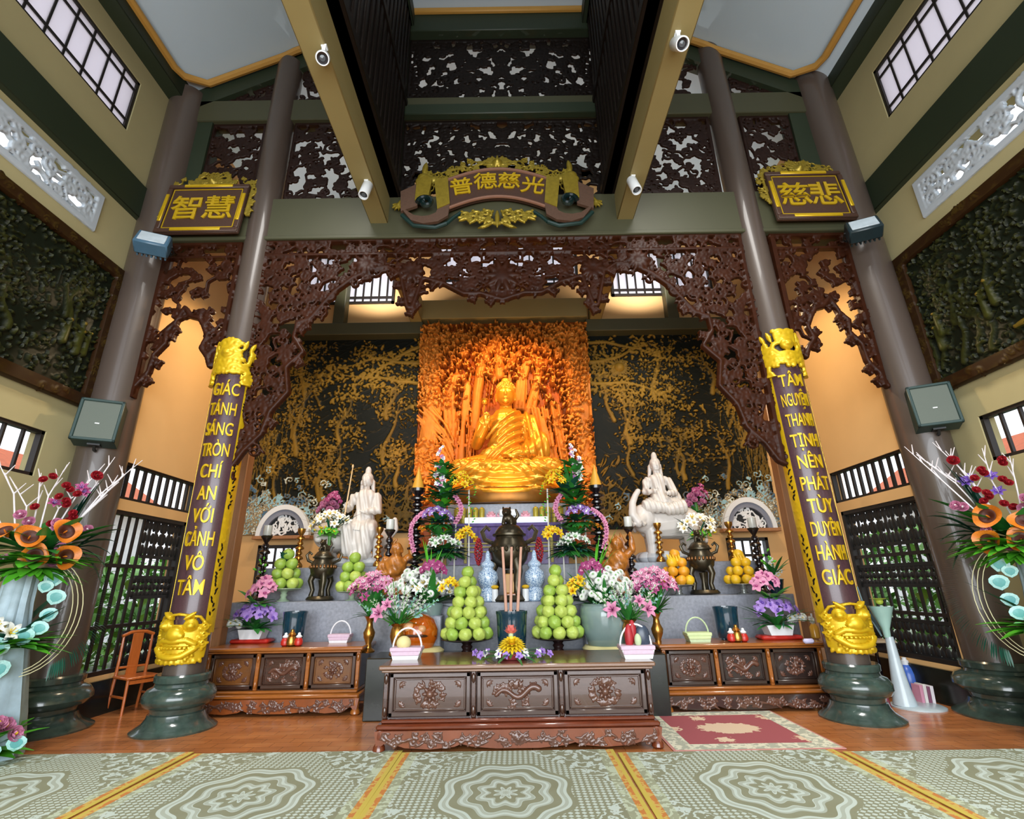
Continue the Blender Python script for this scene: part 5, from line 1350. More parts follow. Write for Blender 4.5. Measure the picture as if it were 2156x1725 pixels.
def side_table(c, w, d, h, label, topm):
    t = thing('side_table', c, label, 'table'); m = MB(); m.bbox(-w / 2, w / 2, -d / 2, d / 2, h - .03, h, .006); m.build('tabletop', topm, t)
    for sx in (-1, 1):
        for sy in (-1, 1): m = MB(); m.bbox(sx * (w / 2 - .04) - .02, sx * (w / 2 - .04) + .02, sy * (d / 2 - .04) - .02, sy * (d / 2 - .04) + .02, 0, h - .03, .004); m.build('leg', BLACKW, t)
    m = MB(); m.box(-w / 2 + .04, w / 2 - .04, -d / 2 + .04, -d / 2 + .06, h - .13, h - .03); m.build('rail', BLACKW, t, smooth=False)
side_table((-5.05, 8.9, 0), .7, .6, .78, 'narrow dark table with pale top behind the left pillar', mat('pale_table_top', '#b9a488', .4))
side_table((5.1, 8.35, 0), .95, .5, .74, 'narrow dark table with pale top behind the right pillar', mat('pale_table_top', '#b9a488', .4))
m = MB(); m.ell((0, 0, .15), .15, .13, .15, 18, 12); m.tube([(-.03, 0, .29), (0, 0, .36), (.03, 0, .29)], .012, 6); o = m.build('blue_bag', mat('blue_plastic_bag', '#3d62a8', .35, var=.3)); o.location = (-5.1, 8.5, 0); tag(o, 'blue tied plastic bag on the floor beside the wooden chair', 'bag')
def stool():
    t = thing('red_stool', (4.72, 7.75, 0), 'dark red plastic stool behind the right inner pillar', 'stool'); Rm = mat('dark_red_plastic', '#6b1a2c', .4, var=.1)
    m = MB(); m.bbox(-.17, .17, -.17, .17, .46, .5, .015); m.build('seat', Rm, t)
    for sx in (-1, 1):
        for sy in (-1, 1): m = MB(); m.tube([(sx * .13, sy * .13, .47), (sx * .18, sy * .18, 0)], [.035, .03], 6); m.build('leg', Rm, t)
    m = MB(); m.box(-.16, .16, -.17, -.155, .25, .29); m.box(-.16, .16, .155, .17, .25, .29); m.build('brace', Rm, t, smooth=False)
stool()
def wrapped_stand():
    p = atz(1945, 1490); t = thing('flower_pedestal', (p.x - .06, p.y + .02, 0), 'white pedestal on a round base holding a glassy trumpet with one yellow flower', 'pedestal'); Wp = mat('translucent_grey_plastic', '#b4c2c8', .25, var=.1)
    m = MB(); m.lathe([(.31, 0), (.31, .015), (.28, .03), (.05, .035)], seg=32); m.build('round_base', Wp, t)
    m = MB(); m.lathe([(.14, .03), (.10, .25), (.065, .6), (.05, .85)], (-.16, 0, 0), 20); m.build('column', Wp, t)
    m = MB(); m.lathe([(.04, .84), (.05, .95), (.11, 1.12), (.15, 1.24)], (-.18, 0, 0), 20); m.build('trumpet_vase', mat('clear_green_glass', '#9fc4b8', .08, var=.1), t)
    m = MB()
    for q in range(14): m.blade((-.18, 0, 1.28), (-.18 + .12 * math.cos(q * .45), .10 * math.sin(q * .45), 1.34), .03, (0, 0, .03))
    m.ell((-.18, 0, 1.3), .05, .05, .04, 10, 6); m.build('flower', mat('lime_yellow_petal', '#a9b53a', .5), t)
    m = MB(); m.blade((-.26, 0, .95), (-.62, -.02, 1.42), .06, (0, 0, .1)); m.blade((-.26, 0, .9), (-.5, .02, 1.2), .06, (0, 0, .1)); m.tube([(-.26, 0, .86), (-.4, 0, 1.2), (-.44, 0, 1.5)], .012, 6); m.build('long_leaf', mat('grey_blue_leaf', '#5d7478', .35), t)
wrapped_stand()
def blue_jug():
    p = atz(1955, 1478); t = thing('blue_jug', (p.x + .05, p.y + .35, .035), 'blue plastic jug with white cap near the right lattice door', 'jug')
    m = MB(); m.lathe([(.09, 0), (.12, .02), (.12, .26), (.09, .34), (.045, .38)], seg=20); m.build('jug_body', mat('blue_plastic', '#3f67c0', .3, var=.1), t)
    m = MB(); m.lathe([(.05, .37), (.05, .43), (.03, .44), (.03, .47), (0, .475)], seg=16); m.build('cap', WHITEP, t)
    m = MB(); m.tube([(.11, 0, .28), (.18, 0, .26), (.19, 0, .14), (.12, 0, .10)], .018, 8); m.build('handle', mat('blue_plastic', '#3f67c0', .3, var=.1), t)
blue_jug()
for i, (c, hh) in enumerate((('#c98aa0', .24), ('#d9d3cf', .25), ('#7d4a63', .22), ('#e2dbe0', .23))):
    m = MB(); m.bbox(-.02, .02, -.08, .08, 0, hh, .003); o = m.build('book', mat('book_cover', c, .6)); o.location = (5.42 + i * .047, 7.72, 0); o.rotation_euler = (0, R(4), 0)
    tag(o, ('pink book at the left of the small row by the right wall', 'first pale book in the small row by the right wall', 'dark plum book in the small row by the right wall', 'last pale book in the small row by the right wall')[i], 'book', 'books standing by the right wall')
m = MB(); pts = [at(468, 1330, 7.2), at(455, 1400, 7.15), at(445, 1450, 7.05), atz(438, 1480, .05), atz(452, 1500, .01), atz(400, 1516, .01)]
pts = [atz(480, 1325, 1.0), atz(462, 1345, .9), atz(455, 1400, .55), atz(444, 1460, .2), atz(430, 1492, .03), atz(405, 1505, .012)]
m.tube(pts, .009, 6); tag(m.build('white_cable', mat('white_cable', '#c9cfc8', .5)), 'white cable running down beside the left inner pillar', 'cable')
# ------------------------------------------------------------------ fruit pyramids on footed dishes
def fruit_mesh(name, r, m_, lumpy, seed):
    rng = random.Random(seed); bm = bmesh.new(); bmesh.ops.create_uvsphere(bm, u_segments=32, v_segments=20, radius=r)
    for v in bm.verts:
        a = math.atan2(v.co.y, v.co.x); z = v.co.z / r
        v.co *= 1 + lumpy * (.5 * math.sin(5 * a) * (1 - z * z) + .5 * math.sin(7 * z + 3 * a)); v.co.z *= .95
        if lumpy > .035: v.co *= 1 + .028 * math.sin(9 * a + 5 * z) * math.sin(10 * math.asin(max(-1, min(1, z))) + seed)
        if z > .8: v.co.z -= (z - .8) * r * .45
    me = bpy.data.meshes.new(name); bm.to_mesh(me); bm.free(); me.materials.append(m_)
    me.polygons.foreach_set('use_smooth', [True] * len(me.polygons)); return me
ROT = random.Random(9)
def pyramid(base, r, tiers, meshes, label_where, name, grp, dish, H, rad, label_dish, jit=.0):
    """dish + individually placed fruit; tiers: number of fruit per ring from below"""
    d = thing('footed_dish', base, label_dish, 'dish', 'footed fruit dishes')
    m = MB(); s = rad
    m.lathe([(s * .40, 0), (s * .42, .012), (s * .26, H * .12), (s * .16, H * .3), (s * .22, H * .48), (s * .16, H * .62), (s * .24, H * .78)], seg=24); m.build('foot', dish, d)
    m = MB(); m.lathe([(s * .24, H * .78), (s * .8, H * .86), (s * 1.0, H * .97), (s * .98, H), (s * .7, H * .93), (0, H * .9)], seg=32); m.build('dish_plate', dish, d)
    z = H * .93 + r * .93; k = 0
    n_t = len(tiers)
    for i, n in enumerate(tiers):
        R_ = max(0, (rad - r * .95) * (1 - i / (n_t - .55))) if n > 1 else 0
        if n > 2: R_ = max(R_, r / math.sin(PI / n) * .98)
        if n == 2: R_ = r * .98
        for q in range(n):
            a = 2 * PI * q / n + i * .55 - PI / 2
            o = link(name, meshes[(k + i) % len(meshes)]); o.location = (base[0] + R_ * math.cos(a), base[1] + R_ * math.sin(a), base[2] + z); o.rotation_euler = (ROT.uniform(-.5, .5), ROT.uniform(-.5, .5), ROT.uniform(0, 6.3))
            if i == n_t - 1 and n == 1: lab = 'topmost fruit of ' + label_where
            else: lab = ('bottom ring' if i == 0 else 'second ring' if i == 1 else 'middle ring' if i < n_t - 2 else 'upper ring') + ' fruit in ' + label_where
            tag(o, lab, 'fruit', grp); k += 1
        z += r * (1.62 if n_t < 6 else 1.5)
    return d
GF = [fruit_mesh('green_fruit', .088, FRG, .04, 1), fruit_mesh('green_fruit', .088, FRG, .06, 2), fruit_mesh('green_fruit', .088, FRGD, .05, 3)]
SG = [fruit_mesh('small_green_fruit', .095, FRGD, .03, 4), fruit_mesh('small_green_fruit', .095, FRG, .03, 5)]
OF = [fruit_mesh('orange_fruit', .085, FRO, .02, 6), fruit_mesh('orange_fruit', .085, FRY, .02, 7), fruit_mesh('orange_fruit', .085, FRO, .02, 8)]
YF = [fruit_mesh('yellow_fruit', .082, FRY, .02, 9), fruit_mesh('yellow_fruit', .082, FRY, .03, 10)]
DARKD = mat('dark_wood_dish', '#2d1d1c', .25, var=.2, coat=.5); GLASSD = mat('pale_green_dish', '#a7bda0', .3); SILV = mat('silver_dish', '#c2c6c4', .2, .7)
pl = at(983, 1370, 7.5); pr = at(1176, 1370, 7.5)
pyramid((pl.x, 7.5, .72), .088, (9, 8, 7, 5, 4, 2, 1), GF, 'the big green pyramid left of the blue censer', 'green_fruit', 'green fruit of the left big pyramid', DARKD, .20, .36, 'dark footed dish under the big green pyramid left of centre')
pyramid((pr.x, 7.5, .72), .088, (9, 8, 7, 5, 4, 2, 1), GF, 'the big green pyramid right of the blue censer', 'green_fruit', 'green fruit of the right big pyramid', DARKD, .20, .36, 'dark footed dish under the big green pyramid right of centre')
YB2 = 8.68
def p2(px, py, Y=YB2, z=1.4): q = at(px, py, Y); return (q.x, Y, z)
pyramid(p2(597, 1255), .095, (6, 4, 3, 1), SG, 'the leafy green pile far left on the granite step', 'green_fruit', 'green fruit of the far left dish', GLASSD, .2, .26, 'pale footed dish far left on the granite step')
pyramid(p2(741, 1255), .092, (6, 4, 3, 1), SG, 'the green pile left of the pink lilies', 'green_fruit', 'green fruit beside the left pink lilies', GLASSD, .14, .25, 'pale footed dish left of the root wood carving')
pyramid(p2(1430, 1252), .085, (7, 5, 3, 1), OF, 'the orange pile behind the right pink lilies', 'orange_fruit', 'orange fruit behind the right lilies', SILV, .16, .27, 'silver footed dish behind the right pink lilies')
pyramid(p2(1567, 1250), .082, (7, 5, 3, 1), YF, 'the yellow pile far right on the granite step', 'yellow_fruit', 'yellow fruit of the far right dish', SILV, .16, .28, 'silver footed dish far right on the granite step')
for (px, py), lab in (((600, 1178), 'leafy crown on the far left fruit pile'),):
    m = MB(); q = at(px, py + 8, YB2)
    for k in range(16): a = k * 2.4; m.blade((0, 0, 0), (.13 * math.cos(a), .13 * math.sin(a), .12 + .02 * (k % 4)), .035, (0, 0, .04))
    o = m.build('leaf_sprig', LEAFD); o.location = q; tag(o, lab, 'leaf sprig')
def bananas(px, py, label, n=5):
    m = MB(); q = at(px, py, YB2 - .02)
    for k in range(n): a = (k - n / 2) * .28; m.tube([(.03 * k - .06, 0, 0), (.05 * math.sin(a) + .03 * k - .06, -.05, .08), (.10 * math.sin(a) + .02 * k - .06, -.04, .18)], [.018, .028, .012], 8)
    o = m.build('banana_hand', FRY); o.location = q; tag(o, label, 'bananas')
bananas(1421, 1192, 'small hand of bananas on top of the orange fruit pile'); bananas(1561, 1190, 'small hand of bananas on top of the yellow fruit pile', 4)

# ------------------------------------------------------------------ censers, pots, vases
def navy_pot(c, r, h, label):
    t = thing('navy_censer', c, label, 'incense pot', 'navy glazed incense pots')
    m = MB(); m.lathe([(r * .8, .0), (r * .84, .02), (r * .92, h * .3), (r * .97, h * .75), (r, h * .9), (r * 1.03, h * .94), (r * 1.03, h), (r * .93, h), (r * .9, h * .9), (0, h * .88)], seg=32); m.build('pot', NAVY, t)
    m = MB(); 
    for q in range(3): a = q * 2.09 - .5; m.ell((r * .6 * math.cos(a), r * .6 * math.sin(a), -.01), .04, .04, .03, 10, 6)
    m.build('foot', NAVY, t)
    m = MB(); m.lathe([(r * .89, h * .89), (0, h * .93)], seg=24); m.build('ash', mat('grey_ash', '#6e6a66', .9, var=.2, nscale=40), t)
    return t
q = at(1078, 1345, 7.55); navy_pot((q.x, 7.42, .745), .21, .52, 'navy glazed incense pot at the centre between the green pyramids')
q = atz(632, 1352, .83); navy_pot((q.x, 8.06, .855), .17, .42, 'navy glazed incense pot on the left side altar')
q = atz(1527, 1345, .81); navy_pot((q.x, 7.92, .835), .17, .42, 'navy glazed incense pot on the right side altar')
def bronze_urn(c, k, label, lid=True, accent=False):
    t = thing('bronze_censer', c, label, 'bronze censer', 'bronze tripod censers')
    m = MB(); m.lathe([(.10, .52), (.22, .56), (.30, .66), (.33, .80), (.31, .92), (.25, 1.0), (.24, 1.04), (.29, 1.06), (.29, 1.09), (.20, 1.09)], seg=32, M=Matrix.Scale(k, 4)); m.build('bowl', BRONZE, t)
    for q in range(3):
        a = q * 2.094 - PI / 2 + .5; m = MB(); x, y = math.cos(a), math.sin(a)
        m.tube([Vector(p) * k for p in ((.22 * x, .22 * y, .68), (.30 * x, .30 * y, .48), (.22 * x, .22 * y, .25), (.26 * x, .26 * y, .10))], [.09 * k, .075 * k, .055 * k, .06 * k], 10); m.build('leg', BRONZE, t)
    m = MB(); m.lathe([(.34, 0), (.36, .03), (.33, .07), (.30, .10)], seg=28, M=Matrix.Scale(k, 4)); m.lathe([(.07, .1), (.05, .3), (.09, .5)], seg=14, M=Matrix.Scale(k, 4)); m.build('stand', BRONZE, t)
    for s in (-1, 1):
        m = MB(); m.tube([Vector(p) * k for p in ((s * .28, 0, .94), (s * .42, 0, 1.0), (s * .47, 0, 1.14), (s * .40, 0, 1.22), (s * .33, 0, 1.16))], [.035 * k, .04 * k, .04 * k, .035 * k, .03 * k], 8); m.build('ear_handle', BRONZE, t)
    if lid:
        m = MB(); m.lathe([(.26, 1.09), (.25, 1.13), (.18, 1.22), (.08, 1.27)], seg=28, M=Matrix.Scale(k, 4)); l = m.build('lid', BRONZE, t)
        m = MB(); chain(m, [Vector(p) * k for p in ((.05, .03, 1.30), (-.03, -.02, 1.38))], [.09 * k, .08 * k]); m.ell(Vector((-.04, -.06, 1.46)) * k, .085 * k, .08 * k, .08 * k); m.ell(Vector((-.05, -.14, 1.44)) * k, .04 * k, .05 * k, .035 * k)
        for s in (-1, 1): chain(m, [Vector((s * .05 - .03, -.04, 1.36)) * k, Vector((s * .07 - .03, -.09, 1.26)) * k], [.04 * k, .035 * k]); m.ell(Vector((-.04 + s * .06, -.03, 1.53)) * k, .02 * k, .02 * k, .04 * k)
        chain(m, [Vector((.09, .06, 1.32)) * k, Vector((.16, .06, 1.42)) * k, Vector((.12, .05, 1.52)) * k], [.03 * k, .03 * k, .02 * k]); remesh('lion_finial', m, .014 * k, BRONZE, l, 2)
    m = MB()
    for q in range(22): a = q * .2856; m.ell(Vector((.325 * math.cos(a), .325 * math.sin(a), .83)) * k, .035 * k, .035 * k, .05 * k, 8, 6)
    m.build('relief_band', mat('copper_bronze', '#7d5632', .3, .8, var=.3) if accent else BRONZE, t)
q = at(1074, 1268, 8.25); bronze_urn((q.x, 8.25, 1.36), .92, 'large bronze tripod censer with lion lid at the centre', True, False)
q = p2(672, 1258); bronze_urn((q[0], 8.72, 1.41), .62, 'bronze tripod censer between the two left green fruit piles', True, True)
q = p2(1487, 1252); bronze_urn((q[0], 8.72, 1.41), .66, 'bronze tripod censer between the orange and yellow fruit piles', True, True)
def porcelain_vase(c, label):
    t = thing('porcelain_jar', c, label, 'porcelain jar', 'blue and white lidded jars')
    m = MB(); m.lathe([(.10, 0), (.12, .02), (.12, .16), (.10, .20), (.145, .26), (.165, .34), (.15, .42), (.09, .47), (.085, .50)], seg=28); m.build('jar', PORC, t)
    m = MB(); m.lathe([(.10, .50), (.11, .52), (.10, .56), (.05, .60), (.04, .63), (.035, .70), (.02, .74), (0, .75)], seg=22); m.build('lid', PORC, t)
q = at(1027, 1262, 8.15); porcelain_vase((q.x, 8.15, 1.36), 'blue and white lidded jar left of the bronze censer')
q = at(1127, 1262, 8.15); porcelain_vase((q.x, 8.15, 1.36), 'blue and white lidded jar right of the bronze censer')
for px, lab in ((1042, 'small white cup with yellow offering left of the bronze censer'), (1107, 'small white cup with yellow offering right of the bronze censer')):
    q = at(px, 1264, 8.06); t = thing('offering_cup', (q.x, 8.06, 1.36), lab, 'cup', 'white offering cups'); m = MB(); m.lathe([(.035, 0), (.05, .01), (.05, .17), (.04, .18)], seg=16); m.build('cup', WHITEP, t); m = MB(); m.ell((0, 0, .21), .06, .05, .03, 12, 6); m.build('yellow_offering', FRY, t)
for i, (px0, px1, lab) in enumerate(((1058, 1066, 'left long pink incense stick standing in the navy pot'), (1077, 1075, 'middle long pink incense stick standing in the navy pot'), (1097, 1089, 'right long pink incense stick standing in the navy pot'))):
    a, b = at(px1, 1275, 7.42), at(px0, 1152, 7.42); m = MB(); m.tube([(a.x, 7.42, 1.2), (b.x, 7.42, b.z)], [.022, .018], 8); o = m.build('incense_stick', mat('pink_incense', '#c79a86', .7)); tag(o, lab, 'incense stick', 'long incense sticks')
t = thing('wooden_tablet', (at(1074, 1250, 8.05).x, 8.05, 1.38), 'small golden wooden tablet behind the incense sticks', 'tablet'); m = MB(); m.bbox(-.07, .07, -.02, .02, .1, .38, .012); m.build('tablet_board', mat('golden_wood', '#b98a4a', .4), t); m = MB(); m.bbox(-.09, .09, -.05, .05, -.02, .1, .01); m.build('tablet_foot', WOODO, t)
def big_bowl():
    q = at(1280, 1362, 7.55); t = thing('large_glazed_jar', (q.x, 7.55, .76), 'large grey green glazed jar on a cream cushion, full of white flowers', 'jar')
    m = MB(); m.lathe([(.20, .0), (.25, .03), (.33, .22), (.36, .42), (.35, .52), (.33, .55), (.34, .575), (.31, .575), (.30, .5), (0, .48)], seg=36); m.build('jar_body', CELAD, t)
    m = MB(); m.lathe([(.26, -.04), (.33, -.03), (.35, .01), (.31, .05), (.18, .05)], seg=28); m.build('cushion', CREAM, t)
    return t
BOWL = big_bowl()
def orange_pot():
    q = at(880, 1352, 7.5); t = thing('orange_glazed_drum', (q.x, 7.5, .76), 'round orange glazed wooden-fish drum on a cream cushion', 'drum')
    m = MB(); m.lathe([(.10, .02), (.20, .05), (.26, .16), (.265, .28), (.22, .40), (.12, .47), (0, .49)], seg=32); m.build('drum_body', ORCER, t)
    m = MB(); m.tube([(.25, -.08, .2), (.1, -.26, .22), (-.1, -.25, .22), (-.24, -.08, .2)], [.008, .02, .02, .008], 6); m.build('mouth_slit', mat('dark_slit', '#3d1c0a', .5), t)
    m = MB(); m.ell((-.1, -.2, .33), .09, .06, .07); m.ell((.08, -.22, .30), .06, .04, .05); m.build('carved_scales', mat('pale_orange_glaze', '#d9a06a', .3, var=.3), t)
    m = MB(); m.lathe([(.26, -.04), (.34, -.03), (.36, .02), (.30, .06), (.15, .06)], seg=28); m.build('cushion', CREAM, t)
orange_pot()
# ------------------------------------------------------------------ turned candle stands and brass sticks
def turned_stand(c, h, r, label, grp, m_, top=None, n=9):
    t = thing('candle_stand', c, label, 'candle stand', grp); prof = [(r * 1.5, 0), (r * 1.6, .03), (r * 1.2, .07), (r * .6, .10)]
    z = .12; dz = (h - .24) / n
    for k in range(n):
        b = 1.0 if k % 2 else 1.45
        prof += [(r * .5, z), (r * b, z + dz * .25), (r * b * 1.02, z + dz * .5), (r * b * .8, z + dz * .75), (r * .5, z + dz * .97)]; z += dz
    prof += [(r * .6, h - .11), (r * 1.3, h - .05), (r * 1.35, h), (0, h)]
    m = MB(); m.lathe(prof, seg=20); m.build('turned_shaft', m_, t)
    if top == 'cone':
        m = MB(); m.lathe([(r * 1.1, h), (r * .95, h + .08), (r * .5, h + .22), (0, h + .40)], seg=20); m.build('golden_cone', mat('golden_candle_cone', '#e0a43a', .4), t)
    if top == 'glass':
        m = MB(); m.lathe([(r * 1.0, h), (r * 1.15, h + .02), (r * 1.15, h + .17), (r * 1.0, h + .17), (r * 1.0, h + .03), (0, h + .03)], seg=20); m.build('glass_cup', mat('pale_glass_cup', '#d3d6cf', .15), t)
        m = MB(); m.lathe([(r * .8, h + .03), (r * .8, h + .13), (0, h + .14)], seg=16); m.build('candle', mat('yellow_candle_wax', '#e3c455', .5), t)
        m = MB(); m.lathe([(r * 1.4, h - .04), (r * 1.6, h - .01), (r * 1.2, h)], seg=20); m.build('drip_pan', BRONZE, t)
    return t
grp = 'black turned candle stands'
for px, lab in ((870, 'tall black turned candle stand left of the golden statue'), (1270, 'tall black turned candle stand right of the golden statue')):
    q = at(px, 1255, 8.75); turned_stand((q.x, 8.75, 1.41), 1.80, .095, lab, grp, BLACKW, 'cone', 15)
for px, py, lab, h in ((545, 1252, 'slim black candle stand at the far left of the granite step', 1.05), (812, 1262, 'slim black candle stand beside the left root carving', 1.12), (1336, 1258, 'slim black candle stand beside the right root carving', 1.1), (1608, 1248, 'slim black candle stand at the far right of the granite step', 1.05)):
    q = at(px, py, 8.86); turned_stand((q.x, 8.86, 1.41), h, .06, lab, grp, BLACKW, 'glass', 8)
for px, py, lab in ((628, 1180, 'brass candlestick left of the white lion statue'), (795, 1185, 'brass candlestick right of the white lion statue'), (1392, 1185, 'brass candlestick left of the white elephant statue'), (1545, 1180, 'brass candlestick right of the white elephant statue')):
    q = at(px, py, 9.12); turned_stand((q.x, 9.12, 1.935), .66, .05, lab, 'brass candlesticks on the upper step', BRASS, None, 5)
root_carving((at(830, 1252, 8.75).x, 8.78, 1.45), .84, 'orange root carving left of the centre on the granite step', 3)
root_carving((at(1306, 1248, 8.75).x, 8.78, 1.45), .88, 'orange root carving right of the centre on the granite step', 4)
# ------------------------------------------------------------------ the lit offering table before the statue
def offering_table():
    t = thing('offering_table', (-.09, 9.1, 1.935), 'cloth-covered offering table with a lit white top before the golden statue', 'table')
    V = mat('violet_altar_cloth', '#6a5590', .7, var=.35, nscale=14); V2 = mat('pale_violet_cloth', '#a79bc4', .7, var=.2, nscale=18); Y = mat('pale_gold_braid', '#c9bc6a', .6, var=.2, nscale=30)
    m = MB(); m.box(-1.0, .98, .05, .55, 0, .62); m.build('table_frame', WOODD, t, smooth=False)
    m = MB(); n = 60; P = [(-1.05 + 2.08 * k / n, -.02 + .018 * math.sin(k * 1.5)) for k in range(n + 1)]
    for i in range(n):
        (xa, ya), (xb, yb) = P[i], P[i + 1]; m._add([(xa, ya, .36), (xb, yb, .36), (xb, 0, .66), (xa, 0, .66)], [(0, 1, 2, 3)])
    m.build('violet_cloth', V, t)
    m = MB()
    for i in range(n):
        (xa, ya), (xb, yb) = P[i], P[i + 1]; m._add([(xa, ya + .015, .0), (xb, yb + .015, .0), (xb, .02, .40), (xa, .02, .40)], [(0, 1, 2, 3)])
    m.build('pale_cloth', V2, t)
    m = MB()
    for z in (.34, .28, .20): m.bbox(-1.05, 1.03, -.05, -.02, z, z + .022, .004)
    for x in (-.78, .72): m.bbox(x, x + .05, -.06, -.03, .02, .62, .004)
    m.build('gold_braid', Y, t)
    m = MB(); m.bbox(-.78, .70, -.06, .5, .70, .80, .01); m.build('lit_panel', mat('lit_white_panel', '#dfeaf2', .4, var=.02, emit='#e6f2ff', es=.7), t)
    m = MB(); m.bbox(-1.05, 1.03, -.04, .55, .64, .70, .01); m.build('tabletop', V, t)
    m = MB()
    for s in (-1, 1): m.tube([(s * 1.0, -.04, .66), (s * 1.15, -.05, .60), (s * 1.25, -.05, .64)], [.05, .04, .02], 8)
    m.build('carved_end', BLACKW, t)
offering_table()
def lotus(c, r, label, m_):
    o_ = MB()
    for ring, (n, rr, hh) in enumerate(((8, 1.0, .55), (8, .75, .9), (6, .45, 1.15))):
        for q in range(n):
            a = 2 * PI * q / n + ring * .4; o_.blade((.15 * r * math.cos(a), .15 * r * math.sin(a), 0), (rr * r * math.cos(a), rr * r * math.sin(a), hh * r), r * .32, (0, 0, -.05 * r))
    o_.ell((0, 0, r * .3), r * .35, r * .35, r * .35, 10, 6)
    o = o_.build('lotus_lamp', m_); o.location = c; tag(o, label, 'lotus lamp', 'pink lotus lamps before the statue'); return o
PKL = mat('pale_pink_lotus', '#e3a9b6', .4, var=.15, nscale=8)
for i, (px, py, lab) in enumerate(((1034, 1062, 'pink lotus lamp leftmost on the lit table'), (1056, 1060, 'pink lotus lamp second from left on the lit table'), (1082, 1060, 'pink lotus lamp second from right on the lit table'), (1106, 1062, 'pink lotus lamp rightmost on the lit table'))):
    q = at(px, py, 9.2); lotus((q.x, 9.22, 2.735), .11, lab, PKL)
m = MB(); m.bbox(-.16, .16, -.06, .06, 0, .13, .02); o = m.build('white_offering_box', WHITEP); o.location = (at(1070, 1062, 9.06).x, 9.03, 2.735); tag(o, 'small white box in front of the pink lotus lamps', 'box')
GI = mat('green_gold_paper', '#a59b3a', .4, .3, var=.3, nscale=20)
for i in range(10):
    s = -1 if i < 5 else 1; k = i % 5; x = -.09 + s * (.50 + k * .115)
    m = MB(); m.lathe([(.05, 0), (.055, .02), (.05, .15), (.055, .30), (.045, .33), (0, .36)], seg=14); o = m.build('gilt_paper_roll', GI); o.location = (x, 9.45, 2.62)
    tag(o, 'gilt paper roll at the %s end of the offering table' % ('left' if s < 0 else 'right'), 'paper roll', 'gilt paper rolls at the %s end' % ('left' if s < 0 else 'right'))
m = MB(); m.box(-1.1, 1.1, -.1, .15, 0, .08); o = m.build('narrow_shelf', WOODD, smooth=False); o.location = (-.09, 9.42, 2.54); tag(o, 'narrow dark shelf carrying the gilt paper rolls', 'shelf')
for s in (-1, 1):
    pass
# ------------------------------------------------------------------ baskets, cups, bottle
def basket(c, w, label, m1, m2, fill=None, k=1.0):
    t = thing('wicker_basket', c, label, 'basket', 'small handled wicker baskets')
    m = MB(); b, tp, h = w * .40, w * .5, w * .30
    m.prism([(-b, 0), (b, 0), (tp, h), (-tp, h)], -w * .30, w * .30); m.build('basket_body', m1, t)
    m = MB()
    for z, e in ((h * .55, .45), (h * .95, .51)): m.bbox(-w * e, w * e, -w * .32, w * .32, z - .02, z + .025, .008)
    m.build('woven_rim', m2, t)
    m = MB(); m.tube([(w * .47 * math.cos(a), 0, h + w * .62 * math.sin(a)) for a in np.linspace(0, PI, 15)], .011, 6); m.build('handle', m1, t)
    if fill: fill(t, w, h)
    return t
def ball_fill(t, w, h): m = MB(); m.ell((-.04, -.02, h + .06), .085, .085, .08); m.build('wrapped_ball', CREAM, t)
def fruit_fill(t, w, h):
    m = MB(); rng = random.Random(4)
    m.ell((-.07, 0, h + .1), .05, .05, .14); m.ell((-.02, .02, h + .16), .045, .045, .12); m.build('red_wrapped_sweets', REDF, t)
    m = MB(); m.ell((.09, .02, h + .10), .09, .05, .13); m.build('dark_wrapped_box', mat('dark_blue_wrap', '#3a4658', .3, var=.4, nscale=20), t)
    m = MB(); m.ell((.02, -.04, h + .07), .04, .04, .07); m.build('green_wrapped_sweet', GREENW, t)
q = atz(852, 1390, .80); basket((q.x, q.y + .12, .80), .36, 'white wicker basket with a cream ball on the left end of the central altar', WHITEC, PINKW, ball_fill)
q = atz(1346, 1388, .80); basket((q.x, q.y + .12, .80), .38, 'white wicker basket with wrapped sweets on the right end of the central altar', WHITEC, PINKW, fruit_fill)
q = atz(712, 1354, .83); basket((q.x, q.y + .08, .83), .32, 'white wicker basket on the left side altar', WHITEC, PINKW)
q = atz(1473, 1352, .81); basket((q.x, q.y + .06, .81), .34, 'pale green wicker basket on the right side altar', GREENW, mat('pale_green_cloth', '#c6d6a0', .7))
for s, pxs, py, z, w_ in ((0, (600, 613, 628), 1357, .83, 'left'), (1, (1541, 1553, 1567), 1350, .81, 'right')):
    for i, px in enumerate(pxs):
        q = at(px, py, 7.76 if s == 0 else 7.60); t = thing('offering_jar', (q.x, q.y, z), ('red jar at the left of the small trio on the %s side altar', 'gold jar in the middle of the small trio on the %s side altar', 'red jar at the right of the small trio on the %s side altar')[i] % w_, 'jar', 'small red and gold jars')
        k = 1.25 if i == 1 else 1.0; m = MB(); m.lathe([(.03 * k, 0), (.055 * k, .02), (.06 * k, .06), (.045 * k, .10 * k), (.03 * k, .11 * k)], seg=18); m.build('jar_body', BRASS if i == 1 else RED, t)
        m = MB(); m.lathe([(.035 * k, .11 * k), (.045 * k, .125 * k), (.02 * k, .15 * k), (.02 * k, .17 * k), (0, .18 * k)], seg=16); m.build('lid', BRASS if i == 1 else WHITEP, t)
q = atz(1722, 1345, .81); t = thing('oil_bottle', (q.x, q.y + .05, .81), 'yellow oil bottle with pale top at the right end of the right altar', 'bottle'); m = MB(); m.lathe([(.05, 0), (.06, .01), (.06, .15), (.025, .20)], seg=18); m.build('bottle_body', mat('amber_oil', '#d8a13a', .2), t); m = MB(); m.lathe([(.028, .20), (.03, .26), (.012, .28), (.012, .33), (0, .33)], seg=14); m.build('pump_top', WHITEP, t)
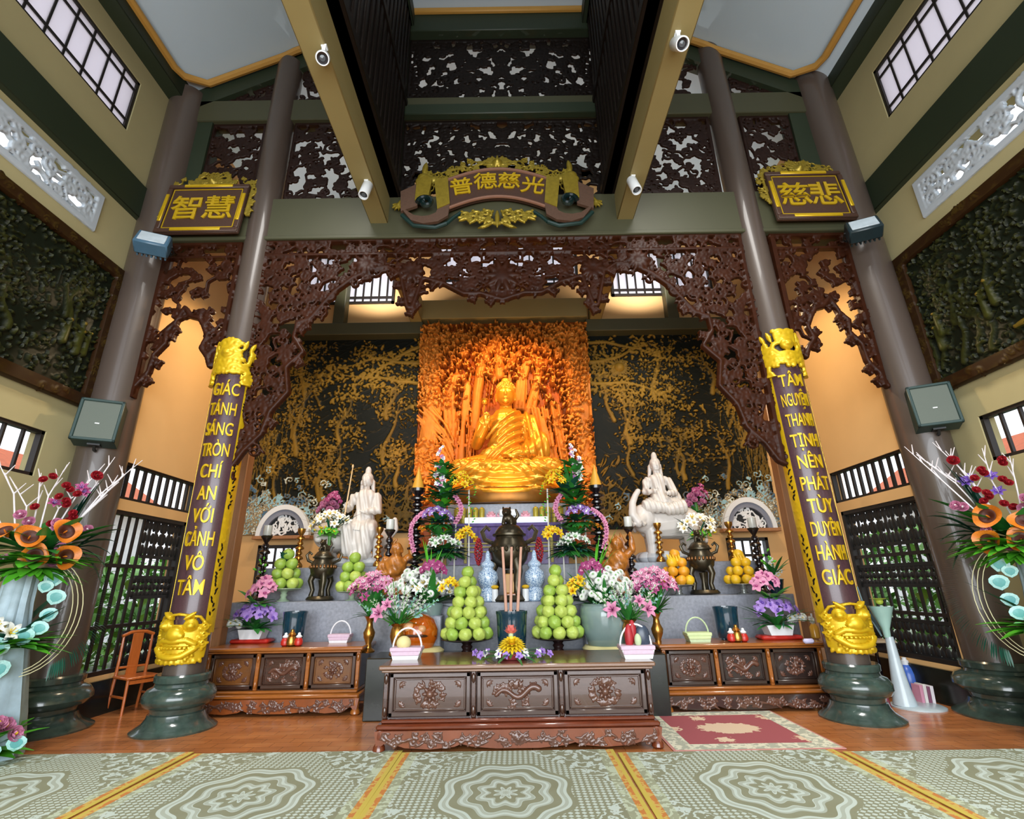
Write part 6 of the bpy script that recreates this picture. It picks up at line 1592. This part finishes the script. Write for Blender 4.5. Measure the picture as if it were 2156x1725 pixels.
m = MB(); m.bbox(-.07, .07, -.03, .03, 0, .06, .02); o = m.build('tissue_pack', mat('pale_violet_pack', '#b9b6d6', .5)); o.location = atz(1706, 1356, .81) + Vector((0, .03, 0)); tag(o, 'pale violet tissue pack beside the oil bottle', 'tissue pack')
# ------------------------------------------------------------------ blooms (meshes shared by copies) and arrangements
BLOOM = {}
def bloom(kind, m_, heart=YELF):
    key = (kind, m_.name, heart.name)
    if key in BLOOM: return BLOOM[key]
    m = MB(); rng = random.Random(len(BLOOM) + 1)
    if kind == 'lily':
        for q in range(6):
            a = q * PI / 3; m.blade((0, 0, 0), (math.cos(a), math.sin(a), .55), .26, (math.cos(a) * -.1, math.sin(a) * -.1, .5), 7)
        m.mat(1)
        for q in range(5): a = q * 1.257; m.tube([(0, 0, .1), (.3 * math.cos(a), .3 * math.sin(a), .75)], [.03, .05], 5)
    elif kind == 'orchid':
        for q in range(5):
            a = q * 1.257 + PI / 2; m.blade((0, 0, 0), (.95 * math.cos(a), .95 * math.sin(a), .15 + .1 * (q % 2)), .42 if q in (1, 4) else .30, (0, 0, .25), 5)
        m.mat(1); m.ell((0, -.1, .15), .2, .25, .18, 8, 6); m.blade((0, -.1, .1), (0, -.5, .35), .2, (0, 0, .2), 4)
    elif kind == 'mum':
        for ring, (n, rr, hh) in enumerate(((18, 1.0, .1), (16, .9, .35), (14, .72, .55), (10, .5, .7), (6, .25, .8))):
            for q in range(n):
                a = 2 * PI * q / n + ring * .2; m.blade((.1 * math.cos(a), .1 * math.sin(a), .1 + hh * .3), (rr * math.cos(a), rr * math.sin(a), hh), .12, (0, 0, .22), 4)
        m.mat(1); m.ell((0, 0, .45), .2, .2, .2, 8, 6)
    elif kind == 'rose':
        for ring, (n, rr, hh) in enumerate(((5, .95, .45), (5, .75, .75), (4, .5, .95), (3, .28, 1.0))):
            for q in range(n):
                a = 2 * PI * q / n + ring * .6; m.blade((.05 * math.cos(a), .05 * math.sin(a), 0), (rr * math.cos(a), rr * math.sin(a), hh), .48 * rr + .12, (math.cos(a) * .35, math.sin(a) * .35, -.1), 5, -.3)
        m.mat(1); m.ell((0, 0, .4), .2, .2, .35, 8, 6)
    elif kind == 'calla':       # broad open cup with a dark throat
        prof = [(.10, -.5), (.18, -.2), (.42, .15), (.80, .45), (1.0, .50)]
        n = 22; vs = []; fs = []
        for i, (r_, z) in enumerate(prof):
            for k in range(n): a = 2 * PI * k / n; w_ = 1 + (.10 * math.sin(3 * a) if i > 2 else 0); vs.append((r_ * w_ * math.cos(a), r_ * w_ * math.sin(a), z + (.14 * math.cos(a * 2) if i == 4 else 0)))
        for i in range(len(prof) - 1):
            for k in range(n): fs.append((i * n + k, i * n + (k + 1) % n, (i + 1) * n + (k + 1) % n, (i + 1) * n + k))
        m._add(vs, fs); m.mat(1); m.lathe([(.08, -.45), (.17, -.18), (.39, .16), (.60, .335), (.59, .345), (.36, .2), (0, -.1)], seg=20)
        m.mat(0); m.ell((0, 0, .15), .07, .07, .35, 8, 6)
    elif kind == 'spike':       # gladiolus or tuberose spike: many small cups up a stem
        m.mat(1); m.tube([(0, 0, 0), (.05, 0, 1.6), (.1, 0, 3.2)], [.06, .05, .03], 5); m.mat(0)
        for q in range(14):
            z = .8 + q * .17; a = q * 2.4; s_ = .34 * (1 - q / 22)
            for p in range(3): b = a + (p - 1) * .5; m.blade((.05, 0, z), (.05 + s_ * 1.2 * math.cos(b), s_ * 1.2 * math.sin(b), z + s_), s_ * .4, (0, 0, .1), 4)
    elif kind == 'bud':
        m.ell((0, 0, .5), .35, .35, .6, 10, 8); m.mat(1); m.tube([(0, 0, -.4), (0, 0, .1)], [.08, .2], 6)
    elif kind == 'cockscomb':   # long catkin of red flowers
        for q in range(60): a = q * 2.4; z = -q / 60 * 3.2; r_ = .45 * math.sin(PI * (q + 4) / 66); m.ell((r_ * math.cos(a), r_ * math.sin(a), z), .16, .16, .14, 6, 4)
    elif kind == 'heartleaf':   # pale-edged heart leaf
        P = [(0, .28), (.35, .22), (.62, .0), (.68, -.3), (.45, -.72), (0, -1.0), (-.45, -.72), (-.68, -.3), (-.62, .0), (-.35, .22)]
        n = len(P); o = [(0, .0, -.35)] + [(x, .12 - .18 * abs(x), z) for x, z in P]
        m.mat(0); m._add(o, [(0, i + 1, (i + 1) % n + 1) for i in range(n)])
        m.mat(1); m._add([(0, -.015, -.35)] + [(x * .62, .05 - .12 * abs(x), -.35 + (z + .35) * .62) for x, z in P], [(0, i + 1, (i + 1) % n + 1) for i in range(n)])
    me = bpy.data.meshes.new(kind); me.from_pydata(m.v, [], m.f); me.materials.append(m_); me.materials.append(heart); me.polygons.foreach_set('material_index', m.mi)
    me.polygons.foreach_set('use_smooth', [True] * len(me.polygons)); me.update(); BLOOM[key] = me
    return me
NAME = {'lily': 'lily', 'orchid': 'orchid', 'mum': 'chrysanthemum', 'rose': 'rose', 'calla': 'calla_flower', 'spike': 'flower_spike', 'bud': 'flower_bud', 'cockscomb': 'hanging_flower', 'heartleaf': 'pale_leaf'}
def put(t, kind, m_, loc, r, face, heart=YELF, rng=None):
    """place one bloom on an arrangement: face = direction it opens towards"""
    o = link(NAME[kind], bloom(kind, m_, heart), t); o.location = loc; o.scale = (r, r, r)
    d = Vector(face)
    if kind == 'heartleaf': o.rotation_euler = face
    else: o.rotation_euler = d.to_track_quat('Z', 'Y').to_euler(); 
    if rng and kind not in ('heartleaf', 'spike', 'cockscomb'): o.rotation_euler.rotate_axis('Z', rng.uniform(0, 6.3))
    return o
def foliage(t, items, m_, name='foliage'):
    """items: (base, tip, width, bend)"""
    m = MB()
    for b, e, w_, bd in items: m.blade(b, e, w_, bd, 6)
    o = m.build(name, m_, t, smooth=True); o['kind'] = 'stuff'; return o
def cluster(t, kind, m_, c, n, rx, ry, rz, r, rng, heart=YELF, out=1.0, up=.35):
    for k in range(n):
        a = k * 2.39996; q = math.sqrt((k + .5) / n); u = rng.uniform(-.5, .5)
        p = Vector((rx * q * math.cos(a), ry * q * math.sin(a) * .8, rz * (1 - q * q) + rng.uniform(-.15, .15) * rz))
        f = Vector((p.x / max(rx, .01) * out, -.8 + p.y / max(ry, .01) * .5, up + .6 * (1 - q)))
        put(t, kind, m_, Vector(c) + p, r * rng.uniform(.85, 1.15), f, heart, rng)
def leaves_around(c, n, R_, w_, rng, up=.5, z0=0.0, arc=(0, 2 * PI)):
    L = []
    for k in range(n):
        a = arc[0] + (arc[1] - arc[0]) * (k + rng.random() * .6) / n; l = R_ * rng.uniform(.7, 1.15); u = rng.uniform(-.15, up)
        L.append((Vector(c) + Vector((.03 * math.cos(a), .03 * math.sin(a), z0)), Vector(c) + Vector((l * math.cos(a), l * math.sin(a) * .8, z0 + l * u)), w_ * rng.uniform(.8, 1.2), Vector((0, 0, .12 * l))))
    return L
VIEW = Vector((0, -1, .25))
# --- orchid arrangements in red trays on the side altars
def tray_orchids(c, s, label):
    t = thing('orchid_tray', c, label, 'flower arrangement', 'orchid arrangements in red trays'); t.scale = (1.2, 1.1, 1.2); rng = random.Random(31 + s)
    m = MB(); m.bbox(-.24, .24, -.12, .12, 0, .05, .02); m.build('red_tray', RED, t)
    m = MB(); m.prism([(-.12, .04), (.12, .04), (.16, .16), (-.16, .16)], -.1, .1); m.build('white_holder', WHITEP, t)
    cluster(t, 'orchid', LILACF, (.0, -.03, .30), 16, .26, .16, .12, .075, rng, PURPF)
    cluster(t, 'orchid', PINKF, (.03 * s, 0, .58), 13, .17, .12, .16, .075, rng, MAGF)
    cluster(t, 'bud', LEAFB, (-.02 * s, 0, .84), 7, .08, .06, .16, .04, rng, LEAFB)
    cluster(t, 'mum', WHITEF, (.28 * s * -1, -.02, .20), 7, .14, .08, .05, .05, rng, YELF)
    foliage(t, leaves_around((0, 0, .16), 26, .42, .035, rng, .5) + leaves_around((0, 0, .45), 14, .28, .05, rng, .6), LEAF)
    foliage(t, leaves_around((-.1 * s, 0, .2), 12, .62, .012, rng, .2), LEAFD, 'grass_blades')
q = atz(524, 1356, .83); tray_orchids((q.x, q.y + .1, .83), 1, 'lilac and pink orchid arrangement in a red tray on the left side altar')
q = atz(1648, 1348, .81); tray_orchids((q.x, q.y + .1, .81), -1, 'lilac and pink orchid arrangement in a red tray on the right side altar')
# --- brass vases of pink lilies
def lily_vase(c, label, seed):
    t = thing('lily_vase', c, label, 'flower vase', 'brass vases of pink lilies'); rng = random.Random(seed)
    m = MB(); m.lathe([(.09, 0), (.10, .02), (.05, .06), (.04, .12), (.075, .20), (.085, .26), (.05, .33), (.04, .40), (.07, .46), (.09, .48)], seg=24); m.build('brass_vase', BRASS, t)
    cluster(t, 'lily', PINKF, (0, 0, .80), 20, .32, .2, .22, .088, rng, WHITEF, 1.0, .7)
    cluster(t, 'lily', MAGF, (0, -.05, .74), 16, .30, .18, .22, .075, rng, PINKF, 1.2, .5)
    foliage(t, leaves_around((0, 0, .48), 34, .30, .035, rng, 1.6), LEAF)
q = at(776, 1352, 7.9); lily_vase((q.x, 7.9, .72), 'brass vase of pink lilies beside the right end of the left side altar', 5)
q = at(1386, 1350, 7.75); lily_vase((q.x, 7.75, .72), 'brass vase of pink lilies beside the left end of the right side altar', 6)
# --- brass vases of white gladioli with a pink lily, by the front altar
def glad_vase(c, label, seed, s, n=1):
    t = thing('gladiolus_vase', c, label, 'flower vase', 'vases of white gladioli'); rng = random.Random(seed)
    m = MB(); m.lathe([(.08, 0), (.10, .02), (.09, .06), (.06, .12), (.10, .24), (.09, .32), (.07, .36), (.11, .40)], seg=24); m.build('brass_vase', BRASS, t)
    for k in range(13):
        a = (k - 6) * .17 + rng.uniform(-.05, .05); put(t, 'spike', WHITEF if k % 3 else AQUAF, (.03 * (k - 6) * .5, rng.uniform(-.05, .05), .40), .155 * rng.uniform(.85, 1.15), (math.sin(a) * .9, rng.uniform(-.35, .1), math.cos(a)), STEM)
    for k in range(n): put(t, 'lily', PINKF, (s * (.22 - .44 * k), -.12, .52), .12, (s * (.4 - .8 * k), -1, .3), MAGF, rng)
    put(t, 'lily', PINKF, (s * .12, -.14, .62), .09, (s * .2, -1, .5), MAGF, rng)
    foliage(t, leaves_around((0, 0, .40), 24, .30, .03, rng, 1.2), LEAF)
q = at(832, 1372, 7.15); glad_vase((q.x, 7.24, .74), 'brass vase of white gladioli with a pink lily in front of the orange drum', 7, -1)
q = at(1332, 1372, 7.15); glad_vase((q.x, 7.24, .74), 'brass vase of white gladioli with two pale lilies in front of the glazed jar', 8, 1, 2)
# --- low flower dish in the middle of the front altar
def centre_dish():
    q = atz(1078, 1392, .8); t = thing('flower_dish', (q.x, q.y + .14, .80), 'pink dish of purple orchids around a yellow chrysanthemum on the central altar', 'flower arrangement'); rng = random.Random(12)
    m = MB(); m.lathe([(.10, 0), (.13, .01), (.18, .06), (.17, .065), (0, .05)], seg=28); m.build('pink_dish', mat('pink_red_dish', '#c9525c', .35), t)
    put(t, 'mum', YELF, (0, 0, .10), .17, (0, -.35, 1), ORF, rng)
    for k in range(18):
        a = k * .3491; r_ = .24 + .06 * (k % 3); put(t, 'orchid', LILACF if k % 3 else WHITEF, (r_ * 1.25 * math.cos(a), r_ * .7 * math.sin(a), .06), .05, (math.cos(a) * .6, -.8, .5), PURPF, rng)
    foliage(t, leaves_around((0, 0, .04), 30, .46, .026, rng, .1), LEAF)
    lo = lotus((0, 0, 0), .085, None, mat('salmon_candle', '#df7a70', .4)); lo.name = 'lotus_candle'; lo.parent = t; lo.location = (-.01, .06, .26)
    for k_ in ('label', 'category', 'group'):
        if k_ in lo: del lo[k_]
    m = MB(); m.tube([(-.01, .06, .1), (-.01, .06, .27)], .03, 10); m.build('candle_stick', GREENW, t)
centre_dish()
# --- white bouquets behind the pyramids
def white_bouquet(c, label, seed, s):
    t = thing('white_bouquet', c, label, 'flower arrangement', 'white and purple bouquets behind the green pyramids'); rng = random.Random(seed)
    cluster(t, 'mum', WHITEF, (s * .18, -.05, .30), 34, .42, .22, .30, .062, rng, LEAFB)
    cluster(t, 'lily', WHITEF, (0, -.05, .28), 10, .30, .2, .18, .09, rng, YELF)
    cluster(t, 'orchid', MAGF, (-s * .05, -.12, .58), 14, .17, .12, .14, .07, rng, PINKF)
    cluster(t, 'lily', YELF, (-s * .28, -.12, .30), 9, .16, .12, .16, .075, rng, ORF)
    foliage(t, leaves_around((0, 0, .12), 40, .45, .045, rng, 1.0), LEAF); foliage(t, leaves_around((0, 0, .5), 16, .42, .012, rng, 1.6), LEAFB, 'grass_blades')
    m = MB(); m.lathe([(.12, -.08), (.16, -.05), (.2, .14), (.18, .16), (0, .14)], seg=20); m.build('bouquet_pot', CELAD, t)
q = at(905, 1285, 7.85); white_bouquet((q.x, 7.80, .80), 'white and purple bouquet left of the left green pyramid', 14, -1)
for o_ in bpy.data.objects:
    if o_.name == 'white_bouquet': o_.location.z = q.z - .06
q = at(1255, 1285, 7.85); t_ = None
white_bouquet((q.x, 7.80, q.z - .06), 'white and purple bouquet right of the right green pyramid', 15, 1)
m = MB(); m.bbox(-.22, .22, -.18, .18, 0, 1, .02); 
def flower_stool(x, z1, label):
    m = MB(); m.bbox(-.2, .2, -.18, .18, 0, z1 - .70 - .085, .015); o = m.build('granite_block', GRAN); o.location = (x, 7.80, .72); tag(o, label, 'block', 'granite blocks under the white bouquets')
for s_, qq in (('left', at(905, 1285, 7.85)), ('right', at(1255, 1285, 7.85))): flower_stool(qq.x, qq.z, 'granite block under the %s white bouquet' % s_)
BL = mat('white_baby_breath', '#e3ece4', .6)
# white flowers standing in the glazed jar
rng = random.Random(16); m = MB()
cluster(BOWL, 'mum', WHITEF, (0, 0, .62), 30, .36, .28, .34, .06, rng, LEAFB); foliage(BOWL, leaves_around((0, 0, .5), 26, .36, .03, rng, 1.5), LEAF)
# --- tall tiered arrangements flanking the offering table
def tiered(c, s, label):
    """s = -1 left, +1 right; three tiers on thin white stakes, rising to a spray at the top"""
    t = thing('tiered_arrangement', c, label, 'flower arrangement', 'tall tiered flower arrangements'); rng = random.Random(40 + s); o = -s
    m = MB()
    for k in range(3): x = -s * (-.22 + .20 * k) - .0; m.tube([(x, -.05, 0), (x, -.05, .62)], .013, 6); m.tube([(x, .05, .62), (x, .05, 1.25)], .013, 6)
    m.tube([(o * .42, 0, 0), (o * .40, 0, 1.75)], .014, 6); m.build('white_stakes', mat('white_stake', '#d9d8cf', .5), t)
    m = MB(); m.lathe([(.26, 0), (.28, .02), (.28, .06), (.1, .08)], seg=24); m.build('base_tray', BLACKW, t)
    # lowest tier
    cluster(t, 'lily', WHITEF, (0, -.1, .80), 10, .24, .16, .14, .085, rng, LEAFB)
    cluster(t, 'lily', YELF, (o * .36, -.12, .90), 9, .14, .12, .16, .085, rng, ORF)
    foliage(t, leaves_around((0, -.06, .70), 60, .46, .055, rng, -.25), LEAF); foliage(t, leaves_around((0, -.02, .72), 44, .50, .05, rng, .15), LEAFD); foliage(t, leaves_around((0, -.02, .76), 26, .40, .045, rng, .4), LEAF)
    put(t, 'cockscomb', REDF, (o * .58, -.14, .92), .13, (0, 0, 1))
    # middle tier
    cluster(t, 'orchid', LILACF, (-o * .12, -.08, 1.28), 14, .24, .15, .16, .07, rng, WHITEF)
    cluster(t, 'orchid', ORF, (-o * .22, -.06, 1.08), 9, .26, .12, .08, .06, rng, YELF)
    foliage(t, leaves_around((-o * .1, -.06, 1.16), 40, .36, .05, rng, -.3), LEAF); foliage(t, leaves_around((-o * .1, 0, 1.2), 34, .46, .045, rng, .3), LEAFD); foliage(t, leaves_around((-o * .1, 0, 1.24), 20, .32, .045, rng, .4), LEAFB)
    for k in range(16): a = k / 15; put(t, 'orchid', PINKF, (-o * (.34 + .20 * math.sin(a * 2.4)), -.1, 1.36 - .62 * a + .1 * math.sin(a * 3)), .055, (-o * .3, -1, .3), MAGF, rng)
    for k in range(10): a = k / 9; put(t, 'orchid', PINKF, (o * (.18 + .10 * math.sin(a * 3)), -.1, 1.62 - .42 * a), .055, (o * .3, -1, .3), MAGF, rng)
    for zz, rr in ((.96, .34), (1.44, .34), (1.60, .36), (1.96, .30), (2.12, .24)): foliage(t, leaves_around((-o * .06, -.02, zz), 22, rr, .05, rng, .7), LEAF); foliage(t, leaves_around((-o * .02, -.05, zz + .06), 12, rr * .8, .045, rng, .4), LEAFB)
    # top spray
    for k in range(24): a = k / 23; put(t, 'orchid', WHITEF if k % 3 else PINKF, (-o * (.02 + .20 * a * (1 - a) * 2) + rng.uniform(-.07, .07), -.08, 1.72 + .78 * a), .065 * (1.2 - .6 * a), (-o * .3, -1, .4), LILACF, rng)
    cluster(t, 'lily', YELF, (o * .26, -.08, 1.80), 11, .18, .12, .20, .075, rng, ORF)
    foliage(t, leaves_around((o * .05, 0, 1.66), 38, .46, .05, rng, .5), LEAFD); foliage(t, leaves_around((0, 0, 1.72), 26, .36, .035, rng, 1.1), LEAF)
    for k in range(14): put(t, 'bud', LEAFB, (o * (.42 + rng.uniform(-.06, .1)), -.05, 1.2 + k * .045), .035, (o, -.6, .4), LEAFB)
    return t
q = at(930, 1255, 8.5); tiered((q.x, 8.3 + .32, 1.40), -1, 'tall tiered flower arrangement left of the offering table')
q = at(1215, 1252, 8.5); tiered((q.x, 8.62, 1.40), 1, 'tall tiered flower arrangement right of the offering table')
# --- lily bouquets before the white statues and tall pink sprays behind them
def statue_bouquet(px, py, label, seed, s):
    q = at(px, py + 62, 9.12); t = thing('lily_bouquet', (q.x, 9.14, 1.935), label, 'flower arrangement', 'white lily bouquets before the white statues'); rng = random.Random(seed)
    k = q.z if False else 0
    m = MB(); m.lathe([(.08, 0), (.12, .02), (.13, .14), (.06, .22), (.07, .30), (.10, .34)], seg=20); m.build('silver_vase', SILV, t)
    h = at(px, py, 9.12).z - 1.935
    cluster(t, 'lily', WHITEF, (0, -.05, h - .06), 13, .32, .2, .24, .10, rng, YELF); cluster(t, 'bud', YELF, (s * .1, -.1, h - .12), 6, .14, .1, .06, .05, rng, LEAFB)
    cluster(t, 'orchid', LEAFB, (s * .0, -.1, h - .16), 8, .18, .12, .06, .07, rng, YELF)
    foliage(t, leaves_around((0, 0, h - .15), 20, .55, .018, rng, .6), LEAFD); foliage(t, leaves_around((0, 0, h - .2), 16, .26, .05, rng, .4), LEAFB)
    m = MB(); m.tube([(0, 0, .3), (0, 0, h - .12)], .03, 8); m.build('stem_bundle', STEM, t)
statue_bouquet(690, 1105, 'white lily bouquet before the white lion statue', 51, -1); statue_bouquet(1478, 1110, 'white lily bouquet before the white elephant statue', 52, 1)
def pink_spray(px, py, label, seed, s):
    q = at(px, py, 9.75); t = thing('pink_flower_spray', (q.x, 9.78, 1.93), label, 'flower arrangement', 'tall pink sprays beside the white statues'); rng = random.Random(seed); h = q.z - 1.93
    m = MB(); m.lathe([(.1, 0), (.13, .03), (.09, .3), (.12, .36)], seg=20); m.build('dark_vase', BLACKW, t)
    m = MB(); m.tube([(0, 0, .3), (0, 0, h)], .03, 6); m.build('stem', STEM, t)
    cluster(t, 'rose', PINKF, (0, -.06, h - .05), 13, .17, .12, .22, .075, rng, MAGF); cluster(t, 'orchid', MAGF, (s * .08, -.08, h + .08), 10, .14, .1, .22, .075, rng, PINKF)
    foliage(t, leaves_around((0, 0, h - .2), 14, .28, .03, rng, .5), LEAF)
pink_spray(692, 1072, 'tall pink flower spray left of the white lion statue', 53, 1); pink_spray(1466, 1058, 'tall pink flower spray right of the white elephant statue', 54, 1)
# --- pot plants by the side windows
def thin_plant(px, py, Y, z, label, seed):
    q = at(px, py, Y); t = thing('flowering_plant', (q.x, Y, z), label, 'potted plant'); rng = random.Random(seed)
    m = MB(); m.lathe([(.1, 0), (.14, .2), (.15, .22), (.12, .22), (0, .2)], seg=18); m.build('pot', NAVY, t); h = max(.5, q.z - z)
    m = MB(); m.tube([(0, 0, .2), (.02, 0, h)], .015, 6); m.build('stem', STEM, t)
    for k in range(12): put(t, 'orchid', WHITEF, (rng.uniform(-.1, .1), -.05, h - .5 + k * .05), .05, (rng.uniform(-.5, .5), -1, .2), YELF, rng)
    foliage(t, leaves_around((0, 0, .3), 16, .3, .04, rng, 1.5), LEAF)
thin_plant(1625, 1190, 9.0, 1.40, 'white flowered plant at the far right end of the granite step', 61)
# --- the two big floor arrangements at the left and right picture edge
def big_floor(c, s, label, seed):
    """s = -1: left edge, +1: right edge; tall pale-wrapped stand with three tiers and a crown of orange flowers"""
    t = thing('floor_flower_stand', c, label, 'flower stand', 'tall floor flower stands at the front'); t.scale = (1.28, 1.28, 1.30); t.rotation_euler = (0, 0, R(-40 * s)); rng = random.Random(seed); i = -s
    m = MB(); n = 26
    prof = [(.30, .0), (.26, .3), (.17, .8), (.12, 1.15), (.11, 1.4)]
    for k in range(len(prof) - 1): pass
    vs = []; fs = []; N = 40
    for a, (r_, z) in enumerate(prof):
        for k in range(N): th = 2 * PI * k / N; w_ = r_ * (1 + .07 * math.sin(th * 9 + z * 3) + .04 * math.sin(th * 17)); vs.append((w_ * math.cos(th), w_ * math.sin(th), z))
    for a in range(len(prof) - 1):
        for k in range(N): fs.append((a * N + k, a * N + (k + 1) % N, (a + 1) * N + (k + 1) % N, (a + 1) * N + k))
    m._add(vs, fs); m.build('wrapped_stand', mat('pale_blue_gauze_wrap', '#a9c0cc', .55, var=.2, nscale=12), t)
    # crown
    for (x, z, r_, f) in ((-.02, 1.66, .125, (.2, -1, .5)), (.20, 1.72, .13, (.45, -1, .35)), (.24, 1.52, .125, (.6, -1, .0)), (-.17, 1.70, .11, (-.4, -.7, .7)), (.05, 1.52, .12, (.0, -1, .1))):
        put(t, 'calla', ORF, (i * x, -.22, z), r_ * .82, (i * f[0], f[1], f[2]), DKC, rng)
    for k in range(20): a = rng.uniform(0, 6.3); put(t, 'rose', PINKF, (i * rng.uniform(-.32, .40), -.12 + rng.uniform(-.08, .1), 1.46 + rng.uniform(0, .46)), .05, (rng.uniform(-.6, .6), -1, .4), WHITEF, rng)
    for k in range(13): put(t, 'rose', REDF, (i * (rng.uniform(-.05, .26)), -.05, 1.80 + k * .035), .038, (rng.uniform(-.5, .5), -1, .5), REDF, rng)
    for k in range(4): put(t, 'lily', PURPF if s > 0 else MAGF, (i * rng.uniform(.05, .38), 0, 2.0 + rng.uniform(-.1, .2)), .06, (rng.uniform(-.3, .3), -1, .6), LILACF, rng)
    put(t, 'rose', REDF, (i * .32, -.05, 2.26), .055, (.2, -1, .4), DKC, rng)
    foliage(t, leaves_around((i * .05, -.12, 1.46), 70, .48, .06, rng, .15), LEAFB); foliage(t, leaves_around((i * .05, -.16, 1.42), 40, .36, .05, rng, -.4), LEAFB); foliage(t, leaves_around((i * .05, 0, 1.55), 36, .5, .06, rng, .7), LEAF)
    foliage(t, [((i * .2, 0, 1.6), (i * (.24 + .05 * k), -.02, 2.0 + .09 * k), .05, (0, 0, .1)) for k in range(4)] + [((i * .3, 0, 1.6), (i * (.55 + .02 * k), -.05, 1.3 + .12 * k), .07, (0, 0, .1)) for k in range(5)], LEAFD)
    # white twigs
    m = MB()
    for k in range(11):
        a = (-.45 + .13 * k if k < 6 else .28 + .06 * (k - 6)); b = Vector((i * a * .35, 0, 1.65)); e = Vector((i * a * 1.25, -.02, 2.25 + .12 * math.sin(k * 2.1) + (.12 if k > 5 else 0)))
        mid = (b + e) / 2 + Vector((.05 * math.sin(k), 0, .05)); m.tube([b, mid, e], [.009, .007, .003], 5)
        for q in range(4): p = mid + (e - mid) * (q / 4); m.tube([p, p + Vector((.07 * math.sin(q * 3 + k), 0, .10))], [.006, .003], 4)
    m.build('white_twigs', mat('white_twig', '#ddd8dc', .6), t)
    # trailing strings and dark fern arcs
    m = MB()
    for k in range(3):
        a_ = np.linspace(1.25, -1.35 - .05 * k, 16); rx_, rz_ = .27 + .035 * k, .42 + .02 * k; m.tube([(i * (.12 + rx_ * math.cos(a)), -.2, 1.05 + rz_ * math.sin(a)) for a in a_], .0035, 5)
    m.build('trailing_strings', mat('pale_string', '#cfcaa0', .6), t)
    L = []
    for k in range(60): a = -1.2 + k * .036; p = Vector((i * (.22 + .34 * math.cos(a)), -.10, 1.05 + .42 * math.sin(a))); L.append((p, p + Vector((i * .13 * math.cos(a - .4), rng.uniform(-.05, .05), .13 * math.sin(a - .4))), .008, (0, 0, .01)))
    foliage(t, L, LEAFD, 'fern_fringe')
    # pale hanging leaves
    for (x, z, r_) in ((.22, 1.36, .10), (.27, 1.22, .10), (.24, 1.08, .09), (.18, 1.30, .08)): put(t, 'heartleaf', AQUAF, (i * x, -.24, z), r_, (R(10), R(rng.uniform(-25, 25)), 0), mat('teal_leaf_heart', '#63a9a8', .4))
    # middle tier
    for (x, z, r_) in ((.0, .86, .12), (.12, .93, .11), (.02, .70, .11), (.22, .98, .09), (-.2, .80, .11)): put(t, 'heartleaf', AQUAF, (i * x, -.30, z), r_, (R(10), R(rng.uniform(-40, 40)), 0), mat('teal_leaf_heart', '#63a9a8', .4))
    cluster(t, 'lily', WHITEF, (-i * .12, -.24, .86), 10, .24, .1, .1, .08, rng, YELF)
    foliage(t, leaves_around((0, -.16, .80), 60, .46, .06, rng, .2), LEAFB); foliage(t, leaves_around((0, -.1, .8), 26, .46, .03, rng, .8), LEAFD)
    # foot tier
    cluster(t, 'rose', PINKF, (i * .06, -.34, .20), 7, .22, .1, .1, .065, rng, YELF)
    for (x, z, r_) in ((.12, .06, .09), (.26, .10, .09), (-.1, .12, .1)): put(t, 'heartleaf', AQUAF, (i * x, -.40, z + .08), r_, (R(15), R(rng.uniform(-40, 40)), 0), mat('teal_leaf_heart', '#63a9a8', .4))
    foliage(t, leaves_around((0, -.2, .08), 40, .38, .06, rng, .5), LEAFB)
    return t
big_floor((-5.50, 5.90, 0), -1, 'tall floor flower stand with orange flowers at the left pillar', 71)
big_floor((5.72, 5.82, 0), 1, 'tall floor flower stand with orange flowers at the right pillar', 72)
# ------------------------------------------------------------------ what the windows look out on
def hedge(x0, x1, y0, y1, h, seed, name, label):
    rng = random.Random(seed); m = MB()
    for k in range(2600):
        p = Vector((rng.uniform(x0, x1), rng.uniform(y0, y1), rng.uniform(0, h))); d = Vector((rng.uniform(-1, 1), rng.uniform(-1, 1), rng.uniform(-.3, 1))).normalized() * .3
        m.blade(p, p + d, .09, (0, 0, .1), 3)
    o = m.build(name, mat('garden_leaf', '#6fae4a', .5, var=.35, nscale=2)); o['kind'] = 'stuff'; tag(o, label, 'hedge')
hedge(-10.5, -8.2, 5, 16, 2.2, 3, 'garden_hedge', 'green garden bushes seen through the left lattice door')
hedge(8.2, 10.5, 5, 16, 2.6, 4, 'garden_hedge', 'green garden bushes seen through the right lattice door')
for s in (-1, 1):
    t = thing('neighbour_building', (s * 15, 9, 0), 'white neighbouring building with an orange tiled roof beyond the %s windows' % ('left' if s < 0 else 'right'), 'building')
    m = MB(); m.box(-1.5, 1.5, -10, 10, 0, 4.2); m.build('wall', mat('white_render', '#e6e6ea', .8), t, smooth=False)
    m = MB(); m.prism([(-2.2, 4.2), (2.2, 4.2), (0, 5.6)], -10.4, 10.4); m.build('roof', mat('orange_roof_tiles', '#c9622e', .7, var=.2), t, smooth=False)
m = MB(); m.box(-60, 60, -40, 60, -.2, -.13); struct(m.build('ground', mat('grey_green_yard', '#9aa58c', .9), smooth=False))
